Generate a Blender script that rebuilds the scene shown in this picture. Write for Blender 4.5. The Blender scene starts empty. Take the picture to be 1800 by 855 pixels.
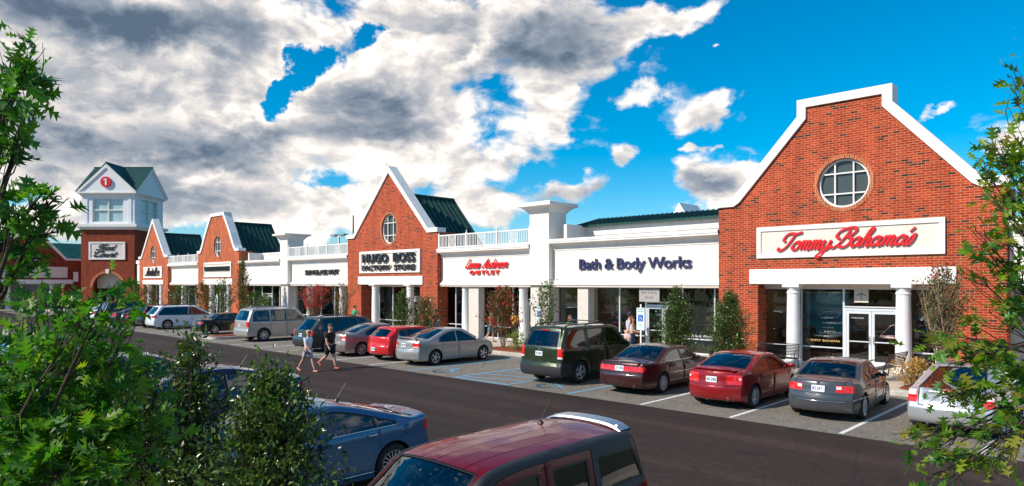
import bpy, bmesh, math, random
from math import sin, cos, pi, radians, atan2, sqrt, atan, tan, hypot
from mathutils import Vector, Matrix, geometry
import numpy as np
D = bpy.data
C = bpy.context.scene.collection
scn = bpy.context.scene
random.seed(7)

# ------------------------------------------------------------------ camera
cam = D.objects.new('camera', D.cameras.new('camera'))
C.objects.link(cam)
cam.location = (0, 0, 3.4)
cam.rotation_euler = (radians(90), 0, radians(43.8))
cam.data.sensor_width = 36
cam.data.lens = 23.8
cam.data.shift_y = 0.0392
cam.data.clip_start = 0.1
cam.data.clip_end = 3000
scn.camera = cam

# ------------------------------------------------------------------ light
SUN_AZ, SUN_EL = 24.0, 38.0       # direction the light travels: +Y turned towards +X
ky, kx = cos(radians(SUN_AZ)) * cos(radians(SUN_EL)), sin(radians(SUN_AZ)) * cos(radians(SUN_EL))
sun = D.objects.new('sun', D.lights.new('sun', 'SUN'))
C.objects.link(sun)
sun.data.energy = 5.0
sun.data.angle = radians(0.5)
sun.data.color = (1.0, 0.92, 0.80)
sun.rotation_euler = Vector((kx, ky, -sin(radians(SUN_EL)))).to_track_quat('-Z', 'Y').to_euler()
sun.location = (-40, -60, 60)

scn.view_settings.view_transform = 'Standard'
scn.view_settings.look = 'None'
scn.view_settings.gamma = 1
scn.view_settings.use_curve_mapping = False
scn.view_settings.exposure = 0.22
scn.render.engine = 'CYCLES'
scn.cycles.max_bounces = 7
scn.cycles.transparent_max_bounces = 10
scn.cycles.use_denoising = True


class NT:
    """tiny node helper"""
    def __init__(s, nt):
        s.nt = nt; nt.nodes.clear()
    def n(s, t, **k):
        nd = s.nt.nodes.new(t)
        for a, v in k.items():
            if a.startswith('_'): setattr(nd, a[1:], v)
        return nd
    def l(s, a, b): s.nt.links.new(a, b)
    def put(s, sock, v):
        if isinstance(v, bpy.types.NodeSocket): s.l(v, sock)
        else: sock.default_value = v
    def math(s, op, a, b=None, c=None, clamp=False):
        nd = s.nt.nodes.new('ShaderNodeMath'); nd.operation = op; nd.use_clamp = clamp
        s.put(nd.inputs[0], a)
        if b is not None: s.put(nd.inputs[1], b)
        if c is not None: s.put(nd.inputs[2], c)
        return nd.outputs[0]
    def vmath(s, op, a, b=None):
        nd = s.nt.nodes.new('ShaderNodeVectorMath'); nd.operation = op
        s.put(nd.inputs[0], a)
        if b is not None: s.put(nd.inputs[1], b)
        return nd.outputs['Value'] if op in ('LENGTH', 'DOT_PRODUCT', 'DISTANCE') else nd.outputs[0]
    def sep(s, v):
        nd = s.nt.nodes.new('ShaderNodeSeparateXYZ'); s.put(nd.inputs[0], v); return nd.outputs
    def comb(s, x, y, z=0.0):
        nd = s.nt.nodes.new('ShaderNodeCombineXYZ')
        s.put(nd.inputs[0], x); s.put(nd.inputs[1], y); s.put(nd.inputs[2], z); return nd.outputs[0]
    def noise(s, v, scale, detail=4, rough=.5, lac=2.0, dist=0.0):
        nd = s.nt.nodes.new('ShaderNodeTexNoise')
        if v is not None: s.l(v, nd.inputs['Vector'])
        nd.inputs['Scale'].default_value = scale; nd.inputs['Detail'].default_value = detail
        nd.inputs['Roughness'].default_value = rough; nd.inputs['Lacunarity'].default_value = lac
        nd.inputs['Distortion'].default_value = dist
        return nd.outputs['Fac']
    def ramp(s, f, pts, interp='LINEAR'):
        nd = s.nt.nodes.new('ShaderNodeValToRGB'); s.put(nd.inputs[0], f)
        cr = nd.color_ramp; cr.interpolation = interp
        while len(cr.elements) < len(pts): cr.elements.new(.5)
        for e, (p, c) in zip(cr.elements, pts):
            e.position = p; e.color = (*c, 1) if len(c) == 3 else c
        return nd.outputs[0]
    def mr(s, v, a, b, c=0.0, d=1.0, smooth=False):
        nd = s.nt.nodes.new('ShaderNodeMapRange')
        if smooth: nd.interpolation_type = 'SMOOTHSTEP'
        s.put(nd.inputs[0], v)
        for i, x in zip((1, 2, 3, 4), (a, b, c, d)): s.put(nd.inputs[i], x)
        return nd.outputs[0]
    def mix(s, f, a, b, mode='MIX'):
        nd = s.nt.nodes.new('ShaderNodeMix'); nd.data_type = 'RGBA'; nd.blend_type = mode
        s.put(nd.inputs[0], f)
        for i, x in ((6, a), (7, b)):
            if isinstance(x, tuple) and len(x) == 3: x = (*x, 1)
            s.put(nd.inputs[i], x)
        return nd.outputs[2]


# ------------------------------------------------------------------ world: sky with broken cumulus
world = D.worlds.new('World'); scn.world = world; world.use_nodes = True
world.cycles.sampling_method = 'MANUAL'; world.cycles.sample_map_resolution = 256
w = NT(world.node_tree)
sky = w.n('ShaderNodeTexSky'); sky.sky_type = 'NISHITA'; sky.sun_disc = False
sky.sun_elevation = radians(SUN_EL)
sky.sun_rotation = radians(180 + SUN_AZ)
sky.air_density = 1.0; sky.dust_density = 0.3; sky.ozone_density = 4.0
SKYK = 0.09
hs = w.n('ShaderNodeHueSaturation'); hs.inputs['Saturation'].default_value = 1.62
hs.inputs['Hue'].default_value = 0.480
hs.inputs['Value'].default_value = 1.45
w.l(sky.outputs[0], hs.inputs['Color'])
tc = w.n('ShaderNodeTexCoord'); dirv = tc.outputs['Generated']
YAW = radians(43.8)
sx, sy, sz = w.sep(w.vmath('NORMALIZE', dirv))[:3]
lat = w.math('ADD', w.math('MULTIPLY', sx, cos(YAW)), w.math('MULTIPLY', sy, sin(YAW)))
dep = w.math('ADD', w.math('MULTIPLY', sx, -sin(YAW)), w.math('MULTIPLY', sy, cos(YAW)))
az = w.math('ARCTAN2', lat, dep)
hor = w.math('SQRT', w.math('MAXIMUM', w.math('SUBTRACT', 1.0, w.math('MULTIPLY', sz, sz)), 1e-4))
el = w.math('DIVIDE', sz, hor)
ae0 = w.comb(az, el, 0.0)
wn = w.nt.nodes.new('ShaderNodeTexNoise'); w.l(ae0, wn.inputs['Vector']); wn.inputs['Scale'].default_value = 9; wn.inputs['Detail'].default_value = 6; wn.inputs['Roughness'].default_value = .6
wv = w.vmath('MULTIPLY', w.vmath('SUBTRACT', wn.outputs['Color'], (.5, .5, .5)), (.16, .12, 0))
ae = w.vmath('ADD', ae0, wv)                      # ragged outlines instead of smooth ovals
def PE(u, v):
    a = atan((u - 900) / 1190); return a, (498 - v) / 1190 * cos(a)
def blobs(lst):
    """sum of soft elliptical patches given by azimuth / elevation"""
    tot = None
    for (u, v, ru, rv, rot, amp) in lst:
        a, e = PE(u, v)
        d = w.vmath('SUBTRACT', ae, (a, e, 0))
        vr = w.n('ShaderNodeVectorRotate'); vr.rotation_type = 'Z_AXIS'
        w.l(d, vr.inputs['Vector']); vr.inputs['Angle'].default_value = -radians(rot)
        ln = w.vmath('LENGTH', w.vmath('MULTIPLY', vr.outputs[0], (1190 / ru * 1.12, 1190 / rv * 1.05, 0)))
        g = w.mr(ln, 0.0, 1.0, amp, 0.0, smooth=True)
        tot = g if tot is None else w.math('ADD', tot, g)
    return tot
# coverage: where the cloud banks stand (azimuth/elevation), broken up by noise
cover = blobs([
    (430, 240, 800, 300, 5, .36), (640, 350, 420, 110, 0, .30), (60, 90, 420, 300, 0, .95), (330, 60, 330, 230, 0, .8), (200, 260, 420, 130, 4, .75), (600, 150, 300, 190, 10, .85), (440, 260, 220, 100, 0, .55),
    (760, 60, 260, 170, 0, .55), (980, 50, 300, 150, 0, 1.0), (1190, 20, 190, 60, 20, .8), (760, 200, 180, 110, 0, .65), (700, 270, 170, 90, 0, .7),
    (360, 345, 320, 100, 0, .65), (160, 390, 260, 60, 0, .45), (520, 380, 120, 60, 0, .6), (850, 375, 130, 55, 0, .55), (860, 285, 190, 50, 6, .55), (640, 380, 120, 50, 0, .4), (960, 180, 150, 90, 20, .6),
    (1240, 200, 80, 48, 20, .80), (1085, 270, 62, 44, 32, .62), (1000, 340, 130, 46, 8, .66), (1255, 330, 120, 70, 0, .85), (965, 225, 70, 36, -25, .5), (1240, 82, 34, 14, 0, .6), (1228, 266, 32, 14, 0, .55), (1120, 155, 60, 32, 0, .55),
    (1650, 182, 50, 12, 10, .5), (1800, 245, 70, 44, 0, .75), (1300, 290, 40, 20, 0, .5),
    (535, 115, 140, 42, 40, -1.45), (655, 48, 60, 30, 25, -1.0), (483, 165, 50, 56, 0, -1.1), (720, 20, 160, 90, 0, .4), (40, 345, 150, 28, 0, -.5), (1480, 80, 260, 260, 0, -.6), (1560, 330, 220, 160, 0, -.6), (1100, 215, 90, 40, 25, -.3), (560, 330, 90, 26, 0, -.4), (950, 300, 100, 26, 0, -.25)])
# a cloud bank also behind and above the camera
# (noise on the direction itself, stretched sideways like cloud decks)
def nz(off, scale, detail, rough, flat=2.1):
    p = w.vmath('ADD', w.comb(az, w.math('MULTIPLY', el, flat), 0.0), off)
    return w.noise(p, scale, detail, rough)
def puff(off):
    """heaped cumulus field: large fbm carrying cauliflower lobes"""
    p = w.vmath('ADD', w.comb(az, w.math('MULTIPLY', el, 1.7), 0.0), off)
    nd = w.nt.nodes.new('ShaderNodeTexNoise'); w.l(p, nd.inputs['Vector']); nd.inputs['Scale'].default_value = 5; nd.inputs['Detail'].default_value = 5
    wob = w.vmath('SCALE', w.vmath('SUBTRACT', nd.outputs['Color'], (.5, .5, .5))); wob.node.inputs['Scale'].default_value = .16
    q = w.vmath('ADD', p, wob)
    f = w.math('MULTIPLY', w.math('SUBTRACT', w.noise(q, 2.7, 10, .62), .5), 2.5)
    for sc_, am in ((6.0, .24), (14.0, .17), (33.0, .11)):
        v = w.nt.nodes.new('ShaderNodeTexVoronoi'); v.feature = 'F1'; v.inputs['Scale'].default_value = sc_; w.l(q, v.inputs['Vector'])
        f = w.math('ADD', f, w.math('MULTIPLY', w.math('SUBTRACT', .26, w.math('POWER', v.outputs['Distance'], 2.0)), am * 1.9))
    return w.math('ADD', f, w.math('MULTIPLY', w.math('SUBTRACT', w.noise(q, 30, 5, .65), .5), .42))
n1 = puff((3.1, 1.7, 0)); n1s = puff((3.1 - .022, 1.7 + .040, 0))
n2 = nz((7.0, 4.0, 2.0), 3.2, 9, .6)
back = w.mr(w.math('ABSOLUTE', az), 1.0, 1.5, 0.0, 0.12, smooth=True)
high = w.mr(el, .55, 1.1, 0.0, 0.02, smooth=True)
base = w.math('ADD', w.math('ADD', cover, back), high)
def dens(n, m):
    return w.math('ADD', base, n)
dn = dens(n1, n2); dn_up = dens(n1s, n2)
alpha = w.mr(dn, .14, .56, smooth=True)
thick = w.mr(dn, .28, 1.3, smooth=True)
darks = blobs([(150, 10, 460, 70, -4, 1.6), (250, 262, 360, 75, 3, 1.25), (60, 170, 200, 130, 0, .45), (650, 205, 190, 95, 6, 1.4), (860, 170, 120, 60, 10, .3), (960, 75, 290, 110, 6, 1.6), (1040, 20, 200, 70, 0, .5), (800, 40, 100, 50, 0, .5),
               (1250, 335, 84, 56, 0, .9), (1000, 350, 110, 42, 0, .8), (360, 350, 190, 46, 0, .75), (480, 235, 70, 45, 0, .8), (390, 250, 90, 40, 0, .4), (845, 342, 90, 26, 0, .6), (380, 150, 120, 60, 20, .3),
               (310, 78, 100, 50, 25, -.6), (470, 195, 130, 36, 12, -.6), (340, 300, 220, 30, 4, -.7), (700, 285, 150, 50, 0, -.5), (830, 75, 24, 80, -45, -1.1), (1120, 90, 80, 50, 20, -.5), (850, 385, 130, 32, 0, -.5), (600, 120, 100, 40, 20, -.2), (520, 395, 90, 40, 0, -.5)])
relief = w.mr(w.math('SUBTRACT', n1s, n1), -.22, .22, -.5, .5)
dkm = w.math('MULTIPLY', w.math('MAXIMUM', darks, -1.0), w.mr(w.math('ADD', n2, w.math('MULTIPLY', n1, .35)), .30, .80, .27, .74))
sh = w.math('ADD', w.math('MULTIPLY', thick, .26), dkm)
sh = w.math('ADD', sh, w.math('MULTIPLY', relief, .52))
sh = w.math('ADD', sh, w.math('MULTIPLY', w.math('SUBTRACT', n2, .5), -.55))
cc = w.ramp(sh, [(0.0, (.98, .92, .86)), (.12, (.80, .75, .71)), (.32, (.57, .56, .57)), (.60, (.30, .34, .40)), (.85, (.16, .21, .28)), (1.0, (.10, .145, .21))])
# sky: deeper overhead, cyan near the horizon comes from the Nishita model itself
cs = w.vmath('SCALE', cc); cs.node.inputs['Scale'].default_value = 1.0 / SKYK * 1.0
blue = w.mix(1.0, hs.outputs[0], w.ramp(w.math('MULTIPLY', el, 1.6), [(0, (.66, .78, .98)), (.14, (.74, .90, 1.02)), (.35, (.72, .92, 1.0)), (.75, (.85, .86, 1.0))]), 'MULTIPLY')
mixc = w.mix(alpha, blue, cs)
below = w.math('LESS_THAN', sz, -0.01)
mixc = w.mix(below, mixc, (1.2, 1.15, 1.0))
bg = w.n('ShaderNodeBackground'); bg.inputs['Strength'].default_value = SKYK
w.l(mixc, bg.inputs['Color'])
wo = w.n('ShaderNodeOutputWorld'); w.l(bg.outputs[0], wo.inputs['Surface'])

# ------------------------------------------------------------------ mesh helpers
def tag(o, label=None, cat=None, group=None, kind=None):
    if label: o['label'] = label
    if cat: o['category'] = cat
    if group: o['group'] = group
    if kind: o['kind'] = kind
    return o
def thing(name, label, cat, loc=(0, 0, 0), rz=0.0, group=None):
    o = D.objects.new(name, None); C.objects.link(o)
    o.location = loc; o.rotation_euler = (0, 0, rz); o.empty_display_size = .3
    return tag(o, label, cat, group)

class MB:
    """collects polygons, links them as ONE mesh object"""
    def __init__(s): s.v = []; s.f = []; s.m = []; s.mi = 0
    def add(s, vs, fs, M=None):
        b = len(s.v)
        s.v += [tuple(M @ Vector(p)) for p in vs] if M is not None else [tuple(p) for p in vs]
        s.f += [tuple(b + i for i in f) for f in fs]; s.m += [s.mi] * len(fs)
        return s
    def box(s, x0, x1, y0, y1, z0, z1, M=None):
        vs = [(x0, y0, z0), (x1, y0, z0), (x1, y1, z0), (x0, y1, z0), (x0, y0, z1), (x1, y0, z1), (x1, y1, z1), (x0, y1, z1)]
        return s.add(vs, [(0, 3, 2, 1), (4, 5, 6, 7), (0, 1, 5, 4), (1, 2, 6, 5), (2, 3, 7, 6), (3, 0, 4, 7)], M)
    def rbox(s, x0, x1, y0, y1, z0, z1, r=.02, M=None):
        """box with chamfered edges"""
        r = min(r, (x1 - x0) * .45, (y1 - y0) * .45, (z1 - z0) * .45)
        bm = bmesh.new(); bmesh.ops.create_cube(bm, size=1)
        for v in bm.verts:
            v.co = ((x0 + x1) / 2 + v.co.x * (x1 - x0), (y0 + y1) / 2 + v.co.y * (y1 - y0), (z0 + z1) / 2 + v.co.z * (z1 - z0))
        bmesh.ops.bevel(bm, geom=bm.edges[:], offset=r, segments=2, affect='EDGES', profile=.5)
        bm.verts.index_update()
        s.add([v.co[:] for v in bm.verts], [[v.index for v in f.verts] for f in bm.faces], M); bm.free(); return s
    def lathe(s, prof, n=24, M=None, a0=0, a1=2 * pi):
        """prof = [(r,z)] round Z"""
        vs = []; full = abs(a1 - a0 - 2 * pi) < 1e-6
        k = n if full else n + 1
        for r, z in prof:
            for i in range(k):
                a = a0 + (a1 - a0) * i / n; vs.append((r * cos(a), r * sin(a), z))
        fs = []
        for j in range(len(prof) - 1):
            for i in range(n):
                i2 = (i + 1) % k
                fs.append((j * k + i, j * k + i2, (j + 1) * k + i2, (j + 1) * k + i))
        return s.add(vs, fs, M)
    def tube(s, pts, rad, n=6, cap=True):
        pts = [Vector(p) for p in pts]; m = len(pts)
        rs = rad if isinstance(rad, (list, tuple)) else [rad] * m
        vs = []; up = Vector((0.13, .27, .95)).normalized()
        for i, p in enumerate(pts):
            t = (pts[min(i + 1, m - 1)] - pts[max(i - 1, 0)])
            if t.length < 1e-6: t = Vector((0, 0, 1))
            t.normalize(); a = t.cross(up)
            if a.length < .1: a = t.cross(Vector((1, 0, 0)))
            a.normalize(); b = t.cross(a)
            for k in range(n):
                q = 2 * pi * k / n; vs.append(tuple(p + (a * cos(q) + b * sin(q)) * rs[i]))
        fs = [(i * n + k, i * n + (k + 1) % n, (i + 1) * n + (k + 1) % n, (i + 1) * n + k) for i in range(m - 1) for k in range(n)]
        if cap: fs += [tuple(range(n - 1, -1, -1)), tuple((m - 1) * n + k for k in range(n))]
        return s.add(vs, fs)
    def prism(s, poly, lo, hi, axis='y', M=None):
        """simple polygon (a,b) extruded along axis"""
        n = len(poly)
        mk = {'y': lambda a, b, c: (a, c, b), 'x': lambda a, b, c: (c, a, b), 'z': lambda a, b, c: (a, b, c)}[axis]
        vs = [mk(a, b, lo) for a, b in poly] + [mk(a, b, hi) for a, b in poly]
        tri = geometry.tessellate_polygon([[Vector((a, b, 0)) for a, b in poly]])
        fs = [tuple(t) for t in tri] + [tuple(n + i for i in reversed(t)) for t in tri]
        fs += [(i, (i + 1) % n, n + (i + 1) % n, n + i) for i in range(n)]
        return s.add(vs, fs, M)
    def plate(s, outer, holes, y0, y1, axis='y', M=None):
        """polygon with holes, extruded"""
        mk = {'y': lambda a, b, c: (a, c, b), 'x': lambda a, b, c: (c, a, b), 'z': lambda a, b, c: (a, b, c)}[axis]
        def ccw(P):
            a = sum(P[i][0] * P[(i + 1) % len(P)][1] - P[(i + 1) % len(P)][0] * P[i][1] for i in range(len(P)))
            return list(P) if a > 0 else list(P)[::-1]
        outer = ccw(outer); holes = [ccw(h) for h in holes]
        pts = [Vector(p) for p in outer]; faces = [list(range(len(outer)))]
        for h in holes:
            faces.append(list(range(len(pts), len(pts) + len(h)))); pts += [Vector(p) for p in h]
        vo, eo, fo, _, _, of = geometry.delaunay_2d_cdt(pts, [], faces, 1, 1e-5, True)
        keep = [f for f, o in zip(fo, of) if o and all(x == 0 for x in o)]
        n = len(vo)
        vs = [mk(p.x, p.y, y0) for p in vo] + [mk(p.x, p.y, y1) for p in vo]
        fs = [tuple(f) for f in keep] + [tuple(n + i for i in reversed(f)) for f in keep]
        cnt = {}
        for f in keep:
            for i in range(len(f)):
                a, b = f[i], f[(i + 1) % len(f)]; cnt[(a, b)] = 1
        for (a, b) in list(cnt):
            if (b, a) not in cnt: fs.append((b, a, n + a, n + b))
        return s.add(vs, fs, M)
    def build(s, name, mats, parent=None, smooth=False, angle=None):
        me = D.meshes.new(name); me.from_pydata(s.v, [], s.f)
        mats = mats if isinstance(mats, (list, tuple)) else [mats]
        for m in mats: me.materials.append(m)
        if len(mats) > 1: me.polygons.foreach_set('material_index', s.m)
        me.validate()
        bm = bmesh.new(); bm.from_mesh(me)
        if s.fixn: bmesh.ops.recalc_face_normals(bm, faces=bm.faces)
        bm.to_mesh(me); bm.free()
        if smooth:
            me.polygons.foreach_set('use_smooth', [True] * len(me.polygons))
            if angle: me.set_sharp_from_angle(angle=radians(angle))
        o = D.objects.new(name, me); C.objects.link(o)
        if parent: o.parent = parent
        return o
    fixn = True

def rect(x0, x1, z0, z1): return [(x0, z0), (x1, z0), (x1, z1), (x0, z1)]
def circ(cx, cz, rx, rz=None, n=36):
    rz = rz or rx
    return [(cx + rx * cos(2 * pi * i / n), cz + rz * sin(2 * pi * i / n)) for i in range(n)]
def catmull(pts, step=6, closed=False):
    P = [Vector(p) for p in pts]; out = []; n = len(P)
    for i in range(n - 1):
        p0, p1, p2, p3 = P[max(i - 1, 0)], P[i], P[i + 1], P[min(i + 2, n - 1)]
        for k in range(step):
            t = k / step
            out.append(.5 * ((2 * p1) + (p2 - p0) * t + (2 * p0 - 5 * p1 + 4 * p2 - p3) * t * t + (3 * p1 - p0 - 3 * p2 + p3) * t ** 3))
    out.append(P[-1]); return out

# ------------------------------------------------------------------ materials
MATS = {}
def pm(name, col, rough=.6, metal=0.0, spec=.5, coat=0.0, var=0.0, vscale=3.0, bump=0.0, bscale=60, emit=None, trans=0.0, sss=None):
    if name in MATS: return MATS[name]
    m = D.materials.new(name); m.use_nodes = True; t = NT(m.node_tree)
    b = t.n('ShaderNodeBsdfPrincipled'); o = t.n('ShaderNodeOutputMaterial'); t.l(b.outputs[0], o.inputs[0])
    b.inputs['Base Color'].default_value = (*col, 1)
    b.inputs['Roughness'].default_value = rough; b.inputs['Metallic'].default_value = metal
    b.inputs['Specular IOR Level'].default_value = spec; b.inputs['Coat Weight'].default_value = coat
    b.inputs['Coat Roughness'].default_value = .03
    if trans: b.inputs['Transmission Weight'].default_value = trans
    if emit: b.inputs['Emission Color'].default_value = (*emit[0], 1); b.inputs['Emission Strength'].default_value = emit[1]
    co = t.n('ShaderNodeTexCoord').outputs['Object']
    if var:
        n = t.noise(co, vscale, 5, .6)
        b1 = tuple(max(0, c * (1 - var)) for c in col); b2 = tuple(min(1, c * (1 + var)) for c in col)
        t.l(t.ramp(n, [(.3, b1), (.7, b2)]), b.inputs['Base Color'])
        t.l(t.mr(n, .3, .7, max(0, rough - .08), min(1, rough + .08)), b.inputs['Roughness'])
    if bump:
        bp = t.n('ShaderNodeBump'); bp.inputs['Strength'].default_value = bump; bp.inputs['Distance'].default_value = .01
        t.l(t.noise(co, bscale, 3, .6), bp.inputs['Height']); t.l(bp.outputs[0], b.inputs['Normal'])
    MATS[name] = m; return m

def brick_mat(name, c_lo, c_hi, dark, mortar, bw=.26, bh=.088, dark_amt=.12, vert=False):
    m = D.materials.new(name); m.use_nodes = True; t = NT(m.node_tree)
    b = t.n('ShaderNodeBsdfPrincipled'); o = t.n('ShaderNodeOutputMaterial'); t.l(b.outputs[0], o.inputs[0])
    x, y, z = t.sep(t.n('ShaderNodeTexCoord').outputs['Object'])[:3]
    h = t.math('ADD', x, y)
    v = t.comb(z, h) if vert else t.comb(h, z)
    def bt(c1, c2, off=0.0):
        bk = t.n('ShaderNodeTexBrick'); bk.offset = .5
        t.l(v, bk.inputs['Vector'])
        bk.inputs['Scale'].default_value = 1; bk.inputs['Brick Width'].default_value = bw; bk.inputs['Row Height'].default_value = bh
        bk.inputs['Mortar Size'].default_value = .0085; bk.inputs['Mortar Smooth'].default_value = .15; bk.inputs['Bias'].default_value = off
        bk.inputs['Color1'].default_value = (*c1, 1); bk.inputs['Color2'].default_value = (*c2, 1); bk.inputs['Mortar'].default_value = (0, 0, 0, 1)
        return bk
    k = bt((0, 0, 0), (1, 1, 1))
    rnd = t.n('ShaderNodeRGBToBW'); t.l(k.outputs['Color'], rnd.inputs[0])
    mid = tuple((a + c) / 2 for a, c in zip(c_lo, c_hi))
    col = t.ramp(rnd.outputs[0], [(0, dark), (dark_amt, dark), (dark_amt + .02, c_lo), (.55, mid), (.8, c_hi), (1, tuple(min(1, q * 1.12) for q in c_hi))])
    big = t.noise(t.comb(h, z), .35, 4, .6); fine = t.noise(t.comb(h, z, y), 9, 4, .65)
    col = t.mix(1.0, col, t.ramp(big, [(.3, (.82, .82, .84)), (.7, (1.08, 1.06, 1.04))]), 'MULTIPLY')
    col = t.mix(1.0, col, t.ramp(fine, [(.3, (.8, .8, .8)), (.7, (1.15, 1.15, 1.15))]), 'MULTIPLY')
    run = t.noise(t.comb(t.math('MULTIPLY', h, 2.2), t.math('MULTIPLY', z, .22)), 1.0, 5, .65)
    col = t.mix(1.0, col, t.ramp(run, [(.32, (.78, .76, .76)), (.55, (1, 1, 1)), (.75, (1.06, 1.05, 1.04))]), 'MULTIPLY')
    mort = t.mix(1.0, (*mortar, 1), t.ramp(run, [(.3, (.7, .68, .66)), (.6, (1, 1, 1))]), 'MULTIPLY')
    col = t.mix(k.outputs['Fac'], col, mort)
    t.l(col, b.inputs['Base Color']); b.inputs['Roughness'].default_value = .88
    b.inputs['Specular IOR Level'].default_value = .2
    bp = t.n('ShaderNodeBump'); bp.inputs['Strength'].default_value = .6; bp.inputs['Distance'].default_value = .008; bp.invert = True
    t.l(k.outputs['Fac'], bp.inputs['Height']); t.l(bp.outputs[0], b.inputs['Normal'])
    return m
BRICK = brick_mat('red_brick', (.34, .031, .010), (.475, .056, .016), (.08, .028, .022), (.52, .26, .15), dark_amt=.07)
BRICK2 = brick_mat('orange_brick', (.41, .058, .018), (.55, .098, .031), (.14, .06, .045), (.58, .30, .17), dark_amt=.04)
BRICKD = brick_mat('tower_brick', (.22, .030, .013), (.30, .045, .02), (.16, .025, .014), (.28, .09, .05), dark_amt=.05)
SOLDIER = brick_mat('soldier_brick', (.40, .08, .03), (.52, .12, .045), (.30, .06, .03), (.58, .38, .22), bw=.24, bh=.085, vert=True, dark_amt=.05)

def stucco(name, col, streak=.06, joint=0.0):
    m = D.materials.new(name); m.use_nodes = True; t = NT(m.node_tree)
    b = t.n('ShaderNodeBsdfPrincipled'); o = t.n('ShaderNodeOutputMaterial'); t.l(b.outputs[0], o.inputs[0])
    co = t.n('ShaderNodeTexCoord').outputs['Object']; x, y, z = t.sep(co)[:3]
    n = t.noise(t.comb(t.math('MULTIPLY', x, 3.0), y, t.math('MULTIPLY', z, .35)), 1.3, 5, .65)
    n2 = t.noise(co, .8, 4, .6)
    cd = tuple(c * (1 - streak * 1.6) for c in col)
    c1 = t.ramp(n, [(.3, cd), (.62, col)])
    c1 = t.mix(1.0, c1, t.ramp(n2, [(.3, (.93, .92, .90)), (.6, (1, 1, 1))]), 'MULTIPLY')
    if joint:
        j = t.math('LESS_THAN', t.math('FRACT', t.math('ADD', t.math('DIVIDE', t.math('ADD', x, y), joint), 50.37)), .012 / joint)
        c1 = t.mix(t.math('MULTIPLY', j, .45), c1, (.30, .26, .22))
    t.l(c1, b.inputs['Base Color']); b.inputs['Roughness'].default_value = .8; b.inputs['Specular IOR Level'].default_value = .25
    bp = t.n('ShaderNodeBump'); bp.inputs['Strength'].default_value = .25; bp.inputs['Distance'].default_value = .004
    t.l(t.noise(co, 90, 3, .6), bp.inputs['Height']); t.l(bp.outputs[0], b.inputs['Normal'])
    return m
WHITE = stucco('white_stucco', (.80, .75, .69), .07, 2.9); CREAM = stucco('cream_stucco', (.77, .68, .60)); TRIM = stucco('white_trim', (.84, .80, .76), .05, 2.1)
PIER = stucco('grey_pier', (.66, .61, .55))
SIDING = pm('white_siding', (.76, .75, .76), .6)
COLM = stucco('column_white', (.78, .77, .77), .04)

def glass_mat(name, tint, refl=.12, dark=.55, rough=0.0):
    m = D.materials.new(name); m.use_nodes = True; t = NT(m.node_tree)
    o = t.n('ShaderNodeOutputMaterial'); tr = t.n('ShaderNodeBsdfTransparent'); tr.inputs[0].default_value = (*[dark * c for c in tint], 1)
    g = t.n('ShaderNodeBsdfGlossy'); g.inputs['Roughness'].default_value = rough; g.inputs['Color'].default_value = (.95, .98, 1, 1)
    fr = t.n('ShaderNodeFresnel'); fr.inputs['IOR'].default_value = 1.5
    f = t.math('MAXIMUM', t.math('MULTIPLY', fr.outputs[0], 1.6 if refl > .06 else 1.15), refl, clamp=True)
    mx = t.n('ShaderNodeMixShader'); t.l(f, mx.inputs[0]); t.l(tr.outputs[0], mx.inputs[1]); t.l(g.outputs[0], mx.inputs[2]); t.l(mx.outputs[0], o.inputs[0])
    return m
SHOPGLASS = glass_mat('shop_glass', (.85, .92, .90), .05, .85)
CARGLASS = glass_mat('car_glass', (.42, .60, .60), .10, .40)
CARDARK = glass_mat('car_privacy_glass', (.3, .3, .34), .09, .16)
ROUNDGLASS = pm('round_window_glass', (.05, .06, .055), .25, spec=.6)
TOWGLASS = pm('tower_frosted_glass', (.42, .55, .56), .25, spec=.6, var=.2, vscale=.4)
ALU = pm('white_aluminium', (.72, .75, .78), .35, .3)
DARK = pm('dark_interior', (.035, .03, .03), .8)
ROOMW = pm('shop_wall', (.16, .10, .06), .8, var=.3)
BLACKM = pm('black_metal', (.018, .014, .016), .45, spec=.5)
BLACKT = pm('black_letter', (.012, .012, .014), .45)
REDT = pm('red_letter', (.70, .008, .012), .35, spec=.5)
NAVY = pm('navy_letter', (.022, .022, .09), .45)
GREYM = pm('grey_metal', (.32, .32, .33), .45, .4)

def roof_mat():
    m = D.materials.new('green_roof'); m.use_nodes = True; t = NT(m.node_tree)
    b = t.n('ShaderNodeBsdfPrincipled'); o = t.n('ShaderNodeOutputMaterial'); t.l(b.outputs[0], o.inputs[0])
    co = t.n('ShaderNodeTexCoord').outputs['Object']
    t.l(t.ramp(t.noise(co, 1.2, 5, .6), [(.3, (.003, .034, .026)), (.7, (.006, .062, .042))]), b.inputs['Base Color'])
    b.inputs['Roughness'].default_value = .42; b.inputs['Metallic'].default_value = 0.0
    return m
ROOF = roof_mat()

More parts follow.
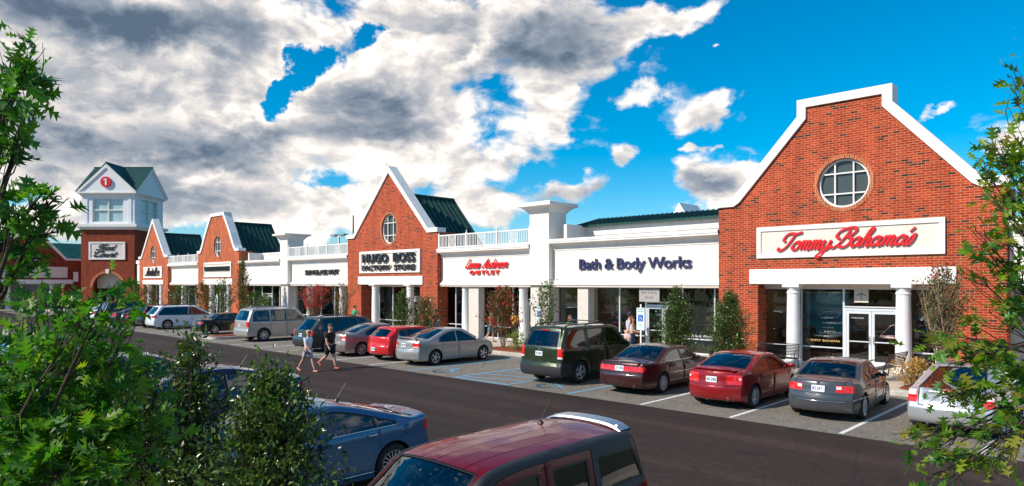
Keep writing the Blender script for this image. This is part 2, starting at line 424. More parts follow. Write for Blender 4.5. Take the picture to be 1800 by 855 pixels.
def ground_mat(name, c1, c2, speck=.0, crack=False, rough=.9, stain=.25, blotch=.25, stripes=None):
    m = D.materials.new(name); m.use_nodes = True; t = NT(m.node_tree)
    b = t.n('ShaderNodeBsdfPrincipled'); o = t.n('ShaderNodeOutputMaterial'); t.l(b.outputs[0], o.inputs[0])
    co = t.n('ShaderNodeTexCoord').outputs['Object']
    n1 = t.noise(co, blotch, 6, .65); n2 = t.noise(co, 45, 3, .7); n3 = t.noise(co, 4, 5, .6)
    col = t.ramp(n1, [(.3, c1), (.7, c2)])
    col = t.mix(1.0, col, t.ramp(n3, [(.3, (1 - stain,) * 3), (.65, (1.04, 1.03, 1.02))]), 'MULTIPLY')
    if stripes:
        xx, yy, zz = t.sep(co)[:3]
        st = t.noise(t.comb(t.math('MULTIPLY', xx, .05), t.math('MULTIPLY', yy, 1.1)), 1.0, 4, .6)
        col = t.mix(1.0, col, t.ramp(st, [(.32, (.74, .74, .74)), (.5, (1.0, 1.0, 1.0)), (.68, (1.5, 1.46, 1.42))]), 'MULTIPLY')
        oil = t.noise(co, 1.1, 3, .5); col = t.mix(t.mr(oil, .66, .72, 0, .55), col, (.010, .008, .008))
        pv = t.n('ShaderNodeTexVoronoi'); pv.feature = 'DISTANCE_TO_EDGE'; pv.inputs['Scale'].default_value = .13; t.l(co, pv.inputs['Vector'])
        col = t.mix(t.mr(pv.outputs['Distance'], 0, .004, .5, 0), col, (.012, .010, .009))
    if speck:
        vo = t.n('ShaderNodeTexVoronoi'); vo.inputs['Scale'].default_value = 48; t.l(co, vo.inputs['Vector'])
        bw = t.n('ShaderNodeRGBToBW'); t.l(vo.outputs['Color'], bw.inputs[0])
        col = t.mix(1.0, col, t.ramp(bw.outputs[0], [(.2, (1 - speck,) * 3), (.8, (1 + speck,) * 3)]), 'MULTIPLY')
    if crack:
        vo = t.n('ShaderNodeTexVoronoi'); vo.feature = 'DISTANCE_TO_EDGE'; vo.inputs['Scale'].default_value = .17
        t.l(t.vmath('ADD', co, t.vmath('SCALE', t.n('ShaderNodeTexNoise').outputs['Color'])), vo.inputs['Vector'])
        col = t.mix(t.mr(vo.outputs['Distance'], .0, .0022, .75, 0), col, (.04, .04, .04))
    t.l(col, b.inputs['Base Color']); b.inputs['Roughness'].default_value = rough; b.inputs['Specular IOR Level'].default_value = .25
    bp = t.n('ShaderNodeBump'); bp.inputs['Strength'].default_value = .5; bp.inputs['Distance'].default_value = .008
    t.l(n2, bp.inputs['Height']); t.l(bp.outputs[0], b.inputs['Normal'])
    return m
ROADM = ground_mat('fresh_asphalt', (.030, .0185, .0145), (.041, .026, .021), speck=.34, stain=.22, rough=.82, stripes=True)
LOTM = ground_mat('old_asphalt', (.165, .146, .120), (.225, .202, .170), speck=.42, crack=True, stain=.22)
EARTHM = ground_mat('outer_ground', (.05, .06, .03), (.10, .095, .05), stain=.3)
CONC = ground_mat('sidewalk_concrete', (.46, .38, .30), (.56, .48, .39), speck=.06, stain=.15, blotch=.5)
KERBM = ground_mat('kerb_concrete', (.44, .40, .35), (.54, .50, .44), speck=.08, stain=.2, blotch=.8)
MULCHM = ground_mat('mulch', (.13, .035, .014), (.26, .075, .03), speck=.55, stain=.35, blotch=3)
WLINE = pm('white_paint_line', (.66, .66, .63), .75, var=.14, vscale=9)
BLINE = pm('blue_paint_line', (.15, .38, .56), .75, var=.18, vscale=9)
# ------------------------------------------------------------------ ground
def sheet(name, x0, x1, y0, y1, z, m, kind='structure'):
    o = MB().add([(x0, y0, z), (x1, y0, z), (x1, y1, z), (x0, y1, z)], [(0, 1, 2, 3)]).build(name, m); return tag(o, kind=kind)
sheet('ground', -900, 700, -700, 900, -.02, EARTHM)
sheet('parking_lot', -118, 60, -30, 28, 0.0, LOTM)
sheet('road', -112, 60, 8.6, 16.05, 0.004, ROADM)
# sidewalk with kerb in front of the shops
swk = MB(); swk.rbox(-93, 40, 22.98, 28.9, -.1, .15, .01)
tag(swk.build('sidewalk', CONC), kind='structure')
kb = MB(); kb.rbox(-93, 40, 22.78, 22.98, -.1, .155, .03)
tag(kb.build('kerb', KERBM), kind='structure')
jn = MB()
for i in range(70): jn.box(-92 + i * 1.85, -91.985 + i * 1.85, 23.0, 27.1, .1, .1515)
jn.box(-93, 39, 25.0, 25.012, .1, .1515)
tag(jn.build('sidewalk_joints', pm('joint_dark', (.22, .18, .14), .9)), kind='structure')
# stall lines
SX = [-5.22 - 2.64 * i for i in range(-5, 20)]
lw = MB(); lb = MB()
def linebox(mb, xa, ya, xb, yb, wd=.10, z=.008):
    d = Vector((xb - xa, yb - ya, 0)); n = Vector((-d.y, d.x, 0)).normalized() * wd / 2
    a, b = Vector((xa, ya, z)), Vector((xb, yb, z)); mb.add([a - n, b - n, b + n, a + n], [(0, 1, 2, 3)])
blue_i = {-13.14, -15.78, -18.42, -21.06}
for k, x in enumerate(SX):
    if x < -54: continue
    if -42.5 < x < -41: continue
    isb = any(abs(x - q) < .2 for q in (-13.14, -15.78, -18.42, -21.06))
    if isb: linebox(lb, x, 16.15, x, 22.7, .11)
    else: linebox(lw, x, 16.15, x, 22.7, .11)
for i in range(7):
    y0 = 16.6 + i * .95; linebox(lb, -18.35, y0, -15.85, y0 + .62 - (.0), .09)
linebox(lb, -18.42, 16.22, -15.78, 16.22, .12, .0085)
for i in range(26): linebox(lw, -2.58 - 2.65 * i, 3.0, -2.58 - 2.65 * i, 8.35, .10)
for i in range(13): linebox(lw, -56 - 2.9 * i, 16.15, -56 - 2.9 * i, 22.7, .10)
tag(lw.build('painted_white_lines', WLINE), kind='structure')
# accessible symbols painted on the stalls
def hc_symbol(mb, cx, cy, s, z=.009, up='g', M=None):
    """wheelchair mark made of strokes; x to the right, y up"""
    st = [[(0, .95), (.02, .9)], [(.0, .75), (.05, .35), (.42, .35), (.62, -.05), (.78, -.0)], [(.03, .58), (.38, .58)]]
    arc = [(.08 + .36 * cos(radians(a)), .02 + .36 * sin(radians(a)) - .06) for a in range(125, 352, 16)]
    st.append(arc)
    for i, q in enumerate(st):
        wdt = .12 if i else .2
        for (a, b), (c_, d_) in zip(q, q[1:]):
            xa, ya, xb, yb = cx + a * s, cy + b * s, cx + c_ * s, cy + d_ * s
            d = Vector((xb - xa, yb - ya, 0)); L = d.length or .01; d.normalize(); n = Vector((-d.y, d.x, 0)) * wdt * s / 2
            p, r = Vector((xa, ya, z + i * .0006)) - d * wdt * s * .3, Vector((xb, yb, z + i * .0006)) + d * wdt * s * .3
            mb.add([p - n, r - n, r + n, p + n], [(0, 1, 2, 3)], M)
hc_symbol(lb, -14.75, 17.0, .95); hc_symbol(lb, -20.1, 17.0, .95)
tag(lb.build('painted_blue_lines', BLINE), kind='structure')

# planting beds (mulch mounds held by kerbs)
def bed(x0, x1, y0, y1, z, name='planting_bed', kerb=True):
    n = 20; pts = []
    cx, cy, a, b = (x0 + x1) / 2, (y0 + y1) / 2, (x1 - x0) / 2, (y1 - y0) / 2
    for i in range(n * 2):
        t = 2 * pi * i / (n * 2); ct, st_ = cos(t), sin(t)
        pts.append((cx + a * math.copysign(abs(ct) ** .45, ct), cy + b * math.copysign(abs(st_) ** .45, st_)))
    rings = [(1.0, 0), (.96, .03), (.8, .06), (.5, .09), (.2, .1)]
    m = MB(); vs = []; fs = []; k = len(pts)
    for s, h in rings:
        for (x, y) in pts: vs.append((cx + (x - cx) * s, cy + (y - cy) * s, z + h + (random.uniform(-.012, .012) if h else 0)))
    for j in range(len(rings) - 1):
        for i in range(k): fs.append((j * k + i, j * k + (i + 1) % k, (j + 1) * k + (i + 1) % k, (j + 1) * k + i))
    fs.append(tuple((len(rings) - 1) * k + i for i in range(k)))
    m.add(vs, fs); tag(m.build(name, MULCHM, smooth=True), kind='structure')
    if kerb:
        q = MB()
        o2 = [(cx + (x - cx) * (1 + .17 / a), cy + (y - cy) * (1 + .17 / b)) for x, y in pts]
        q.plate(o2, [[(cx + (x - cx) * .995, cy + (y - cy) * .995) for x, y in pts]], -.05, .15, 'z')
        tag(q.build('planting_bed_kerb', KERBM), kind='structure')
bed(-42.9, -41.0, 17.0, 22.6, .12)                      # island left of the champagne SUV
for x0, x1 in ((-5.9, -2.0), (-15.4, -10.9), (-24.6, -19.8), (-33.4, -29.2), (-42.6, -37.6), (-59.2, -49.6), (-69, -63.5), (-77, -71)):
    bed(x0, x1, 23.05, 24.75, .15, kerb=False)
bed(-10.3, -6.35, 1.0, 3.6, .12); bed(-22, -11.4, -.8, 2.0, .12)

# ------------------------------------------------------------------ lettering
def text_mesh(s, size, depth, bold=0.0, spacing=1.0, xs=1.0, align='CENTER'):
    cu = D.curves.new('t', 'FONT'); cu.body = s; cu.size = size; cu.extrude = depth / 2; cu.offset = bold
    cu.space_character = spacing; cu.align_x = align; cu.align_y = 'CENTER'; cu.resolution_u = 3
    ob = D.objects.new('t', cu); C.objects.link(ob)
    dg = bpy.context.evaluated_depsgraph_get(); me = D.meshes.new_from_object(ob.evaluated_get(dg))
    D.objects.remove(ob); D.curves.remove(cu)
    vs = [(v.co.x * xs, v.co.y, v.co.z) for v in me.vertices]; fs = [tuple(p.vertices) for p in me.polygons]
    D.meshes.remove(me); return vs, fs
def put_text(mb, s, x, y, z, size, depth=.05, width=None, rot=None, **k):
    """upright text in the XZ plane reading towards -Y, front face at y"""
    vs, fs = text_mesh(s, size, depth, **k)
    if width:
        w0 = max(v[0] for v in vs) - min(v[0] for v in vs); f = width / w0; vs = [(a * f, b, c) for a, b, c in vs]
    M = rot or Matrix()
    mb.add([(x + a, y + depth / 2 - c, z + b) for a, b, c in vs], fs, M)

A_ = [(.75, .85), (.45, 1.0), (.12, .75), (.08, .3), (.3, .02), (.6, .25), (.78, .95)]
SCRIPT = {
 'a': ([A_, [(.8, 1.0), (.72, .4), (.82, .05), (1.0, .1), (1.1, .25)]], 1.02),
 'o': ([[(.55, .98), (.2, .85), (.05, .4), (.25, .03), (.6, .1), (.75, .6), (.55, .98), (.7, .85), (1.0, .9)]], .9),
 'm': ([[(0, .75), (.15, .98), (.12, 0)], [(.12, .5), (.35, .97), (.5, .85), (.47, 0)], [(.47, .5), (.7, .97), (.87, .85), (.83, .2), (.95, .02), (1.15, .25)]], 1.12),
 'n': ([[(0, .75), (.15, .98), (.12, 0)], [(.12, .5), (.35, .97), (.52, .85), (.5, .2), (.62, .02), (.8, .25)]], .78),
 'h': ([[(0, .3), (.42, 1.5), (.45, 1.95), (.25, 1.85), (.12, 1.0), (.1, 0)], [(.1, .5), (.35, .97), (.52, .85), (.5, .2), (.62, .02), (.8, .25)]], .78),
 'y': ([[(0, .75), (.13, .98), (.12, .35), (.35, .03), (.65, .4), (.75, .98)], [(.78, 1.0), (.7, 0), (.45, -.75), (.1, -.95), (-.05, -.7), (.4, -.25), (1.0, .3)]], .98),
 's': ([[(0, .2), (.42, 1.12), (.5, .5), (.35, .05), (.05, .1)]], .6), "'": ([[(-.15, 1.35), (.1, 1.85)]], -.05),
 'u': ([[(0, .75), (.13, .98), (.12, .3), (.3, .03), (.55, .3), (.65, .98)], [(.66, .98), (.64, .2), (.75, .02), (.9, .25)]], .88),
 'r': ([[(0, .4), (.25, 1.1), (.4, .9), (.6, .85), (.5, .2), (.65, .02), (.8, .25)]], .76),
 't': ([[(0, .3), (.3, 1.6), (.2, .3), (.35, .02), (.55, .25)], [(0, 1.1), (.5, 1.15)]], .52),
 'd': ([A_, [(.95, 2.0), (.75, .4), (.85, .02), (1.05, .25)]], 1.02),
 'e': ([[(0, .4), (.5, .6), (.5, .95), (.2, .9), (.08, .4), (.3, .02), (.7, .25)]], .68),
 'l': ([[(0, .3), (.4, 1.5), (.3, 1.95), (.12, 1.6), (.1, .3), (.25, .02), (.45, .25)]], .44),
 ' ': ([], .7),
 'T': ([[(.15, 1.0), (-.12, 1.3), (.05, 1.85), (.55, 2.0), (1.0, 1.9), (1.6, 2.1)], [(.95, 1.95), (.75, 1.1), (.5, .4), (.1, 0), (-.25, .05), (-.25, .35)]], 1.15),
 'F': ([[(.15, 1.0), (-.12, 1.3), (.05, 1.85), (.55, 2.0), (1.0, 1.9), (1.7, 2.1)], [(.95, 1.95), (.75, 1.1), (.5, .4), (.1, 0), (-.25, .05), (-.25, .35)], [(.4, 1.05), (1.2, 1.15)]], 1.15),
 'B': ([[(.95, 1.9), (.75, 1.1), (.45, .35), (.1, -.05), (-.2, .05), (-.2, .25)], [(.3, .95), (-.1, 1.2), (0, 1.75), (.6, 2.1), (1.25, 2.15), (1.5, 1.8), (1.25, 1.3), (.85, 1.1)], [(.85, 1.1), (1.35, 1.0), (1.42, .45), (1.1, .0), (.6, .05), (.4, .3)]], 1.55),
 'C': ([[(1.2, 1.4), (1.25, 1.95), (.7, 2.0), (.2, 1.4), (.1, .5), (.45, .0), (.9, .1), (1.3, .5)], [(.2, 1.4), (-.2, 1.5), (-.3, 1.9)]], 1.25),
 'A': ([[(-.1, .05), (.4, .3), (1.0, 2.0), (.95, .2), (1.1, .02), (1.3, .25)], [(.35, .85), (1.05, .85)]], 1.22),
 'L': ([[(.6, 1.9), (.35, 1.95), (.25, 1.0), (.1, .0), (.5, .1), (.9, .02), (1.0, .25)]], .95),
 'K': ([[(.55, 2.1), (.3, 1.0), (0, -.1)], [(1.0, 1.3), (.4, .8), (.7, .1), (.95, .2)]], .9)}
def script(mb, s, x, y, z, size, width, depth=.06, slant=.42, wt=.085, nib=40, M=None):
    """brush lettering: x-height = size, upright in XZ, front at y"""
    strokes = []; cx = 0
    for ch in s:
        st, adv = SCRIPT[ch]
        for q in st: strokes.append([(cx + a, b) for a, b in q])
        cx += adv
    lo = min(p[0] + slant * p[1] for q in strokes for p in q); hi = max(p[0] + slant * p[1] for q in strokes for p in q)
    fx = width / (hi - lo)
    for k, q in enumerate(strokes):
        P = [Vector(((a + slant * b - lo) * fx, b * size)) for a, b in q]
        P = catmull(P, 7) if len(P) > 2 else [P[0], P[0].lerp(P[1], .5), P[1]]
        n = len(P); vs = []
        for i, p in enumerate(P):
            t = (P[min(i + 1, n - 1)] - P[max(i - 1, 0)]).normalized(); nn = Vector((-t.y, t.x))
            ang = atan2(t.y, t.x) - radians(nib)
            h = size * (wt * .75 + wt * 1.1 * abs(sin(ang)))
            if i in (0, n - 1): h *= .7
            yy = y - .0012 * (k % 9) - .012 * i / n
            a, b = p + nn * h, p - nn * h
            vs += [(x + a.x, yy, z + a.y), (x + b.x, yy, z + b.y), (x + a.x, y + depth, z + a.y), (x + b.x, y + depth, z + b.y)]
        fs = []
        for i in range(n - 1):
            o = i * 4; e = o + 4
            fs += [(o, o + 1, e + 1, e), (o, e, e + 2, o + 2), (o + 1, o + 3, e + 3, e + 1), (o + 2, e + 2, e + 3, o + 3)]
        fs += [(0, 2, 3, 1), (4 * n - 4, 4 * n - 3, 4 * n - 1, 4 * n - 2)]
        mb.add(vs, fs, M)

# ------------------------------------------------------------------ shop buildings
YW, YF, YG = 27.2, 27.53, 27.95      # brick face, stucco fascia face, shop glass
def gable_store(cx, hw, kind, label, brick, sign, roof=True, hole_r=(.93, .93), win_z=7.2, sign_box=(-3.33, 3.33, 4.42, 5.68), door_x=None, group=None, beam=(-3.66, 3.66, 3.36, 3.97), jamb=3.32, right_ret=1.9):
    S = thing('brick_store', label, 'store', (cx, YW, 0), group=group)
    if kind == 'crest':
        outer = [(-hw - .07, 6.63), (-hw - .07, 6.93), (-4.55, 6.93), (-4.3, 7.08), (-1.70, 9.97), (-1.70, 10.62), (1.70, 10.62), (1.70, 9.97), (4.3, 7.08), (4.55, 6.93), (hw + .07, 6.93), (hw + .07, 6.63)]
        inner = [(-hw - .07, 6.63), (-4.35, 6.63), (-4.1, 6.78), (-1.36, 9.85), (-1.36, 10.3), (1.36, 10.3), (1.36, 9.85), (4.1, 6.78), (4.35, 6.63), (hw + .07, 6.63)]
    elif kind == 'curve':
        outer = [(-hw - .07, 6.35), (-hw - .07, 6.6), (-4.05, 6.6), (-3.75, 6.95), (-3.0, 8.1), (-2.2, 9.2), (-1.72, 9.8), (-1.62, 10.08), (-1.62, 10.1), (1.62, 10.1), (1.62, 10.08), (1.72, 9.8), (2.2, 9.2), (3.0, 8.1), (3.75, 6.95), (4.05, 6.6), (hw + .07, 6.6), (hw + .07, 6.35)]
        inner = [(-hw - .07, 6.35), (-3.9, 6.35), (-3.5, 6.75), (-2.72, 7.98), (-1.9, 9.08), (-1.4, 9.7), (-1.3, 9.8), (1.3, 9.8), (1.4, 9.7), (1.9, 9.08), (2.72, 7.98), (3.5, 6.75), (3.9, 6.35), (hw + .07, 6.35)]
    else:
        pk = 11.3 if hw > 4.9 else 10.7; sh = 6.88 if hw > 4.9 else 6.5; a = 4.2 if hw > 4.9 else 3.75
        outer = [(-hw - .07, sh - .28), (-hw - .07, sh), (-a, sh), (0, pk), (a, sh), (hw + .07, sh), (hw + .07, sh - .28)]
        inner = [(-hw - .07, sh - .28), (-a + .08, sh - .28), (0, pk - .46), (a - .08, sh - .28), (hw + .07, sh - .28)]
    # brick wall with round window and shop-front opening
    mid = [(a, b) for a, b in inner]
    mid[0] = (-hw, mid[0][1]); mid[-1] = (hw, mid[-1][1])
    wall_poly = [(-hw, 0.0)] + mid + [(hw, 0.0), (jamb, 0.0), (jamb, beam[3] - .02), (-jamb, beam[3] - .02), (-jamb, 0.0)]
    m = MB(); m.plate(wall_poly, [circ(0, win_z, hole_r[0], hole_r[1])], 0, .42)
    # side returns
    zr = inner[0][1]
    m.box(-hw, -hw + .4, .42, 5.0, 3.2, zr - .003); m.box(hw - .4, hw, .42, right_ret, 3.2, zr - .003)
    m.box(-hw, -jamb, .42, .85, 0, 3.2); m.box(jamb, hw, .42, .85, 0, 3.2)
    m.build('wall', brick, S)
    cp = MB(); cp.plate(outer + inner[::-1][1:-1], [], -.10, .62); cp.build('coping', TRIM, S)
    # round window
    rx, rz = hole_r
    br = MB(); br.plate(circ(0, win_z, rx + .16, rz + .16), [circ(0, win_z, rx + .005, rz + .005)], -.02, .05); br.build('window_surround', SOLDIER, S)
    wn = MB(); wn.plate(circ(0, win_z, rx, rz), [], .22, .26); wo_ = wn.build('round_window', ROUNDGLASS, S)
    fr = MB(); fr.plate(circ(0, win_z, rx, rz), [circ(0, win_z, rx - .075, rz - .075)], .10, .30)
    for q in ((-.34, .34) if rx > .8 else (-.02,)):
        h = rz * sqrt(1 - (q / rx) ** 2) - .05; fr.box(q * rx * 1.05 - .025, q * rx * 1.05 + .025, .12, .2, win_z - h, win_z + h)
    for q in ((-.42, .42) if rx > .8 else (-.35, .35)):
        h = rx * sqrt(1 - q * q) - .05; fr.box(-h, h, .125, .195, win_z + q * rz - .025, win_z + q * rz + .025)
    fr.build('window_frame', TRIM, wo_)
    # sign board
    x0, x1, z0, z1 = sign_box
    sb = MB(); sb.box(x0, x1, -.05, .04, z0, z1); so = sb.build('sign_board', CREAM, S)
    sf = MB(); sf.plate(rect(x0 - .004, x1 + .004, z0 - .004, z1 + .004), [rect(x0 + .17, x1 - .17, z0 + .17, z1 - .17)], -.10, .03); sf.build('sign_frame', TRIM, so)
    if kind != 'none':
        sl = MB(); sl.plate(rect(x0 - .0, x1 + .0, z0 - .105, z0 - .006), [], -.006, .03); sl.build('brick_course', SOLDIER, S)
    lt = MB(); sign(lt)
    lt.build('sign_lettering', lt.mat, so)
    if getattr(lt, 'second', None): lt.second.build('sign_lettering', lt.mat, so)
    # beam and columns
    b = MB(); b.rbox(beam[0], beam[1], -.07, .62, beam[2], beam[3], .02); b.build('beam', TRIM, S)
    sof = MB(); sof.box(-jamb, jamb, .62, .9, 3.2, 3.36); sof.build('soffit', CREAM, S)
    for sx_ in (-1, 1):
        cxx = sx_ * 1.97
        c = MB(); c.lathe([(.31, .15), (.31, .34), (.30, .36), (.265, .40), (.258, 1.6), (.235, 2.95), (.235, 2.98), (.26, 3.0), (.26, 3.04), (.235, 3.06), (.235, 3.14), (.30, 3.22), (.30, 3.24)], 28, Matrix.Translation((cxx, .27, 0)))
        c.box(cxx - .33, cxx + .33, -.06, .60, 3.24, 3.362); c.build('column', COLM, S, smooth=True, angle=40)
    return S

def doors(parent, xc, y, w=.91, h=2.13, n=2, z0=.16):
    """glazed double door; frames, panes, pulls"""
    W = w * n
    fr = MB(); fr.plate(rect(xc - W / 2 - .07, xc + W / 2 + .07, z0, z0 + h + .09), [rect(xc - W / 2, xc + W / 2, z0 - .0, z0 + h)], y - .05, y + .05); fr.build('door_frame', ALU, parent)
    for i in range(n):
        a = xc - W / 2 + w * i; d = MB()
        d.plate(rect(a + .008, a + w - .008, z0 + .01, z0 + h - .008), [rect(a + .10, a + w - .10, z0 + .26, z0 + h - .11)], y - .035, y + .01)
        d.box(a + .10, a + w - .10, y - .02, y - .005, z0 + .98, z0 + 1.02)
        o = d.build('door', ALU, parent)
        g = MB(); g.box(a + .101, a + w - .101, y - .012, y - .004, z0 + .261, z0 + h - .111); g.build('pane', SHOPGLASS, o)
        hx = a + w - .07 if (i == 0 and n > 1) else a + .07
        p = MB(); p.tube([(hx, y - .035, z0 + .92), (hx, y - .09, z0 + .94), (hx, y - .09, z0 + 1.2), (hx, y - .035, z0 + 1.22)], .014); p.build('handle', pm('steel', (.6, .6, .62), .25, .9), o)
def glazing(parent, x0, x1, y, mulls, zlo=.16, zhi=3.22, low=.86, hole=None):
    """aluminium framed glass wall; hole = (x0,x1,ztop) door gap"""
    f = MB(); f.box(x0, x1, y - .04, y + .04, zlo, zlo + .08) if not hole else None
    if hole:
        f.box(x0, hole[0], y - .04, y + .04, zlo, zlo + .08); f.box(hole[1], x1, y - .04, y + .04, zlo, zlo + .08)
    f.box(x0, x1, y - .04, y + .04, zhi - .06, zhi)
    for q in mulls: f.box(q - .03, q + .03, y - .045, y + .045, zlo + .08, zhi - .06)
    def seg(a, b):
        if b - a > .2: f.box(a, b, y - .038, y + .038, low - .025, low + .025)
    if hole: seg(x0, hole[0]); seg(hole[1], x1); f.box(hole[0], hole[1], y - .038, y + .038, hole[2], hole[2] + .05)
    else: seg(x0, x1)
    f.build('window_frame', ALU, parent)
    xs = sorted([x0] + list(mulls) + [x1])
    for a, b in zip(xs, xs[1:]):
        z0 = zlo
        if hole and a >= hole[0] - .05 and b <= hole[1] + .05: z0 = hole[2]
        g = MB(); g.box(a + .031, b - .031, y - .006, y + .006, z0 + .09, zhi - .07); g.build('window_pane', SHOPGLASS, parent)
LAMPM = pm('downlight', (1, .9, .7), .5, emit=((1.0, .78, .50), 90.0))
def room(parent, x0, x1, y, depth=5.5, zt=3.6, wallm=None, lights=5, floor=None):
    m = MB(); m.box(x0, x1, y + depth, y + depth + .1, .1, zt); m.box(x0 - .08, x0, y + .08, y + depth, .1, zt); m.box(x1, x1 + .08, y + .08, y + depth, .1, zt)
    m.build('shop_interior_wall', wallm or ROOMW, parent)
    c = MB(); c.box(x0, x1, y + .05, y + depth, 3.24, 3.34); c.build('shop_ceiling', pm('ceiling_dark', (.16, .13, .11), .8), parent)
    f = MB(); f.box(x0, x1, y - .06, y + depth, .1, .158); f.build('shop_floor', floor or pm('shop_floor_wood', (.20, .12, .07), .45, var=.25), parent)
    r = random.Random(int(x0 * 10))
    for i in range(lights):
        lx = x0 + (x1 - x0) * (i + .5) / lights + r.uniform(-.3, .3)
        for ly in (y + .7, y + 2.4):
            l = MB(); l.lathe([(.0, 3.225), (.055, 3.225), (.06, 3.238)], 10, Matrix.Translation((lx, ly + r.uniform(-.2, .2), 0))); l.build('downlight', LAMPM, parent)

def stuff_rack(x, y, w, h, rows, cols, label, cat='display shelf', z=.158, body=(.16, .10, .07), fill=.8, group=None, seed=1):
    """merchandise shelf with folded goods"""
    r = random.Random(seed)
    t = thing('display_shelf', label, cat, (x, y, z), group=group)
    b = MB(); b.box(-w / 2, -w / 2 + .04, 0, .4, 0, h); b.box(w / 2 - .04, w / 2, 0, .4, 0, h); b.box(-w / 2, w / 2, .4, .43, 0, h)
    for i in range(rows + 1): b.box(-w / 2 + .04, w / 2 - .04, 0, .4, h * i / rows, h * i / rows + .025)
    b.build('shelf_frame', pm('shelf_%d%d%d' % tuple(int(c * 100) for c in body), body, .6), t)
    for ci, c in enumerate(cols):
        g = MB()
        for i in range(rows):
            xx = -w / 2 + .08
            while xx < w / 2 - .2:
                ww = r.uniform(.12, .26); hh = h / rows * r.uniform(.35, .8)
                if r.random() < fill and r.randrange(len(cols)) == ci: g.box(xx, xx + ww, .03 + .01 * ci, .34, h * i / rows + .028, h * i / rows + .028 + hh)
                xx += ww + .03
        if g.f: g.build('folded_goods', pm('goods_%d_%d_%d' % tuple(int(q * 100) for q in c), c, .7), t)
    return t

# --- the store with red script lettering (nearest)
def s_tb(lt):
    lt.mat = REDT; script(lt, "Tommy", -2.44, -.125, 4.72, .33, 2.05, depth=.05, wt=.092); script(lt, "Bahama's", -.42, -.125, 4.78, .33, 2.86, depth=.05, wt=.092)
TBc = -8.70
tb = gable_store(TBc, 5.05, 'crest', 'large red brick store with stepped white gable and red script lettering', BRICK, s_tb, group='shop units along the sidewalk')
doors(tb, .78, .79, h=2.18)
glazing(tb, -3.32, 3.32, .79, [-1.84, -.22, 1.78, 2.9], hole=(-.2, 1.76, 2.46))
room(tb, -3.4, 3.6, .85, 5.5)
pn = MB(); pn.box(.18, .68, .70, .72, 2.66, 3.22); pno = pn.build('hanging_sign', pm('cream_sign', (.62, .56, .46), .6), tb)
pl_ = MB(); pl_.tube([(.43, .693, 2.76), (.43, .693, 3.08)], .008); pl_.tube([(.27, .693, 2.93), (.43, .693, 3.0), (.59, .693, 2.93)], .012); pl_.build('tree_emblem', BLACKT, pno)
sg = MB(); put_text(sg, 'TOMMY BAHAMA', -1.0, .74, 1.12, .12, .004, width=1.3); sg.build('window_lettering', pm('gold_letter', (.7, .45, .15), .5), tb)
hr = MB(); put_text(hr, 'STORE HOURS', .28, .742, 2.06, .07, .004); hr.build('door_lettering', pm('pale_letter', (.6, .6, .6), .5), tb)

def s_hb(lt):
    lt.mat = BLACKT; put_text(lt, 'HUGO  BOSS', 0, -.20, 5.08, .78, .08, width=5.9, bold=.03); lt.second = MB(); put_text(lt.second, 'FACTORY  STORE', 0, -.20, 4.42, .52, .08, width=5.9, bold=.012)
HBc = -37.56
hb = gable_store(HBc, 5.05, 'peak', 'tall red brick store with sharp peaked gable and bold black two-line lettering', BRICK, s_hb, hole_r=(.86, 1.0), win_z=7.05, sign_box=(-3.4, 3.4, 3.98 + .12, 5.6), group='shop units along the sidewalk', beam=(-3.63, 3.63, 3.30, 3.86), right_ret=1.3)
doors(hb, 2.3, .79, n=2); glazing(hb, -3.32, 3.32, .79, [-2.2, -.6, .9, 1.3], hole=(1.32, 3.3, 2.46)); room(hb, -3.4, 3.6, .85, 5.0, wallm=pm('pale_shop_wall', (.30, .25, .20), .8, var=.2))

def s_g2(lt):
    lt.mat = BLACKT; r = random.Random(4); x = -2.75
    while x < 2.75:                                        # a line of small bold capitals, too far to read
        ww = r.choice((.16, .2, .24)); lt.box(x, x + .07, -.17, -.06, 4.58, 4.98); lt.box(x + ww - .07, x + ww, -.17, -.06, 4.58, 4.98)
        zz = r.choice((4.58, 4.74, 4.9)); lt.box(x + .07, x + ww - .07, -.168, -.06, zz, zz + .08); x += ww + .05
G2c = -65.05
g2 = gable_store(G2c, 4.62, 'curve', 'orange brick store with blunt-topped curved gable and one thin line of black lettering', BRICK2, s_g2, hole_r=(.82, 1.0), win_z=6.9, sign_box=(-3.0, 3.15, 3.98, 5.4), group='shop units along the sidewalk', beam=(-3.33, 3.33, 3.27, 3.82), jamb=3.0, right_ret=1.3)
doors(g2, .8, .79, n=2); glazing(g2, -3.0, 3.0, .79, [-1.2, -.2, 1.8], hole=(-.2, 1.8, 2.46)); room(g2, -3.1, 3.3, .85, 4.0)
def s_g1(lt):
    lt.mat = BLACKT; script(lt, "Anntaylor".replace('tay', 'ta'), -2.2, -.16, 4.28, .44, 4.4, depth=.05, wt=.13)
SCRIPT_FIX = None
G1c = -82.4
g1 = gable_store(G1c, 4.55, 'peak', 'orange brick store with narrow pointed gable and black script lettering beside the tower', BRICK2, s_g1, hole_r=(.8, .98), win_z=6.65, sign_box=(-2.9, 2.95, 3.98, 5.25), group='shop units along the sidewalk', beam=(-3.26, 3.26, 3.27, 3.75), jamb=3.0, right_ret=1.3)
glazing(g1, -3.0, 3.0, .79, [-1.2, -.2, 1.8]); room(g1, -3.1, 3.3, .85, 4.0)

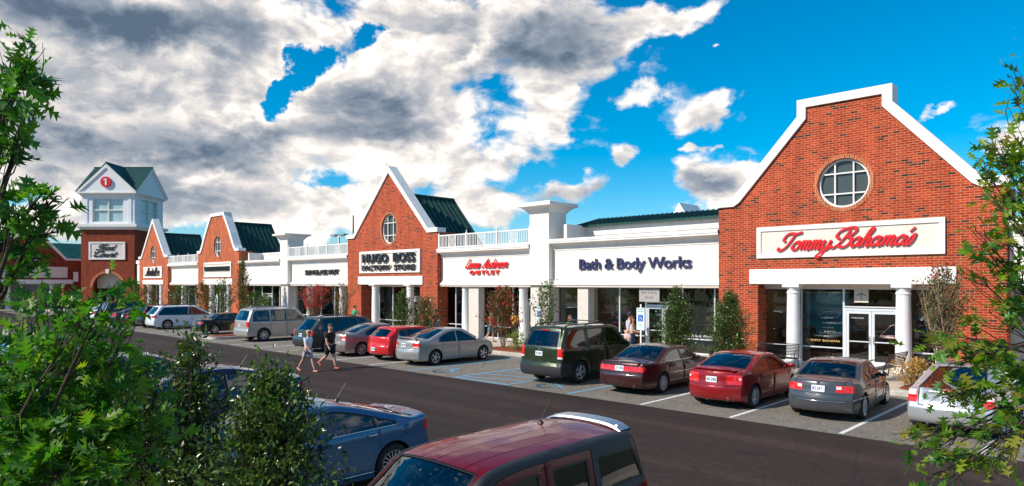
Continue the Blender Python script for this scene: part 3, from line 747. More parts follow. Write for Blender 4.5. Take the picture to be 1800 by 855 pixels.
# --- gabled green roofs behind the peaks
def gable_roof(parent, hwid, zr, ze, y0, y1):
    t = .12
    for sgn in (-1, 1):
        m = MB(); m.add([(0, y0, zr), (0, y1, zr), (sgn * hwid, y1, ze), (sgn * hwid, y0, ze), (0, y0, zr - t), (0, y1, zr - t), (sgn * hwid, y1, ze - t), (sgn * hwid, y0, ze - t)],
                        [(0, 1, 2, 3), (4, 7, 6, 5), (0, 4, 5, 1), (1, 5, 6, 2), (2, 6, 7, 3), (3, 7, 4, 0)])
        n = int((y1 - y0) / .42); nx = Vector((zr - ze, 0, hwid)).normalized(); nx.x *= sgn
        for i in range(n + 1):
            yy = y0 + (y1 - y0) * i / n * .999
            a = Vector((0, yy, zr)); b = Vector((sgn * hwid, yy, ze)); q = nx * .07
            m.add([a, b, b + q, a + q, a + Vector((0, .03, 0)), b + Vector((0, .03, 0)), b + q + Vector((0, .03, 0)), a + q + Vector((0, .03, 0))],
                  [(0, 1, 2, 3), (4, 7, 6, 5), (3, 2, 6, 7), (1, 5, 6, 2), (0, 3, 7, 4), (0, 4, 5, 1)])
        m.build('roof', ROOF, parent)
    rc = MB(); rc.tube([(0, y0, zr + .03), (0, y1 + .03, zr + .03)], .10, 8); rc.build('roof_ridge', ROOF, parent)
    g = MB(); g.prism([(-hwid, ze - t), (hwid, ze - t), (0, zr - t)], y1 - .25, y1 - .15, 'y'); g.build('gable_end', SIDING, parent)
gable_roof(hb, 4.3, 9.5, 4.7, .62, 5.75); gable_roof(g2, 3.9, 9.25, 4.7, .62, 5.4); gable_roof(g1, 3.7, 9.05, 4.6, .62, 5.2)

# --- white stucco units between the brick gables
def cornice_prof(zb, zt, yf, out=.40):
    h = zt - zb; P = [(yf + .3, zb - .02), (yf, zb - .02), (yf - .03, zb)]
    for i in range(7):
        a = pi / 2 * i / 6; P.append((yf - .03 - (out - .08) * (1 - cos(a)), zb + .02 + (h * .62) * sin(a)))
    P += [(yf - out, zb + h * .66), (yf - out, zt), (yf + .3, zt)]
    return P
def white_unit(x0, x1, label, zb, zt, fence=True, parapet=None, name='white_store', z_fas=3.3, flare=True, group='shop units along the sidewalk', roofz=None):
    S = thing(name, label, 'store', ((x0 + x1) / 2, YF, 0), group=group); h = (x1 - x0) / 2
    m = MB(); P = [(0, zb), (.0, z_fas + .32), (-.04, z_fas + .2), (-.20, z_fas + .03), (-.20, z_fas), (.42, z_fas), (.42, zb)]
    m.prism(P, -h, h, 'x'); m.build('fascia', WHITE, S)
    c = MB(); c.prism([(a, b) for a, b in cornice_prof(zb, zt, 0)], -h, h, 'x'); c.build('cornice', TRIM, S, smooth=True, angle=30)
    lip = MB(); lip.box(-h, h, -.425, .2, zt - .1, zt + .035); lip.build('cornice_lip', TRIM, S)
    so = MB(); so.box(-h, h, -.15, .46, z_fas - .1, z_fas - .003); so.build('soffit', CREAM, S)
    rf = MB(); rf.box(-h, h, .3, 9, zt - .45, zt - .35); rf.build('flat_roof', pm('flat_roof', (.35, .34, .33), .9, var=.2), S)
    if parapet:
        pz, py, rz = parapet
        p = MB(); p.box(-h + .7, h, py, py + .2, zt - .4, pz); p.box(-h + .5, -h + .7, .3, py + .2, zt - .4, pz)
        p.box(-h + .5, h, py - .05, py, pz - .16, pz + .01); p.box(-h + .7, h, py - .03, py, pz - .55, pz - .45); p.build('parapet', WHITE, S)
        if rz:
            g = MB(); a = (py - .25, pz + .01); b = (py + 1.9, rz)
            g.prism([a, b, (b[0], b[1] - .12), (a[0], a[1] - .1)], -h + .3, h, 'x')
            n = int(2 * h / .3)
            for i in range(n):
                xx = -h + .3 + (2 * h - .3) * i / n
                g.add([(xx, a[0], a[1]), (xx + .035, a[0], a[1]), (xx + .035, b[0], b[1]), (xx, b[0], b[1]), (xx, a[0], a[1] + .06), (xx + .035, a[0], a[1] + .06), (xx + .035, b[0], b[1] + .06), (xx, b[0], b[1] + .06)],
                      [(4, 5, 6, 7), (0, 1, 5, 4), (0, 4, 7, 3), (1, 2, 6, 5), (2, 3, 7, 6)])
            g.build('roof', ROOF, S)
    if fence:
        F = thing('roof_railing', fence, 'railing', ((x0 + x1) / 2, YF - .25, zt + .035), group='white railings above the cornices')
        nb = 3; bw = 2 * h / nb; ht = .86
        r_ = MB(); r_.box(-h, h, -.03, .03, ht - .07, ht); r_.build('top_rail', TRIM, F)
        r_ = MB(); r_.box(-h, h, -.03, .03, .04, .11); r_.build('bottom_rail', TRIM, F)
        for i in range(nb + 1):
            xx = -h + bw * i + (.06 if i == 0 else -.06 if i == nb else 0)
            p = MB(); p.box(xx - .05, xx + .05, -.05, .05, 0, ht + .06); p.lathe([(.06, ht + .06), (.02, ht + .1), (.045, ht + .15), (0, ht + .22)], 8, Matrix.Translation((xx, 0, 0))); p.build('post', TRIM, F)
        for i in range(nb):
            a, b = -h + bw * i + .08, -h + bw * (i + 1) - .08; mid = (a + b) / 2; pw = .34
            n = int((mid - pw - a) / .13)
            for sgn in (-1, 1):
                bal = MB()
                for k in range(n):
                    q = a + .06 + k * .13 if sgn < 0 else b - .06 - k * .13; bal.box(q - .018, q + .018, -.018, .018, .11, ht - .07)
                q = mid + sgn * pw; bal.box(q - .02, q + .02, -.02, .02, .11, ht - .07); bal.build('baluster_panel', TRIM, F)
            lat_ = MB(); L = pw
            def bar(xa, za, xb, zb_):
                d = Vector((xb - xa, 0, zb_ - za)); n_ = Vector((-d.z, 0, d.x)).normalized() * .016
                A, B = Vector((mid + xa, -.012, za)), Vector((mid + xb, -.012, zb_)); o_ = Vector((0, .024, 0))
                lat_.add([A - n_, B - n_, B + n_, A + n_, A - n_ + o_, B - n_ + o_, B + n_ + o_, A + n_ + o_], [(0, 1, 2, 3), (4, 7, 6, 5), (0, 4, 5, 1), (2, 6, 7, 3), (1, 5, 6, 2), (0, 3, 7, 4)])
            zc = (.11 + ht - .07) / 2; hz = (ht - .18) / 2
            for sgn in (-1, 1):
                bar(-L, zc - sgn * hz, L, zc + sgn * hz)
                for t_ in (.33, .66):
                    bar(-L + 2 * L * t_ * .5, zc + sgn * hz * (1 - t_) * -1, -L * (1 - 0) + 0 + L * t_ * .0, zc - sgn * hz * (1 - 2 * t_) * -1 if False else zc + sgn * (-hz + 2 * hz * t_ * .0) * -1) if False else None
                    bar(-L + L * t_, zc + hz * sgn, -L + L * (t_ + 1) * .5, zc + hz * sgn * (1 - t_) * .9 + 0) if False else None
            for t_ in (.35, .7):
                bar(-L * t_, zc + hz, 0, zc + hz * (1 - t_)); bar(L * t_, zc + hz, 0, zc + hz * (1 - t_)); bar(-L * t_, zc - hz, 0, zc - hz * (1 - t_)); bar(L * t_, zc - hz, 0, zc - hz * (1 - t_))
                bar(-L, zc + hz * t_, -L * (1 - t_), zc); bar(L, zc + hz * t_, L * (1 - t_), zc); bar(-L, zc - hz * t_, -L * (1 - t_), zc); bar(L, zc - hz * t_, L * (1 - t_), zc)
            lat_.build('lattice_panel', TRIM, F)
    return S, h
def column_at(parent, x, y):
    c = MB(); c.lathe([(.31, .15), (.31, .34), (.265, .40), (.258, 1.6), (.235, 2.95), (.26, 3.0), (.26, 3.04), (.235, 3.06), (.30, 3.16), (.30, 3.2)], 26, Matrix.Translation((x, y, 0)))
    c.build('column', COLM, parent, smooth=True, angle=40)
def pilaster(x0, x1, label, ztop, capz, y0=-.33, y1=1.1):
    S = thing('stucco_pilaster', label, 'pilaster', ((x0 + x1) / 2, YF, 0), group='white capped pilasters between the shops'); h = (x1 - x0) / 2
    m = MB(); m.box(-h, h, y0, y1, 3.32, ztop); m.box(-h - .10, h + .10, y0 - .10, y1, 3.30, 3.42); m.box(-h - .05, h + .05, y0 - .05, y1, 3.42, 3.55); m.build('shaft', WHITE, S)
    p = MB(); p.box(-h + .02, h - .02, y0 + .06, y1 - .1, .15, 3.30); p.box(-h - .04, h + .04, y0 + .0, y1 - .05, .15, .45); p.build('pier', PIER, S)
    c = MB(); b = ztop; t_ = capz
    rings = []
    for o_, z in ((0, b - .02), (.06, b), (.10, b + .08), (.2, b + .2), (.34, b + .29), (.44, b + .31), (.46, b + .33), (.46, t_ - .03), (.42, t_)):
        rings.append([(-h - o_, y0 - o_, z), (h + o_, y0 - o_, z), (h + o_, y1 + o_, z), (-h - o_, y1 + o_, z)])
    vs = [p_ for r_ in rings for p_ in r_]; fs = [(j * 4 + i, j * 4 + (i + 1) % 4, j * 4 + 4 + (i + 1) % 4, j * 4 + 4 + i) for j in range(len(rings) - 1) for i in range(4)]
    fs.append(tuple(len(vs) - 4 + i for i in range(4))); c.add(vs, fs); c.build('cap', TRIM, S)
    return S

# unit with navy lettering
bb, h = white_unit(-23.38, -13.76, 'white stucco store with navy blue lettering and wide shop windows', 5.13, 5.68, fence=None, parapet=(6.52, 1.9, 7.05))
t = MB(); put_text(t, 'Bath & Body Works', .18, -.1, 4.33, .74, .07, width=6.35, bold=.012, spacing=.95); t.build('sign_lettering', NAVY, bb)
x_ = lambda X: X - (-23.38 - 13.76) / 2
yb = YG - YF
glazing(bb, x_(-21.0), x_(-13.8), yb, [x_(-19.38), x_(-17.85), x_(-15.9), x_(-14.3)], hole=(x_(-17.82), x_(-15.93), 2.46)); doors(bb, x_(-16.88), yb)
glazing(bb, x_(-23.2), x_(-21.72), yb, [])
p = MB(); p.box(x_(-21.70), x_(-21.02), -.02, .75, .15, 3.2); p.build('pier', PIER, bb)
room(bb, x_(-23.3), x_(-13.8), yb + .06, 5.5, wallm=pm('olive_shop_wall', (.12, .12, .07), .8, var=.3), lights=7, floor=pm('tile_floor', (.30, .24, .18), .4, var=.2))
hg = MB(); hg.box(x_(-18.0), x_(-16.9), .02, .07, 2.52, 3.16); ho = hg.build('hanging_sign', pm('grey_sign', (.34, .32, .30), .6), bb)
ht_ = MB(); put_text(ht_, 'Bath & Body', x_(-17.45), .014, 2.96, .17, .006); put_text(ht_, 'Works', x_(-17.45), .014, 2.72, .17, .006); ht_.build('hanging_sign_lettering', pm('grey_letter', (.14, .13, .13), .6), ho)
wl = MB(); put_text(wl, 'Bath & Body Works', x_(-15.1), yb - .012, 1.0, .17, .004); wl.build('window_lettering', pm('white_letter', (.8, .8, .8), .5), bb)

# unit with the red signature lettering
ka, h = white_unit(-32.51, -24.76, 'white stucco store with red handwritten lettering and columns', 4.95, 5.48, fence='white roof railing above the red handwritten lettering')
x_ = lambda X: X - (-32.51 - 24.76) / 2
t = MB(); script(t, 'Lenne Anderson', x_(-30.2), -.1, 4.32, .24, 3.5, depth=.04, slant=.5, wt=.12); put_text(t, 'OUTLET', x_(-28.6), -.1, 4.02, .30, .05, width=2.5, bold=.02, spacing=1.5); t.build('sign_lettering', REDT, ka)
column_at(ka, x_(-30.5), .25); column_at(ka, x_(-25.75), .25)
glazing(ka, x_(-32.45), x_(-30.0), yb, [x_(-31.6)]); 
p = MB(); p.box(x_(-30.0), x_(-29.15), -.0, .7, .15, 3.2); p.build('pier', PIER, ka)
glazing(ka, x_(-29.1), x_(-24.5), yb, [x_(-27.9), x_(-26.7), x_(-25.6)], hole=(x_(-25.55), x_(-24.6), 2.46)); doors(ka, x_(-25.08), yb, n=1)
room(ka, x_(-32.45), x_(-24.6), yb + .06, 5, wallm=pm('red_brown_wall', (.20, .055, .03), .8, var=.3), lights=6)

sgu, h = white_unit(-51.47, -42.61, 'white stucco store with small black capitals left of the tall peaked gable', 4.9, 5.42, fence='white roof railing left of the tall peaked gable')
x_ = lambda X: X - (-51.47 - 42.61) / 2
t = MB(); put_text(t, 'SUNGLASS HUT', x_(-46.65), -.12, 4.22, .52, .07, width=4.9, bold=.015); t.build('sign_lettering', BLACKT, sgu)
column_at(sgu, x_(-48.9), .25); column_at(sgu, x_(-44.2), .25)
glazing(sgu, x_(-51.2), x_(-42.8), yb, [x_(-49.5), x_(-47.5), x_(-45.5), x_(-44.0)]); room(sgu, x_(-51.3), x_(-42.7), yb + .06, 4.5)

wu, h = white_unit(-60.43, -52.71, 'plain white stucco store without lettering right of the blunt-topped gable', 4.92, 5.36, fence=None, parapet=(6.15, 1.6, None))
x_ = lambda X: X - (-60.43 - 52.71) / 2
glazing(wu, x_(-60.2), x_(-52.9), yb, [x_(-59), x_(-57.4), x_(-55.5), x_(-54.2)], hole=(x_(-57.35), x_(-55.5), 2.46)); doors(wu, x_(-56.4), yb); room(wu, x_(-60.3), x_(-52.9), yb + .06, 4.5)
mu, h = white_unit(-77.85, -69.67, 'narrow white stucco store between the two orange brick gables', 4.9, 5.42, fence='white roof railing between the two orange brick gables')
x_ = lambda X: X - (-77.85 - 69.67) / 2
column_at(mu, x_(-74.9), .25); column_at(mu, x_(-70.6), .25)
bp_ = MB(); bp_.box(x_(-77.8), x_(-69.7), yb + .4, yb + .6, .15, 3.2); bp_.build('back_wall', BRICKD, mu)
glazing(mu, x_(-76.5), x_(-71), yb + .35, [x_(-75), x_(-73)])
ru, h = white_unit(-3.62, 9.0, 'white stucco store right of the large gable behind the leaves', 4.95, 5.5, fence=None)
column_at(ru, -4.2, .25); pg = MB(); pg.box(-h, h, yb + .4, yb + .6, .15, 3.2); pg.build('back_wall', PIER, ru)
ps = MB(); ps.box(-h - 1.0, -h + .02, -.33, .3, 3.3, 3.31)
pilaster(-24.76, -23.38, 'tall white capped pilaster right of the red handwritten lettering', 7.18, 7.72)
pilaster(-52.71, -51.47, 'smaller white capped pilaster left of the small black capitals', 7.0, 7.46)
pj = thing('stucco_pier', 'plain white pier between the tower and the narrow pointed gable', 'pier', (-87.7, YF, 0))
m = MB(); m.box(-.75, .75, -.1, .6, 3.3, 5.7); m.box(-.85, .85, -.2, .7, 5.7, 6.1); m.build('upper_pier', WHITE, pj)
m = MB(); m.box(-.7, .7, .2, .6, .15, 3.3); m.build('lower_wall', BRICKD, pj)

# small roof gable peeking over the green roof strip
vt = thing('roof_vent_gable', 'small white gable peak behind the green roof strip beside the large brick gable', 'roof vent', (-22.0, 38.2, 6.5))
m = MB(); m.prism([(-1.3, 0), (1.3, 0), (0, 2.0)], 0, 2.4, 'y'); m.build('gable', SIDING, vt)
m = MB(); m.prism([(-.45, .5), (.45, .5), (0, 1.2)], -.03, .05, 'y'); m.build('louvre', pm('louvre', (.03, .04, .03), .6), vt)

# rooftop air units + tall lamp mast far behind the railing
for nm, lb_, x, y, w_, h_ in (('air_unit', 'grey rooftop air unit behind the railing, nearest the capped pilaster', -27.6, 31.5, 1.1, .95), ('air_unit', 'grey rooftop air unit behind the middle of the railing', -29.6, 32.0, .9, .7)):
    a = thing(nm, lb_, 'air unit', (x, y, 5.05), group='rooftop air units')
    m = MB(); m.rbox(-w_, w_, -.6, .6, 0, h_, .04); m.build('housing', pm('unit_housing', (.22, .21, .20), .6, var=.15), a)
    m = MB(); m.lathe([(.0, h_ + .1), (.34, h_ + .1), (.38, h_ + .0)], 16); m.build('fan_cover', BLACKM, a)
    m = MB(); [m.box(-w_ + .1 + .16 * i, -w_ + .18 + .16 * i, -.625, -.6, .12, h_ - .12) for i in range(int((2 * w_ - .2) / .16))]; m.build('louvre', BLACKM, a)
lm = thing('lamp_mast', 'thin dark mast rising behind the far railing', 'lamp mast', (-58.5, 38, 0))
m = MB(); m.tube([(0, 0, 0), (0, 0, 6), (0, 0, 10.2)], [.1, .09, .06], 8); m.build('pole', BLACKM, lm)
m = MB(); m.box(-.16, .16, -.12, .12, 0, .5); m.build('base', PIER, lm)
l2 = thing('parking_lamp', 'twin-headed white parking lamp far behind the railing', 'lamp', (-74.0, 46, 0))
m = MB(); m.tube([(0, 0, 0), (0, 0, 9.3)], .12, 8); m.build('pole', TRIM, l2)
for sgn in (-1, 1):
    m = MB(); m.box(sgn * 1.0 - .55, sgn * 1.0 + .55, -.3, .3, 9.3, 9.5); m.build('lamp_head', GREYM, l2)
m = MB(); m.box(-1, 1, -.05, .05, 9.22, 9.3); m.build('arm', TRIM, l2)

# ------------------------------------------------------------------ food-court tower, turned to face the corner
tw = thing('clock_tower_block', 'square brick tower with white lantern, green cross-gable roof and round red number sign', 'tower', (-95.0, 26.1, 0), radians(43.8))
tw.name = 'entrance_tower'
hw_ = 3.35; dp = 6.9          # front at local y=0, body behind
m = MB(); arch = [(-1.9, 0.0), (-1.9, 2.9)] + [(1.9 * cos(pi - pi * i / 18), 2.9 + 1.75 * sin(pi * i / 18)) for i in range(1, 18)] + [(1.9, 2.9), (1.9, 0.0)]
m.plate([(-hw_, 0)] + [(-hw_, 10.1), (hw_, 10.1), (hw_, 0)] + arch[::-1], [], 0, .5)
m.box(hw_ - .4, hw_, .5, dp, 0, 10.1); m.box(-hw_, -hw_ + .4, .5, dp, 0, 10.1); m.box(-hw_ + .4, hw_ - .4, dp - .4, dp, 0, 10.1)
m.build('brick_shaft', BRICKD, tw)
m = MB(); ao = [(2.2 * cos(pi * i / 18), 2.9 + 2.05 * sin(pi * i / 18)) for i in range(19)]; ai = [(1.91 * cos(pi * i / 18), 2.9 + 1.76 * sin(pi * i / 18)) for i in range(19)]
m.plate(ao + ai[::-1], [], -.03, .1); m.build('arch_course', SOLDIER, tw)
m = MB(); m.prism([(-.14, 4.6), (.14, 4.6), (.24, 5.15), (-.24, 5.15)], -.14, .08, 'y'); m.build('keystone', TRIM, tw)
m = MB(); m.box(-2.2, 2.2, 1.4, 1.5, 2.75, 5.0); m.build('arch_tympanum', PIER, tw)
m = MB(); put_text(m, 'FOOD', .95, 1.37, 3.55, .42, .03); put_text(m, 'COURT', .85, 1.37, 3.12, .42, .03); m.build('arch_lettering', pm('taupe_letter', (.16, .14, .13), .6), tw)
m = MB(); m.box(-2.2, 2.2, 2.6, 2.7, 0, 2.75); m.build('entry_back_wall', DARK, tw)
doors(tw, .9, 1.45, n=1, w=1.0); doors(tw, -.4, 1.45, n=1, w=1.0)
m = MB(); m.box(-2.32, 2.2, -.06, .02, 6.35, 8.55); so = m.build('sign_board', CREAM, tw)
m = MB(); m.plate(rect(-2.325, 2.205, 6.345, 8.555), [rect(-2.13, 2.01, 6.54, 8.36)], -.12, .02); m.build('sign_frame', TRIM, so)
m = MB(); script(m, 'Food', -1.35, -.125, 7.55, .32, 2.5, depth=.05, wt=.15); script(m, 'Court', -1.6, -.125, 6.70, .34, 2.8, depth=.05, wt=.15); m.build('sign_lettering', BLACKT, so)
m = MB()
for o_, z0, z1 in ((.12, 10.1, 10.3), (.3, 10.3, 10.42), (.48, 10.42, 10.75)): m.box(-hw_ - o_, hw_ + o_, -o_, dp + o_, z0, z1)
m.build('lower_cornice', TRIM, tw)
# lantern
z0, z1 = 10.75, 14.35
m = MB()
for a, b, c_, d_ in ((-hw_ + .02, -1.95, 0.02, .5), (1.95, hw_ - .02, .02, .5)): m.box(a, b, c_, d_, z0, z1)
m.box(-1.95, 1.95, .03, .5, z0, z0 + .25); m.box(-1.95, 1.95, .03, .5, z1 - .3, z1)
for sgn in (-1, 1):
    xa, xb = (hw_ - .5, hw_ - .02) if sgn > 0 else (-hw_ + .02, -hw_ + .5)
    m.box(xa, xb, .5, 1.5, z0, z1); m.box(xa, xb, dp - 1.4, dp, z0, z1); m.box(xa, xb, 1.5, dp - 1.4, z0, z0 + .25); m.box(xa, xb, 1.5, dp - 1.4, z1 - .3, z1)
m.box(-hw_ + .5, hw_ - .5, dp - .5, dp, z0, z1)
for q in (-2.75, 2.75): m.box(q - .22, q + .22, -.05, .02, z0 + .1, z1 - .1)
m.build('lantern_wall', SIDING, tw)
m = MB(); m.box(-1.95, 1.95, .3, .36, z0 + .25, z1 - .3); g = m.build('front_window', TOWGLASS, tw)
m = MB(); m.box(-.06, .06, .12, .3, z0 + .25, z1 - .3); m.box(-1.95, 1.95, .13, .29, 12.5, 12.63); m.plate(rect(-1.96, 1.96, z0 + .24, z1 - .29), [rect(-1.84, 1.84, z0 + .36, z1 - .41)], .1, .28); m.build('window_frame', TRIM, g)
m = MB(); m.box(hw_ - .35, hw_ - .3, 1.5, dp - 1.4, z0 + .25, z1 - .3); g = m.build('side_window', TOWGLASS, tw)
m = MB(); m.box(hw_ - .3, hw_ - .1, 3.44, 3.56, z0 + .25, z1 - .3); m.box(hw_ - .3, hw_ - .11, 1.5, dp - 1.4, 12.5, 12.63); m.build('window_frame', TRIM, g)
m = MB()
for o_, za, zb_ in ((.1, 14.35, 14.5), (.22, 14.5, 14.6), (.4, 14.6, 14.78)): m.box(-hw_ - o_, hw_ + o_, -o_, dp + o_, za, zb_)
m.build('upper_cornice', TRIM, tw)
# cross gable
ze, zr = 14.8, 18.3; e = .42; X = hw_ + e; Y0, Y1 = -e, dp + e; yc = dp / 2
m = MB(); m.prism([(-X + .1, ze), (X - .1, ze), (0, zr - .15)], Y0 + .14, Y0 + .34, 'y'); m.prism([(-X + .1, ze), (X - .1, ze), (0, zr - .15)], Y1 - .34, Y1 - .14, 'y')
m.prism([(Y0 + .1, ze), (Y1 - .1, ze), (yc, zr - .15)], X - .34, X - .14, 'x'); m.prism([(Y0 + .1, ze), (Y1 - .1, ze), (yc, zr - .15)], -X + .14, -X + .34, 'x'); m.build('gable_wall', SIDING, tw)
m = MB()
for s_ in (-1, 1):
    a, b, c_ = (-X, ze), (0, zr), (X, ze)
    yy0, yy1 = (Y0, Y0 + .14) if s_ < 0 else (Y1 - .14, Y1)
    m.plate([(-X, ze), (0, zr), (X, ze), (X - .45, ze), (0, zr - .5), (-X + .45, ze)], [], yy0 + .02, yy1)
    xx0, xx1 = (-X, -X + .14) if s_ < 0 else (X - .14, X)
    m.plate([(Y0, ze), (yc, zr), (Y1, ze), (Y1 - .45, ze), (yc, zr - .5), (Y0 + .45, ze)], [], xx0, xx1 - .02, 'x')
m.build('rake_trim', TRIM, tw)
m = MB(); T = .1
def tri(a, b, c_):
    a, b, c_ = Vector(a), Vector(b), Vector(c_); n = (b - a).cross(c_ - a).normalized()
    if n.z < 0: n = -n
    q = n * T; m.add([a, b, c_, a + q, b + q, c_ + q], [(0, 2, 1), (3, 4, 5), (0, 1, 4, 3), (1, 2, 5, 4), (2, 0, 3, 5)])
    return n
cx0 = (0, yc, zr)
for s1 in (-1, 1):
    for s2 in (-1, 1):
        crn = (s1 * X, Y0 if s2 < 0 else Y1, ze)
        fr_ = (0, Y0 if s2 < 0 else Y1, zr); sd_ = (s1 * X, yc, zr)
        tri(cx0, fr_, crn); tri(cx0, sd_, crn)
        for k in range(1, 9):                         # standing seams running down each face
            t_ = k / 9
            for E_ in (fr_, sd_):
                top = Vector(cx0).lerp(Vector(E_), t_); vly = Vector(cx0).lerp(Vector(crn), t_); m.tube([top + Vector((0, 0, .12)), vly + Vector((0, 0, .12))], .045, 4)
m.build('roof', ROOF, tw)
m = MB(); m.tube([(0, Y0 - .04, zr + .12), (0, Y1 + .04, zr + .12)], .1, 6); m.tube([(-X - .04, yc, zr + .12), (X + .04, yc, zr + .12)], .1, 6); m.build('roof_ridge', ROOF, tw)
m = MB(); m.lathe([(0, 0), (.62, 0), (.66, .04), (.66, .2), (.0, .2)], 30, Matrix.Translation((0, -.28, 16.0)) @ Matrix.Rotation(radians(90), 4, 'X'))
rs = m.build('round_sign', REDT, tw)
m = MB(); m.box(-.06, .16, -.52, -.481, 15.6, 16.4); m.prism([(-.24, 16.17), (-.06, 16.25), (-.06, 16.4), (-.12, 16.35), (-.24, 16.3)], -.52, -.481, 'y'); m.build('numeral', TRIM, rs)

# ------------------------------------------------------------------ left wing facing +X
wg = thing('brick_wing', 'shaded brick wing with white gable trim behind the oak at the far left', 'store', (-103.0, 19.6, 0), radians(90), group='shop units along the sidewalk')
hwL = 5.6
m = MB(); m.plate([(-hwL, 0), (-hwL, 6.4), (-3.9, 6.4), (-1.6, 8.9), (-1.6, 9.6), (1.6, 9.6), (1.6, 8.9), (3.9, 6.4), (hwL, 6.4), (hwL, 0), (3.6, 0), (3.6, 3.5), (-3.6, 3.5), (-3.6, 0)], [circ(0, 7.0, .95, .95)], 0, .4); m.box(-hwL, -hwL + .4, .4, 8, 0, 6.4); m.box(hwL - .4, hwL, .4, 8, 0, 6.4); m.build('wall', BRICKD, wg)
m = MB(); m.plate([(-hwL - .1, 6.35), (-hwL - .1, 6.62), (-3.95, 6.62), (-1.85, 8.95), (-1.85, 9.9), (1.85, 9.9), (1.85, 8.95), (3.95, 6.62), (hwL + .1, 6.62), (hwL + .1, 6.35), (3.8, 6.35), (1.55, 8.8), (1.55, 9.58), (-1.55, 9.58), (-1.55, 8.8), (-3.8, 6.35)], [], -.1, .55); m.build('coping', TRIM, wg)
m = MB(); m.plate(circ(0, 7.0, .95), [], .2, .25); g = m.build('round_window', ROUNDGLASS, wg)
m = MB(); m.box(-.9, .9, .1, .2, 6.7, 6.76); m.box(-.9, .9, .1, .2, 7.3, 7.36); m.box(-.35, -.29, .1, .2, 6.1, 7.9); m.box(.29, .35, .1, .2, 6.1, 7.9); m.plate(circ(0, 7.0, .95), [circ(0, 7.0, .87)], .08, .24); m.build('window_frame', TRIM, g)
m = MB(); m.box(-4.3, 4.0, -.08, .02, 4.1, 5.5); m.build('sign_board', CREAM, wg)
m = MB(); m.box(-4.6, 4.6, -.12, .6, 3.3, 3.85); m.build('beam', TRIM, wg)
for xx in (-2.3, 2.3): column_at(wg, xx, .2)
m = MB(); m.box(-3.6, 3.6, 1.4, 1.5, 0, 3.3); m.build('back_wall', pm('wing_dark_wall', (.10, .13, .15), .6), wg)
m = MB(); m.box(hwL, hwL + 1.4, -.1, .5, 3.3, 6.2); m.build('upper_pier', WHITE, wg)
m = MB(); m.box(hwL + .05, hwL + 1.35, .2, .5, 0, 3.3); m.build('lower_wall', BRICKD, wg)
m = MB(); m.add([(3.0, 1.2, 6.1), (9.5, 1.2, 6.1), (9.5, 6.5, 8.9), (3.0, 6.5, 8.9), (3.0, 6.5, 6.0), (9.5, 6.5, 6.0)], [(0, 1, 2, 3), (0, 4, 5, 1), (3, 2, 5, 4)]); m.build('roof', ROOF, wg)
tag(swk2 := MB().rbox(-112, -93, 20.0, 40, -.1, .15, .01).build('sidewalk', CONC), kind='structure')
tag(MB().rbox(-112, -99.5, 0, 20.0, -.1, .15, .01).build('sidewalk', CONC), kind='structure')
# ------------------------------------------------------------------ vehicles
def paint(name, col, metal=.25, rough=.28, coat=.8):
    if name in MATS: return MATS[name]
    m = D.materials.new(name); m.use_nodes = True; t = NT(m.node_tree)
    b = t.n('ShaderNodeBsdfPrincipled'); o = t.n('ShaderNodeOutputMaterial'); t.l(b.outputs[0], o.inputs[0])
    b.inputs['Base Color'].default_value = (*col, 1); b.inputs['Metallic'].default_value = metal; b.inputs['Roughness'].default_value = rough
    b.inputs['Coat Weight'].default_value = coat; b.inputs['Coat Roughness'].default_value = .012; b.inputs['Coat IOR'].default_value = 1.42; b.inputs['Specular IOR Level'].default_value = .3
    co = t.n('ShaderNodeTexCoord').outputs['Object']; x, y, z = t.sep(co)[:3]
    dust = t.noise(co, 3.0, 5, .65)                       # a film of road dust, more of it low down where wheels throw it
    f = t.math('MULTIPLY', t.mr(dust, .35, .75), t.mr(z, .2, .75, .24, .03), clamp=True)
    t.l(t.mix(f, (*col, 1), (.16, .14, .12, 1)), b.inputs['Base Color'])
    t.l(t.math('ADD', t.math('MULTIPLY', f, .35), rough), b.inputs['Roughness'])
    MATS[name] = m; return m
TYRE = pm('tyre_rubber', (.018, .017, .017), .85, var=.3, vscale=8); RIM = pm('alloy_rim', (.55, .55, .56), .28, .85); RIMD = pm('dark_alloy', (.16, .16, .17), .35, .8)
CHROME = pm('chrome', (.75, .75, .76), .12, 1.0); PLAST = pm('black_plastic', (.022, .022, .024), .55); SEAL = pm('window_rubber', (.012, .012, .013), .5)
TAILM = pm('tail_lamp_red', (.62, .012, .008), .12, coat=1.0, var=.35, vscale=14, emit=((1, .02, .01), .05)); REVM = pm('reverse_lamp', (.75, .7, .7), .1, coat=1.0)
AMBER = pm('amber_lamp', (.8, .22, .03), .12, coat=1.0)
HEADM = pm('head_lamp', (.6, .63, .66), .08, .4, coat=1.0); PLATEM = pm('plate_white', (.74, .76, .78), .4, var=.06, vscale=20); PLTXT = pm('plate_blue', (.03, .05, .18), .5)
WELL = pm('wheel_well', (.008, .008, .008), .95); SEATG = pm('seat_grey', (.20, .20, .20), .8); SEATB = pm('seat_beige', (.46, .33, .24), .8); SEATD = pm('seat_dark', (.04, .04, .045), .8)
DASH = pm('dashboard', (.03, .03, .032), .7)

def ss(a, b, x):
    t = np.clip((x - a) / (b - a), 0, 1); return t * t * (3 - 2 * t)

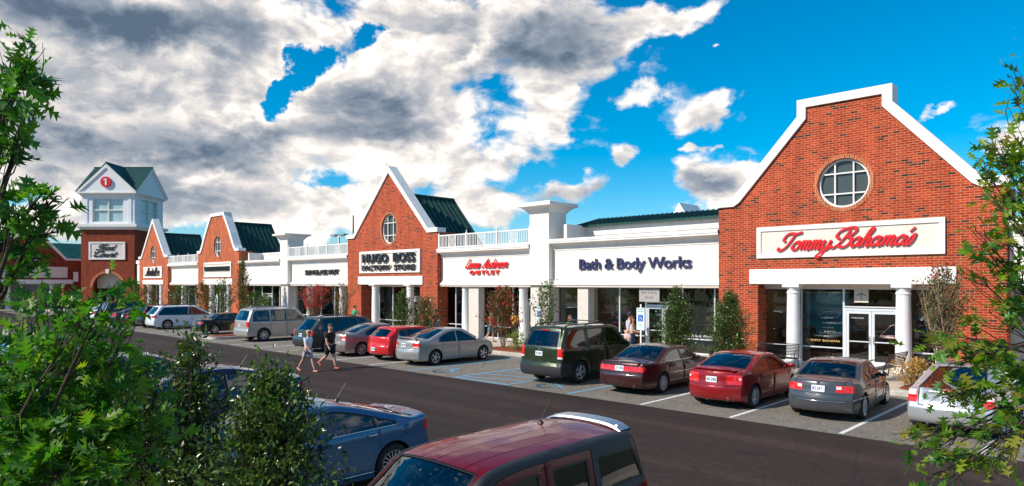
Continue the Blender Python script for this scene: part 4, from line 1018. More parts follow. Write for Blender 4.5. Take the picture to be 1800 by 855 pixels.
def tail_prof(kind, L, H, p):
    h = L / 2
    if kind == 'sedan':
        rb, rt, wt, wb, dk, hd = p['rb'], p['rt'], p['wt'], p['wb'], p['deck'], p['hood']
        return [(-h + .14, .22), (-h + .06, .265), (-h + .015, .38), (-h, .54), (-h + .03, .66), (-h + .055, .76), (-h + .075, dk - .12), (-h + .11, dk - .03), (-h + .2, dk), (-h + .45, dk + .015), (rb - .12, dk + .025), (rb, dk + .055),
                (rb * .7 + rt * .3, dk + .055 + (H - .06 - dk - .055) * .36), (rb * .3 + rt * .7, dk + .055 + (H - .06 - dk - .055) * .77), (rt, H - .055), (rt * .75 + wt * .25, H - .012), (rt * .45 + wt * .55, H), (rt * .15 + wt * .85, H - .022), (wt, H - .06),
                (wt * .7 + wb * .3, H - .06 - (H - .10 - hd) * .27), (wt * .3 + wb * .7, H - .06 - (H - .10 - hd) * .67), (wb, hd + .045), (wb + .12, hd + .02), (wb + .12 + (h - .28 - wb) * .42, hd - .035), (wb + .12 + (h - .28 - wb) * .76, hd - .10), (h - .16, hd - .2), (h - .05, .62), (h, .5), (h - .02, .36), (h - .06, .26), (h - .14, .21)]
    if kind == 'wagon':
        z0, rk, wt, wb, hd = p['gb'], p['rake'], p['wt'], p['wb'], p['hood']        # glass base height, slant of tailgate
        a = p.get('gt', .14)
        return [(-h + .14, .27), (-h + .06, .31), (-h + .01, .42), (-h, .60), (-h + .03, .68), (-h + .06, .78), (-h + .08, z0 - .06), (-h + .10, z0 + .02), (-h + .10 + rk * .33, z0 + (H - a - z0) * .33), (-h + .10 + rk * .7, z0 + (H - a - z0) * .7), (-h + .10 + rk, H - a), (-h + .16 + rk, H - .055), (-h + .30 + rk, H - .018),
                (-h + .8 + rk, H), (wt - .8, H), (wt - .3, H - .02), (wt, H - .065), (wt * .7 + wb * .3, H - .065 - (H - .11 - hd) * .28), (wt * .3 + wb * .7, H - .065 - (H - .11 - hd) * .68), (wb, hd + .045), (wb + .12, hd + .02), (wb + .12 + (h - .28 - wb) * .42, hd - .02), (wb + .12 + (h - .28 - wb) * .76, hd - .07), (h - .16, hd - .2), (h - .05, .66), (h, .52), (h - .02, .38), (h - .06, .30), (h - .14, .25)]

def make_car(label, spec, loc, head, group=None, cat='car', name='parked_car'):
    p = spec; L, W, H = p['L'], p['W'], p['H']; hL = L / 2; kind = p['kind']
    root = thing(name, label, cat, (loc[0], loc[1], loc[2] if len(loc) > 2 else .005), radians(head), group)
    R = p.get('R', .32); xr, xf = p['xr'], p['xf']; belt0, belt1 = p['belt']          # belt height at rear / front
    tum = p.get('tum', .42); r = p.get('r', .075); bow = p.get('bow', (.20, .30))
    beltz = lambda x: np.interp(x, [-hL + .3, hL - .9], [belt0, belt1])
    crease = p.get('crease', .012)
    def W0(x, z):
        x = np.asarray(x, float); z = np.asarray(z, float)
        w_ = np.full(np.broadcast(x, z).shape, W / 2)
        w_ = w_ - .13 * ss(-hL + 1.15, -hL, x) ** 1.5 * p.get('tr', 1) - .17 * ss(hL - 1.3, hL, x) ** 1.5
        w_ = w_ - .035 * ss(.42, .16, z) - .012 * ss(.62, .85, z)
        zb = beltz(x); a = np.maximum(z - zb + .03, 0)
        w_ = w_ - tum * (np.sqrt(a * a + .0016) - .04) * ss(0, .02, a + .01) - .02 * ss(zb - .04, zb + .05, z)
        w_ = w_ + crease * np.exp(-((z - (zb - .13)) / .035) ** 2) * ss(-hL + .2, -hL + .6, x)
        if p.get('flare'):
            for xw in (xr, xf): w_ = w_ + p['flare'] * np.exp(-((np.hypot(x - xw, z - R) - R - .06) / .05) ** 2)
        return w_
    ctl = tail_prof(kind, L, H, p); P = catmull(ctl, 5); P0 = np.array([[q.x, q.y] for q in P])
    ds = np.hypot(*np.diff(P0, axis=0).T); S = np.concatenate([[0], np.cumsum(ds)])
    rb = p.get('rb', -hL + .1); rt = p.get('rt', -hL + .1 + p.get('rake', .4)); wt, wb = p['wt'], p['wb']
    bx = np.interp(P0[:, 0], [-hL, -hL + .5, rb - .15, (rb + rt) / 2, rt + .25, wt - .2, (wt + wb) / 2, wb + .25, hL - .7, hL] if kind == 'sedan' else [-hL, -hL + .08, -hL + .12, rt, rt + .4, wt - .2, (wt + wb) / 2, wb + .25, hL - .7, hL],
                   [bow[0], .05, .05, .10, .02, -.02, -.13, -.08, -.05, -bow[1]] if kind == 'sedan' else [bow[0], bow[0] * .8, bow[0] * .8, bow[0] * .6, 0, -.02, -.13, -.08, -.05, -bow[1]])
    if kind == 'wagon': bx = np.where(P0[:, 0] < -hL + .12, bow[0] * .9, bx)
    endw = ss(hL - .05, hL - .5, np.abs(P0[:, 0]))
    P1 = P0 + np.stack([bx, -p.get('crown', .045) * endw], 1)
    T = np.gradient(P1, axis=0); T /= np.linalg.norm(T, axis=1)[:, None] + 1e-9
    k_ = np.array([1, 2, 3, 2, 1]) / 9.0
    Tn = np.stack([np.convolve(np.pad(T[:, i], 2, mode='edge'), k_, 'valid') for i in (0, 1)], 1); Tn /= np.linalg.norm(Tn, axis=1)[:, None]
    Nn = np.stack([-Tn[:, 1], Tn[:, 0]], 1)                     # outward (rear -> top -> front runs clockwise seen from +y... )
    I = P1 - Nn * r
    We = W0(I[:, 0], I[:, 1]) - r
    q = r * pi / 2
    def mp_strip(s, u):
        au = abs(u); sg = 1 if u >= 0 else -1
        p0 = np.array([np.interp(s, S, P0[:, 0]), np.interp(s, S, P0[:, 1])]); p1 = np.array([np.interp(s, S, P1[:, 0]), np.interp(s, S, P1[:, 1])])
        we = np.interp(s, S, We)
        if au <= we:
            t = au / we; pt = p0 + (p1 - p0) * t * t; return (pt[0], sg * au, pt[1])
        a = min((au - we) / r, pi / 2); nn = np.array([np.interp(s, S, Nn[:, 0]), np.interp(s, S, Nn[:, 1])]); ii = np.array([np.interp(s, S, I[:, 0]), np.interp(s, S, I[:, 1])])
        pt = ii + nn * r * cos(a); return (pt[0], sg * (we + r * sin(a)), pt[1])
    def mp_side(x, z, sg): return (x, sg * float(W0(x, z)), z)
    parts = {}                                                 # key -> [verts, faces]
    nacc = {}
    allf = []
    def emit(vo, fo, of, mapper, feats, ctr):
        V = [mapper(v) for v in vo]
        K = [tuple(round(c, 4) for c in v) for v in V]
        for f, o in zip(fo, of):
            if 0 not in o: continue
            key = 'body'; best = 0
            for i in o:
                if i > best: best = i
            if best: key = feats[best - 1][0]
            if key is None: continue
            a, b, c = (np.array(V[i]) for i in f[:3]); n = np.cross(b - a, c - a)
            ce = (a + b + c) / 3; fl = list(f)
            if np.dot(n, ce - np.array([ce[0] * .75, 0, .62])) < 0: fl = fl[::-1]; n = -n
            for i in fl: nacc[K[i]] = nacc.get(K[i], 0) + n
            allf.append((key, [K[i] for i in fl]))
    def cdt(outer, feats, grid):
        pts = []; faces = []
        for poly in [outer] + [f[1] for f in feats]:
            if sum(poly[i][0] * poly[(i + 1) % len(poly)][1] - poly[(i + 1) % len(poly)][0] * poly[i][1] for i in range(len(poly))) < 0: poly = poly[::-1]
            faces.append(list(range(len(pts), len(pts) + len(poly)))); pts += [Vector(v) for v in poly]
        pts += [Vector(g) for g in grid]
        vo, eo, fo, _, _, of = geometry.delaunay_2d_cdt(pts, [], faces, 1, 1e-4, True); return vo, fo, of
    # ---- strip (tail, roof, bonnet)
    out = [(s, w_ + q) for s, w_ in zip(S, We)] + [(s, -w_ - q) for s, w_ in zip(S[::-1], We[::-1])]
    grid = []
    for s, w_ in zip(S[1:-1], We[1:-1]):
        for f in (-1.0, -.82, -.6, -.4, -.2, 0, .2, .4, .6, .82, 1.0): grid.append((s, f * w_))
        for a in (.25, .5, .75): grid.append((s, w_ + q * a)); grid.append((s, -w_ - q * a))
    def F(s, f):
        w_ = np.interp(s, S, We); return (s, f * w_) if abs(f) <= 1 else (s, math.copysign(w_ + (abs(f) - 1) * q, f))
    ir = int(np.argmax(P0[:, 1] >= H - .03))
    def s_z(z): return float(np.interp(z, np.maximum.accumulate(P0[:ir + 1, 1]), S[:ir + 1]))
    i0 = int(np.argmin(P0[:, 0])); i1 = int(np.argmax(P0[:, 0]))
    def s_x(x): return float(np.interp(x, np.maximum.accumulate(P0[i0:i1 + 1, 0]), S[i0:i1 + 1]))
    def s_zf(z): return float(np.interp(-z, np.maximum.accumulate(-P0[ir:, 1]), S[ir:]))
    def quad(sa, sb, fa0, fb0, fa1, fb1, n=5):
        """patch from sa (f from fa0..fb0) to sb (fa1..fb1), edges sampled, corners eased"""
        pts = []
        for i in range(n + 1): t = i / n; pts.append(F(sa, fa0 + (fb0 - fa0) * t))
        for i in range(1, n + 1): t = i / n; pts.append(F(sa + (sb - sa) * t, fb0 + (fb1 - fb0) * t))
        for i in range(1, n + 1): t = i / n; pts.append(F(sb, fb1 + (fa1 - fb1) * t))
        for i in range(1, n): t = i / n; pts.append(F(sb + (sa - sb) * t, fa1 + (fa0 - fa1) * t))
        return pts
    ft = []
    if kind == 'sedan': gs0, gs1 = s_x(rb + .03), s_x(rt + .02)
    else: gs0, gs1 = s_z(p['gb'] + .06), s_z(H - p.get('gt', .14) - .0)
    gf = p.get('gf', (.90, .86))
    ws0, ws1 = s_x(wt - .0), s_x(wb - .03)
    if kind == 'wagon' and not p.get('nobump'): pass
    sb_ = s_z(.62)
    for nm, poly in p.get('strips', lambda e: [])(dict(F=F, s_x=s_x, s_z=s_z, quad=quad, s_zf=s_zf)): ft.append((nm, poly))
    if p.get('bumper'): ft.append(('bumper', quad(S[0] - .01, s_z(p['bumper']), -2.01, 2.01, -2.01, 2.01)))
    # boot lid / tailgate shut line
    d0 = s_z(p.get('lidz', .70)); d1 = (gs0 - .05) if kind == 'sedan' else s_x(rt + .25)
    lf = p.get('lidf', .86)
    ft.append(('seam', quad(d0, d1, -lf, lf, -lf, lf))); ft.append(('boot_lid' if kind == 'sedan' else 'tailgate', quad(d0 + .012, d1 - .012, -lf + .014, lf - .014, -lf + .014, lf - .014)))
    b0, b1 = ws1 + .10, s_x(hL - .22)
    ft.append(('seam', quad(b0, b1, -.9, .9, -.8, .8))); ft.append(('bonnet', quad(b0 + .012, b1 - .012, -.885, .885, -.785, .785)))
    m_ = .035
    ft.append(('window_rubber', quad(gs0 - m_, gs1 + m_, -gf[0] - .04, gf[0] + .04, -gf[1] - .04, gf[1] + .04)))
    ft.append(('rear_window', quad(gs0, gs1, -gf[0], gf[0], -gf[1], gf[1])))
    ft.append(('window_rubber', quad(ws0 - m_, ws1 + m_, -.92, .92, -.96, .96))); ft.append(('windshield', quad(ws0, ws1, -.885, .885, -.93, .93)))
    tl = p.get('tail')                                       # (z0,z1,f_inner) (+ side reach)
    for (z0, z1, f0, mat) in tl: 
        a, b = s_z(z0), s_z(z1)
        for sg in (-1, 1):
            ft.append((mat + ('_l' if sg > 0 else '_r'), quad(a, b, sg * f0, sg * (p.get('tailout', 2.01)), sg * f0, sg * p.get('tailout', 2.01))))
    for mt_, z0, z1, fa, fb in p.get('tail2', []):
        for sg in (-1, 1): ft.append((mt_ + ('_l' if sg > 0 else '_r'), quad(s_z(z0), s_z(z1), sg * fa, sg * fb, sg * fa, sg * fb)))
    ha, hb = s_zf(.74), s_zf(.58)
    for sg in (-1, 1): ft.append(('headlight_l' if sg > 0 else 'headlight_r', quad(ha, hb, sg * .62, sg * 2.01, sg * .62, sg * 2.01)))
    ft.append(('grille', quad(s_zf(.70), s_zf(.58), -.42, .42, -.38, .38)))
    vo, fo, of = cdt(out, ft, grid); emit(vo, fo, of, lambda v: mp_strip(v.x, v.y), ft, None)
    # ---- sides
    zs = p.get('sill', .20); Ra = R + p.get('arch', .055)
    bot = []
    for xw in (xf, xr):
        a0 = math.asin((zs - R) / Ra)
        for i in range(17):
            a = a0 + (pi - 2 * a0) * i / 16; bot.append((xw + Ra * cos(a), R + Ra * sin(a)))
    so = [tuple(v) for v in I] + [(I[-1, 0], zs)] + bot + [(I[0, 0], zs)]
    def ztop(x): # height of the inset outline over x
        return float(np.interp(x, np.maximum.accumulate(I[:, 0]), I[:, 1])) if True else 0
    # robust top outline: use the upper branch only
    ja, jb = int(np.argmin(I[:, 0])), int(np.argmax(I[:, 0]))
    Ix, Iz = np.maximum.accumulate(I[ja:jb + 1, 0]), I[ja:jb + 1, 1]
    ztop = lambda x: float(np.interp(x, Ix, Iz))
    def region(xa, xb, zb_, zt_, n=14, sl=0.0, sr=0.0):
        lo = []; hi = []
        for i in range(n + 1):
            x = xa + (xb - xa) * i / n; a, b = zb_(x), zt_(x)
            if b - a < .012: continue
            lo.append((x, a)); hi.append((x, b))
        if len(lo) < 3: return None
        # slanted ends
        def sh(pt, z0_, h_):
            x, z = pt; t = (z - belt0) / max(.2, H - belt0); t = max(0, min(1, t)); fx = (x - xa) / (xb - xa)
            return (x + t * (sl * (1 - fx) + sr * fx), z)
        return [sh(v, 0, 0) for v in lo] + [sh(v, 0, 0) for v in hi[::-1]]
    sf = []
    for nm, poly in p.get('sides', lambda e: [])(dict(region=region, ztop=ztop, beltz=beltz)):
        if poly: sf.append((nm, poly))
    if p.get('bumper'): sf.append(('bumper', [(-hL - .1, 0), (xr - Ra - .02, 0), (xr - Ra - .02, p['bumper']), (-hL - .1, p['bumper'])]))
    archz = lambda x: max(.27, *(R + sqrt(max(0, (Ra + .05) ** 2 - (x - xw) ** 2)) if abs(x - xw) < Ra + .05 else 0 for xw in (xr, xf)))
    mt = p.get('wtop', .035)
    nd = 0
    for (xa, xb, sl, sr) in p['doors']:
        g = .008; nd += 1
        o_ = region(xa - g, xb + g, lambda x: archz(x) - g, lambda x: ztop(x) - .004, 22, sl, sr); i_ = region(xa, xb, archz, lambda x: ztop(x) - .014, 22, sl, sr)
        if o_ and i_: sf.append(('seam', o_)); sf.append(('door%d' % nd, i_))
    nw = 0; wz = p.get('wz', .02)
    for (xa, xb, sl, sr) in p['wins']:
        nw += 1
        o_ = region(xa - .022, xb + .022, lambda x: beltz(x) + wz - .02, lambda x: ztop(x) - mt + .02, 26, sl, sr); i_ = region(xa, xb, lambda x: beltz(x) + wz, lambda x: ztop(x) - mt, 26, sl, sr)
        if o_ and i_: sf.append(('window_rubber', o_)); sf.append(('side_window%d' % nw, i_))
    for (z0, z1, f0, mat) in tl:
        if p.get('tailside', .22) > 0: sf.append((mat, [(-hL - .05, z0), (-hL + p.get('tailside', .22), z0 + .02), (-hL + p.get('tailside', .22), z1 - .02), (-hL - .05, z1)]))
    sf.append(('headlight', [(hL - .42, .60), (hL + .05, .58), (hL + .05, .74), (hL - .42, .72)]))
    if p.get('fuel'): sf.append(('seam', circ(*p['fuel'], .085, n=16))); sf.append(('fuel_flap', circ(*p['fuel'], .078, n=16)))
    grid = []
    x = -hL + .05
    while x < hL:
        for i in range(16):
            z = zs + .04 + i * .085
            if z < ztop(x) - .01 and z > zs: grid.append((x, z))
        x += .085
    vo, fo, of = cdt(so, sf, grid)
    for sg in (-1, 1):
        fs2 = []
        for nm, poly in sf:
            if nm.startswith(('door', 'side_window')): nm = nm + ('l' if sg > 0 else 'r')
            if nm == 'fuel_flap' and sg > 0: nm = 'body'
            if nm in ('taillight', 'headlight', 'reverse_light'): nm += '_l' if sg > 0 else '_r'
            fs2.append((nm, poly))
        emit(vo, fo, of, lambda v: mp_side(v.x, v.y, sg), fs2, None)
    # ---- build the pieces
    tint = p.get('tint', CARGLASS); bm_ = p['paint']
    mm = {'body': bm_, 'seam': SEAL, 'window_rubber': SEAL, 'rear_window': p.get('rtint', tint), 'windshield': CARGLASS, 'bumper': p.get('bumpm', PLAST), 'grille': BLACKM, 'boot_lid': bm_, 'tailgate': bm_, 'bonnet': bm_, 'fuel_flap': bm_, 'cladding': PLAST, 'roof_rib': SEAL}
    off = {'window_rubber': -.004, 'rear_window': -.012, 'windshield': -.012, 'seam': -.010, 'roof_rib': -.004, 'cladding': .004}
    grp = {}
    for key, f in allf: grp.setdefault(key, []).append(f)
    objs = {}
    for key, fl in grp.items():
        base = key.rstrip('0123456789')
        if key.startswith('door'): nm, mt_, o_ = 'door', bm_, 0.0
        elif key.startswith('side_window'): nm = 'side_window'; mt_ = (p.get('rside', tint) if int(key[11]) in p.get('dark', ()) else tint); o_ = -.012
        elif key.startswith('taillight'): nm, mt_, o_ = 'taillight', p.get('tailm', TAILM), .006
        elif key.startswith('reverse_light'): nm, mt_, o_ = 'reverse_light', REVM, .008
        elif key.startswith('headlight'): nm, mt_, o_ = 'headlight', HEADM, .006
        else: nm, mt_, o_ = key, mm.get(key, PLAST), off.get(key, 0.0)
        if nm in ('seam',): nm = 'shut_line'
        idx = {}; V = []; N = []; FF = []
        for f in fl:
            ff = []
            for k in f:
                if k not in idx:
                    n = nacc[k]; n = n / (np.linalg.norm(n) + 1e-12); idx[k] = len(V); V.append(tuple(np.array(k) + n * o_)); N.append(tuple(n))
                ff.append(idx[k])
            if len(set(ff)) >= 3: FF.append(ff)
        me = D.meshes.new(nm); me.from_pydata(V, [], FF); me.materials.append(mt_)
        me.polygons.foreach_set('use_smooth', [True] * len(me.polygons)); me.normals_split_custom_set_from_vertices(N)
        o = D.objects.new(nm, me); C.objects.link(o); objs[key] = o; o.parent = root
    # ---- wheels
    def wheel(xw, sg, R):
        w_ = p.get('tw', .205); M = Matrix.Translation((xw, sg * (W / 2 - .012 - w_ / 2), R)) @ Matrix.Rotation(radians(90) * -sg, 4, 'X')
        h = w_ / 2; rr = R * p.get('rimf', .68)
        hub = MB(); hub.lathe([(0, h - .055), (rr * .93, h - .055), (rr * .93, h - .09), (0, h - .09)], 24, M); ho = hub.build('wheel', WELL, root, smooth=True, angle=30)
        t = MB(); t.lathe([(rr, -h + .01), (rr + .01, -h), (R - .035, -h - .004), (R - .01, -h + .02), (R, -h + .045), (R + .001, 0), (R, h - .045), (R - .01, h - .02), (R - .035, h + .004), (rr + .01, h), (rr, h - .01)], 36, M); t.build('tyre', TYRE, ho, smooth=True, angle=50)
        ri = MB(); ri.lathe([(rr + .004, h - .005), (rr, h + .002), (rr - .022, h - .008), (rr - .03, h - .05), (rr - .03, h - .10)], 36, M)
        ri.lathe([(0, h - .002), (.028, h - .004), (.05, h - .02), (.06, h - .05)], 16, M)
        n, sw = p.get('spokes', (5, .05))
        for i in range(n):
            a = 2 * pi * i / n; Rm = M @ Matrix.Rotation(a, 4, 'Z')
            ri.add([(.03, -sw * .62, h - .03), (.03, sw * .62, h - .03), (rr - .015, sw * .5, h - .02), (rr - .015, -sw * .5, h - .02), (.03, -sw * .5, h - .008), (.03, sw * .5, h - .008), (rr - .02, sw * .32, h - .006), (rr - .02, -sw * .32, h - .006)],
                   [(0, 3, 2, 1), (4, 5, 6, 7), (0, 1, 5, 4), (1, 2, 6, 5), (2, 3, 7, 6), (3, 0, 4, 7)], Rm)
        ri.build('rim', p.get('rimm', RIM), ho, smooth=True, angle=35)
    for xw in (xr, xf):
        for sg in (-1, 1): wheel(xw, sg, R)
    # ---- wells, floor, cabin
    u = MB()
    for xw in (xr, xf):
        for sg in (-1, 1):
            pts = [(xw + Ra * cos(a), R + Ra * sin(a)) for a in np.linspace(math.asin((zs - R) / Ra), pi - math.asin((zs - R) / Ra), 15)]
            yo = [sg * float(W0(x, z)) for x, z in pts]; yi = sg * (W / 2 - .42)
            n = len(pts); u.add([(x, y - sg * .002, z) for (x, z), y in zip(pts, yo)] + [(x, yi, z) for x, z in pts], [(i, i + 1, n + i + 1, n + i) for i in range(n - 1)])
            u.add([(x, yi, z) for x, z in pts], [tuple(range(n))])
    u.box(-hL + .32, hL - .36, -W / 2 + .44, W / 2 - .44, zs + .02, .42); u.box(xr + Ra + .03, xf - Ra - .03, -W / 2 + .09, W / 2 - .09, zs + .01, .34)
    u.box(-hL + .42, xr - Ra - .02, -W / 2 + .30, W / 2 - .30, zs + .07, .48); u.build('underbody', WELL, root)
    zb = min(belt0, belt1); cab = MB(); cab.box(max(-hL + .25, rb - .1) if kind == 'sedan' else -hL + .3, wb - .1, -W / 2 + .16, W / 2 - .16, .42, .50)
    cab.box(wb - .55, wb - .15, -W / 2 + .18, W / 2 - .18, .6, belt1 - .04)
    if kind == 'sedan': cab.box(rb - .15, rb + .35, -W / 2 + .22, W / 2 - .22, .6, p['deck'] + .0)
    cab.build('cabin_trim', DASH, root)
    sm = p.get('seat', SEATD)
    def seat(x, y, w_, hr=True, n=1):
        s_ = MB(); s_.rbox(x - .25, x + .25, y - w_ / 2, y + w_ / 2, .50, .66, .05)
        M = Matrix.Translation((x - .22, y, .62)) @ Matrix.Rotation(radians(-14), 4, 'Y'); top = min(H - .42, 1.12) - .62
        s_.rbox(-.07, .07, -w_ / 2, w_ / 2, 0, top, .05, M)
        for k in range(n):
            yy = (k - (n - 1) / 2) * .55; s_.rbox(-.05, .05, yy - .13, yy + .13, top + .03, top + .2, .045, M)
        s_.build('seat', sm, root, smooth=True, angle=40)
    fx = p.get('fseat', wt + .0); seat(fx, .37, .5); seat(fx, -.37, .5); seat(p.get('rseat', fx - .95), 0, W - .62, n=2)
    # ---- mirrors, handles
    for sg in (-1, 1):
        x = wb - .42; z = float(beltz(x)) + .07; y = float(W0(x, z))
        m = MB(); bm = bmesh.new(); bmesh.ops.create_uvsphere(bm, u_segments=14, v_segments=8, radius=1)
        M = Matrix.Translation((x, sg * (y + .10), z)) @ Matrix.Diagonal((.055, .11, .07, 1)); bm.verts.index_update()
        m.add([v.co[:] for v in bm.verts], [[v.index for v in f.verts] for f in bm.faces], M); bm.free(); m.box(x - .03, x + .03, min(sg * (y - .03), sg * (y + .06)), max(sg * (y - .03), sg * (y + .06)), z - .045, z - .015)
        m.build('side_mirror', p.get('mirm', bm_), root, smooth=True)
    for k, (xa, xb, sl, sr) in enumerate(p['doors']):
        for sg in (-1, 1):
            dob = objs.get('door%d%s' % (k + 1, 'l' if sg > 0 else 'r'))
            x = xa + .16; z = float(beltz(x)) - .085; y = float(W0(x, z))
            m = MB(); m.tube([(x - .09, sg * (y + .0), z), (x - .075, sg * (y + .035), z + .002), (x + .075, sg * (y + .035), z + .002), (x + .09, sg * (y + .0), z)], .015, 6)
            m.build('door_handle', p.get('handm', bm_), dob or root, smooth=True)
    # ---- licence plate
    if p.get('plate') is not None:
        txt, pz = p['plate']; s_ = s_z(pz); a = mp_strip(s_, 0); b = mp_strip(s_z(pz + .08), 0); px = min(a[0], b[0]) - .012
        ang = atan2(b[0] - a[0], b[2] - a[2])
        M = Matrix.Translation((px, 0, pz)) @ Matrix.Rotation(ang, 4, 'Y')
        m = MB(); m.rbox(-.006, .006, -.155, .155, -.078, .078, .004, M); po = m.build('licence_plate', PLATEM, root)
        if txt:
            m = MB(); vs, fs = text_mesh(txt, .115, .003, bold=.002); f = .27 / (max(v[0] for v in vs) - min(v[0] for v in vs))
            m.add([(-.0085 - c, -a_ * f, b_) for a_, b_, c in vs], fs, M); m.build('plate_lettering', PLTXT, po)
    if p.get('antenna') is not None:
        ax, ay = p['antenna']; s_ = s_x(ax); a = mp_strip(s_, ay); m = MB(); m.lathe([(.05, 0), (.03, .03), (.012, .045)], 10, Matrix.Translation((a[0], a[1], a[2] - .01))); m.tube([(a[0], a[1], a[2] + .02), (a[0] - .17, a[1], a[2] + .27)], [.007, .004], 6); m.build('antenna', BLACKM, root)
    if p.get('rails'):
        x0_, x1_ = p['rails']
        for sg in (-1, 1):
            yy = sg * float(np.interp(s_x(0), S, We)) * .93; m = MB()
            pts = [(x, yy, np.interp(s_x(x), S, P1[:, 1]) + (.07 if 0 < i < 8 else .0)) for i, x in enumerate(np.linspace(x0_, x1_, 9))]
            m.tube(pts, .022, 6)
            for x in np.linspace(x0_ + .25, x1_ - .25, 3): z = np.interp(s_x(x), S, P1[:, 1]); m.tube([(x, yy, z - .01), (x, yy, z + .07)], .025, 6)
            m.build('roof_rail', p.get('railm', BLACKM), root, smooth=True, angle=50)
        if p.get('cross'):
            for x in (x0_ + .45, x1_ - .55):
                z = np.interp(s_x(x), S, P0[:, 1]) + .09; w_ = float(np.interp(s_x(0), S, We)) * .93; m = MB(); m.rbox(x - .03, x + .03, -w_, w_, z - .02, z + .015, .01); m.build('cross_bar', BLACKM, root)
    if p.get('lip'):                                          # boot or roof spoiler
        xs_, zz, f_, mat = p['lip']; s_ = s_x(xs_) if zz is None else s_z(zz); m = MB(); pr = []; n = 12
        w_ = float(np.interp(s_, S, We)) * f_; ht = p.get('lipz', .07); dr = p.get('lipd', .10)
        for i in range(n + 1):
            y = -w_ + 2 * w_ * i / n; a = mp_strip(s_, y); e = 1 if 0 < i < n else .35; hz = ht * (1 - (2 * i / n - 1) ** 6 * .8)
            pr.append([(a[0] + dr, y, a[2] + hz * .8), (a[0] + dr * .9, y, a[2] + hz * 1.0 + .012), (a[0] - dr * .6 + 0, y, a[2] + hz + .02), (a[0] - dr * .75, y, a[2] + hz), (a[0] - dr * .6, y, a[2] + hz - .012)])
        vs = [v for r_ in pr for v in r_]; fs = [(i * 5 + k, i * 5 + (k + 1) % 5, i * 5 + 5 + (k + 1) % 5, i * 5 + 5 + k) for i in range(n) for k in range(5)]
        m.add(vs, fs)
        for y in (-w_ * .8, w_ * .8): a = mp_strip(s_, y); m.box(a[0] - .02, a[0] + .07, y - .03, y + .03, a[2] - .03, a[2] + ht)
        m.build('spoiler', mat or bm_, root, smooth=True, angle=40)
    if p.get('chrome'):
        for (xa, xb, z_) in p['chrome']:
            for sg in (-1, 1):
                m = MB(); m.tube([(x, sg * (float(W0(x, z_(x) if callable(z_) else z_)) + .004), z_(x) if callable(z_) else z_) for x in np.linspace(xa, xb, 12)], .010, 5); m.build('trim_strip', CHROME, root, smooth=True)
    if p.get('exhaust'):
        m = MB(); m.lathe([(.03, 0), (.038, 0), (.038, .12), (.03, .12), (.03, 0)], 14, Matrix.Translation((-hL + .06, p['exhaust'], .27)) @ Matrix.Rotation(radians(90), 4, 'Y')); m.build('exhaust_pipe', CHROME, root, smooth=True, angle=40)
    if p.get('badge'):
        s_ = s_z(p['badge']); a = mp_strip(s_, 0); m = MB(); m.lathe([(.0, .0), (.022, .0), (.04, .002), (.043, .008), (.04, .014), (0, .014)], 16, Matrix.Translation((a[0] - .012, 0, a[2])) @ Matrix.Rotation(radians(90), 4, 'Y')); m.build('badge', CHROME, root, smooth=True, angle=40)
    if p.get('brakelamp'):
        s_ = s_z(p['brakelamp']); a = mp_strip(s_, 0); m = MB(); m.rbox(a[0] - .02, a[0] + .02, -.17, .17, a[2] - .018, a[2] + .018, .01); m.build('brake_light', TAILM, root)
    if p.get('barz'):
        z_, f_ = p['barz']; s_ = s_z(z_); m = MB(); pts = []
        w_ = float(np.interp(s_, S, We)) * f_
        for y in np.linspace(-w_, w_, 13): a = mp_strip(s_, y); pts.append((a[0] - .004, y, a[2]))
        m.tube(pts, .011, 5); m.build('trim_strip', CHROME, root, smooth=True)
    return root, dict(mp=mp_strip, s_x=s_x, s_z=s_z, W0=W0, S=S, We=We, P0=P0, beltz=beltz)

SED = dict(kind='sedan', L=4.5, W=1.75, H=1.44, deck=1.03, hood=.93, rb=-1.6, rt=-.75, wt=.45, wb=1.3, xr=-1.33, xf=1.37, belt=(.93, .88), R=.315,
           doors=[(-1.02, -.12, .12, .0), (-.09, .98, .0, -.50)], wins=[(-1.16, -.22, .22, .02), (-.12, 1.0, .02, -.40)], tail=[(.70, .90, .62, 'taillight')], antenna=None)
def S_(**k): d = dict(SED); d.update(k); return d
WAG = dict(kind='wagon', L=4.9, W=1.9, H=1.75, gb=1.08, rake=.28, wt=.75, wb=1.55, hood=1.02, xr=-1.45, xf=1.5, belt=(1.05, 1.0), R=.35, tum=.24, bow=(.10, .28), tr=.35, r=.075, gf=(.84, .80),
           doors=[(-1.02, -.05, .0, .0), (-.02, 1.1, .0, -.35)], wins=[(-2.0, -1.02, .16, .0), (-.95, -.08, .0, .0), (.0, 1.25, .0, -.45)], dark=(1, 2), rside=CARDARK, rtint=CARDARK, tail=[(.80, 1.10, .80, 'taillight')], tailside=.16, lidz=.60, lidf=.93)
def W_(**k): d = dict(WAG); d.update(k); return d
ROWG = 'cars parked nose-in along the shops'
TW = 90
P_SILV = paint('silver_paint', (.50, .51, .52), .55, .3); P_GREY = paint('grey_paint', (.085, .088, .096), .45, .3); P_RED = paint('deep_red_paint', (.26, .004, .008), .2, .3)
P_MAROON = paint('maroon_paint', (.050, .008, .008), .3, .3); P_GREEN = paint('dark_green_paint', (.022, .036, .014), .3, .3); P_CHAMP = paint('champagne_paint', (.46, .42, .38), .45, .32)
P_BRED = paint('bright_red_paint', (.62, .012, .015), .05, .25); P_WARM = paint('warm_silver_paint', (.30, .25, .23), .5, .3); P_TEAL = paint('grey_green_paint', (.055, .068, .066), .4, .3)
P_BLACK = paint('black_paint', (.012, .012, .014), .1, .22); P_WHITE = paint('white_paint', (.74, .75, .78), 0, .3); P_BLUE = paint('steel_blue_paint', (.030, .12, .24), .35, .3)
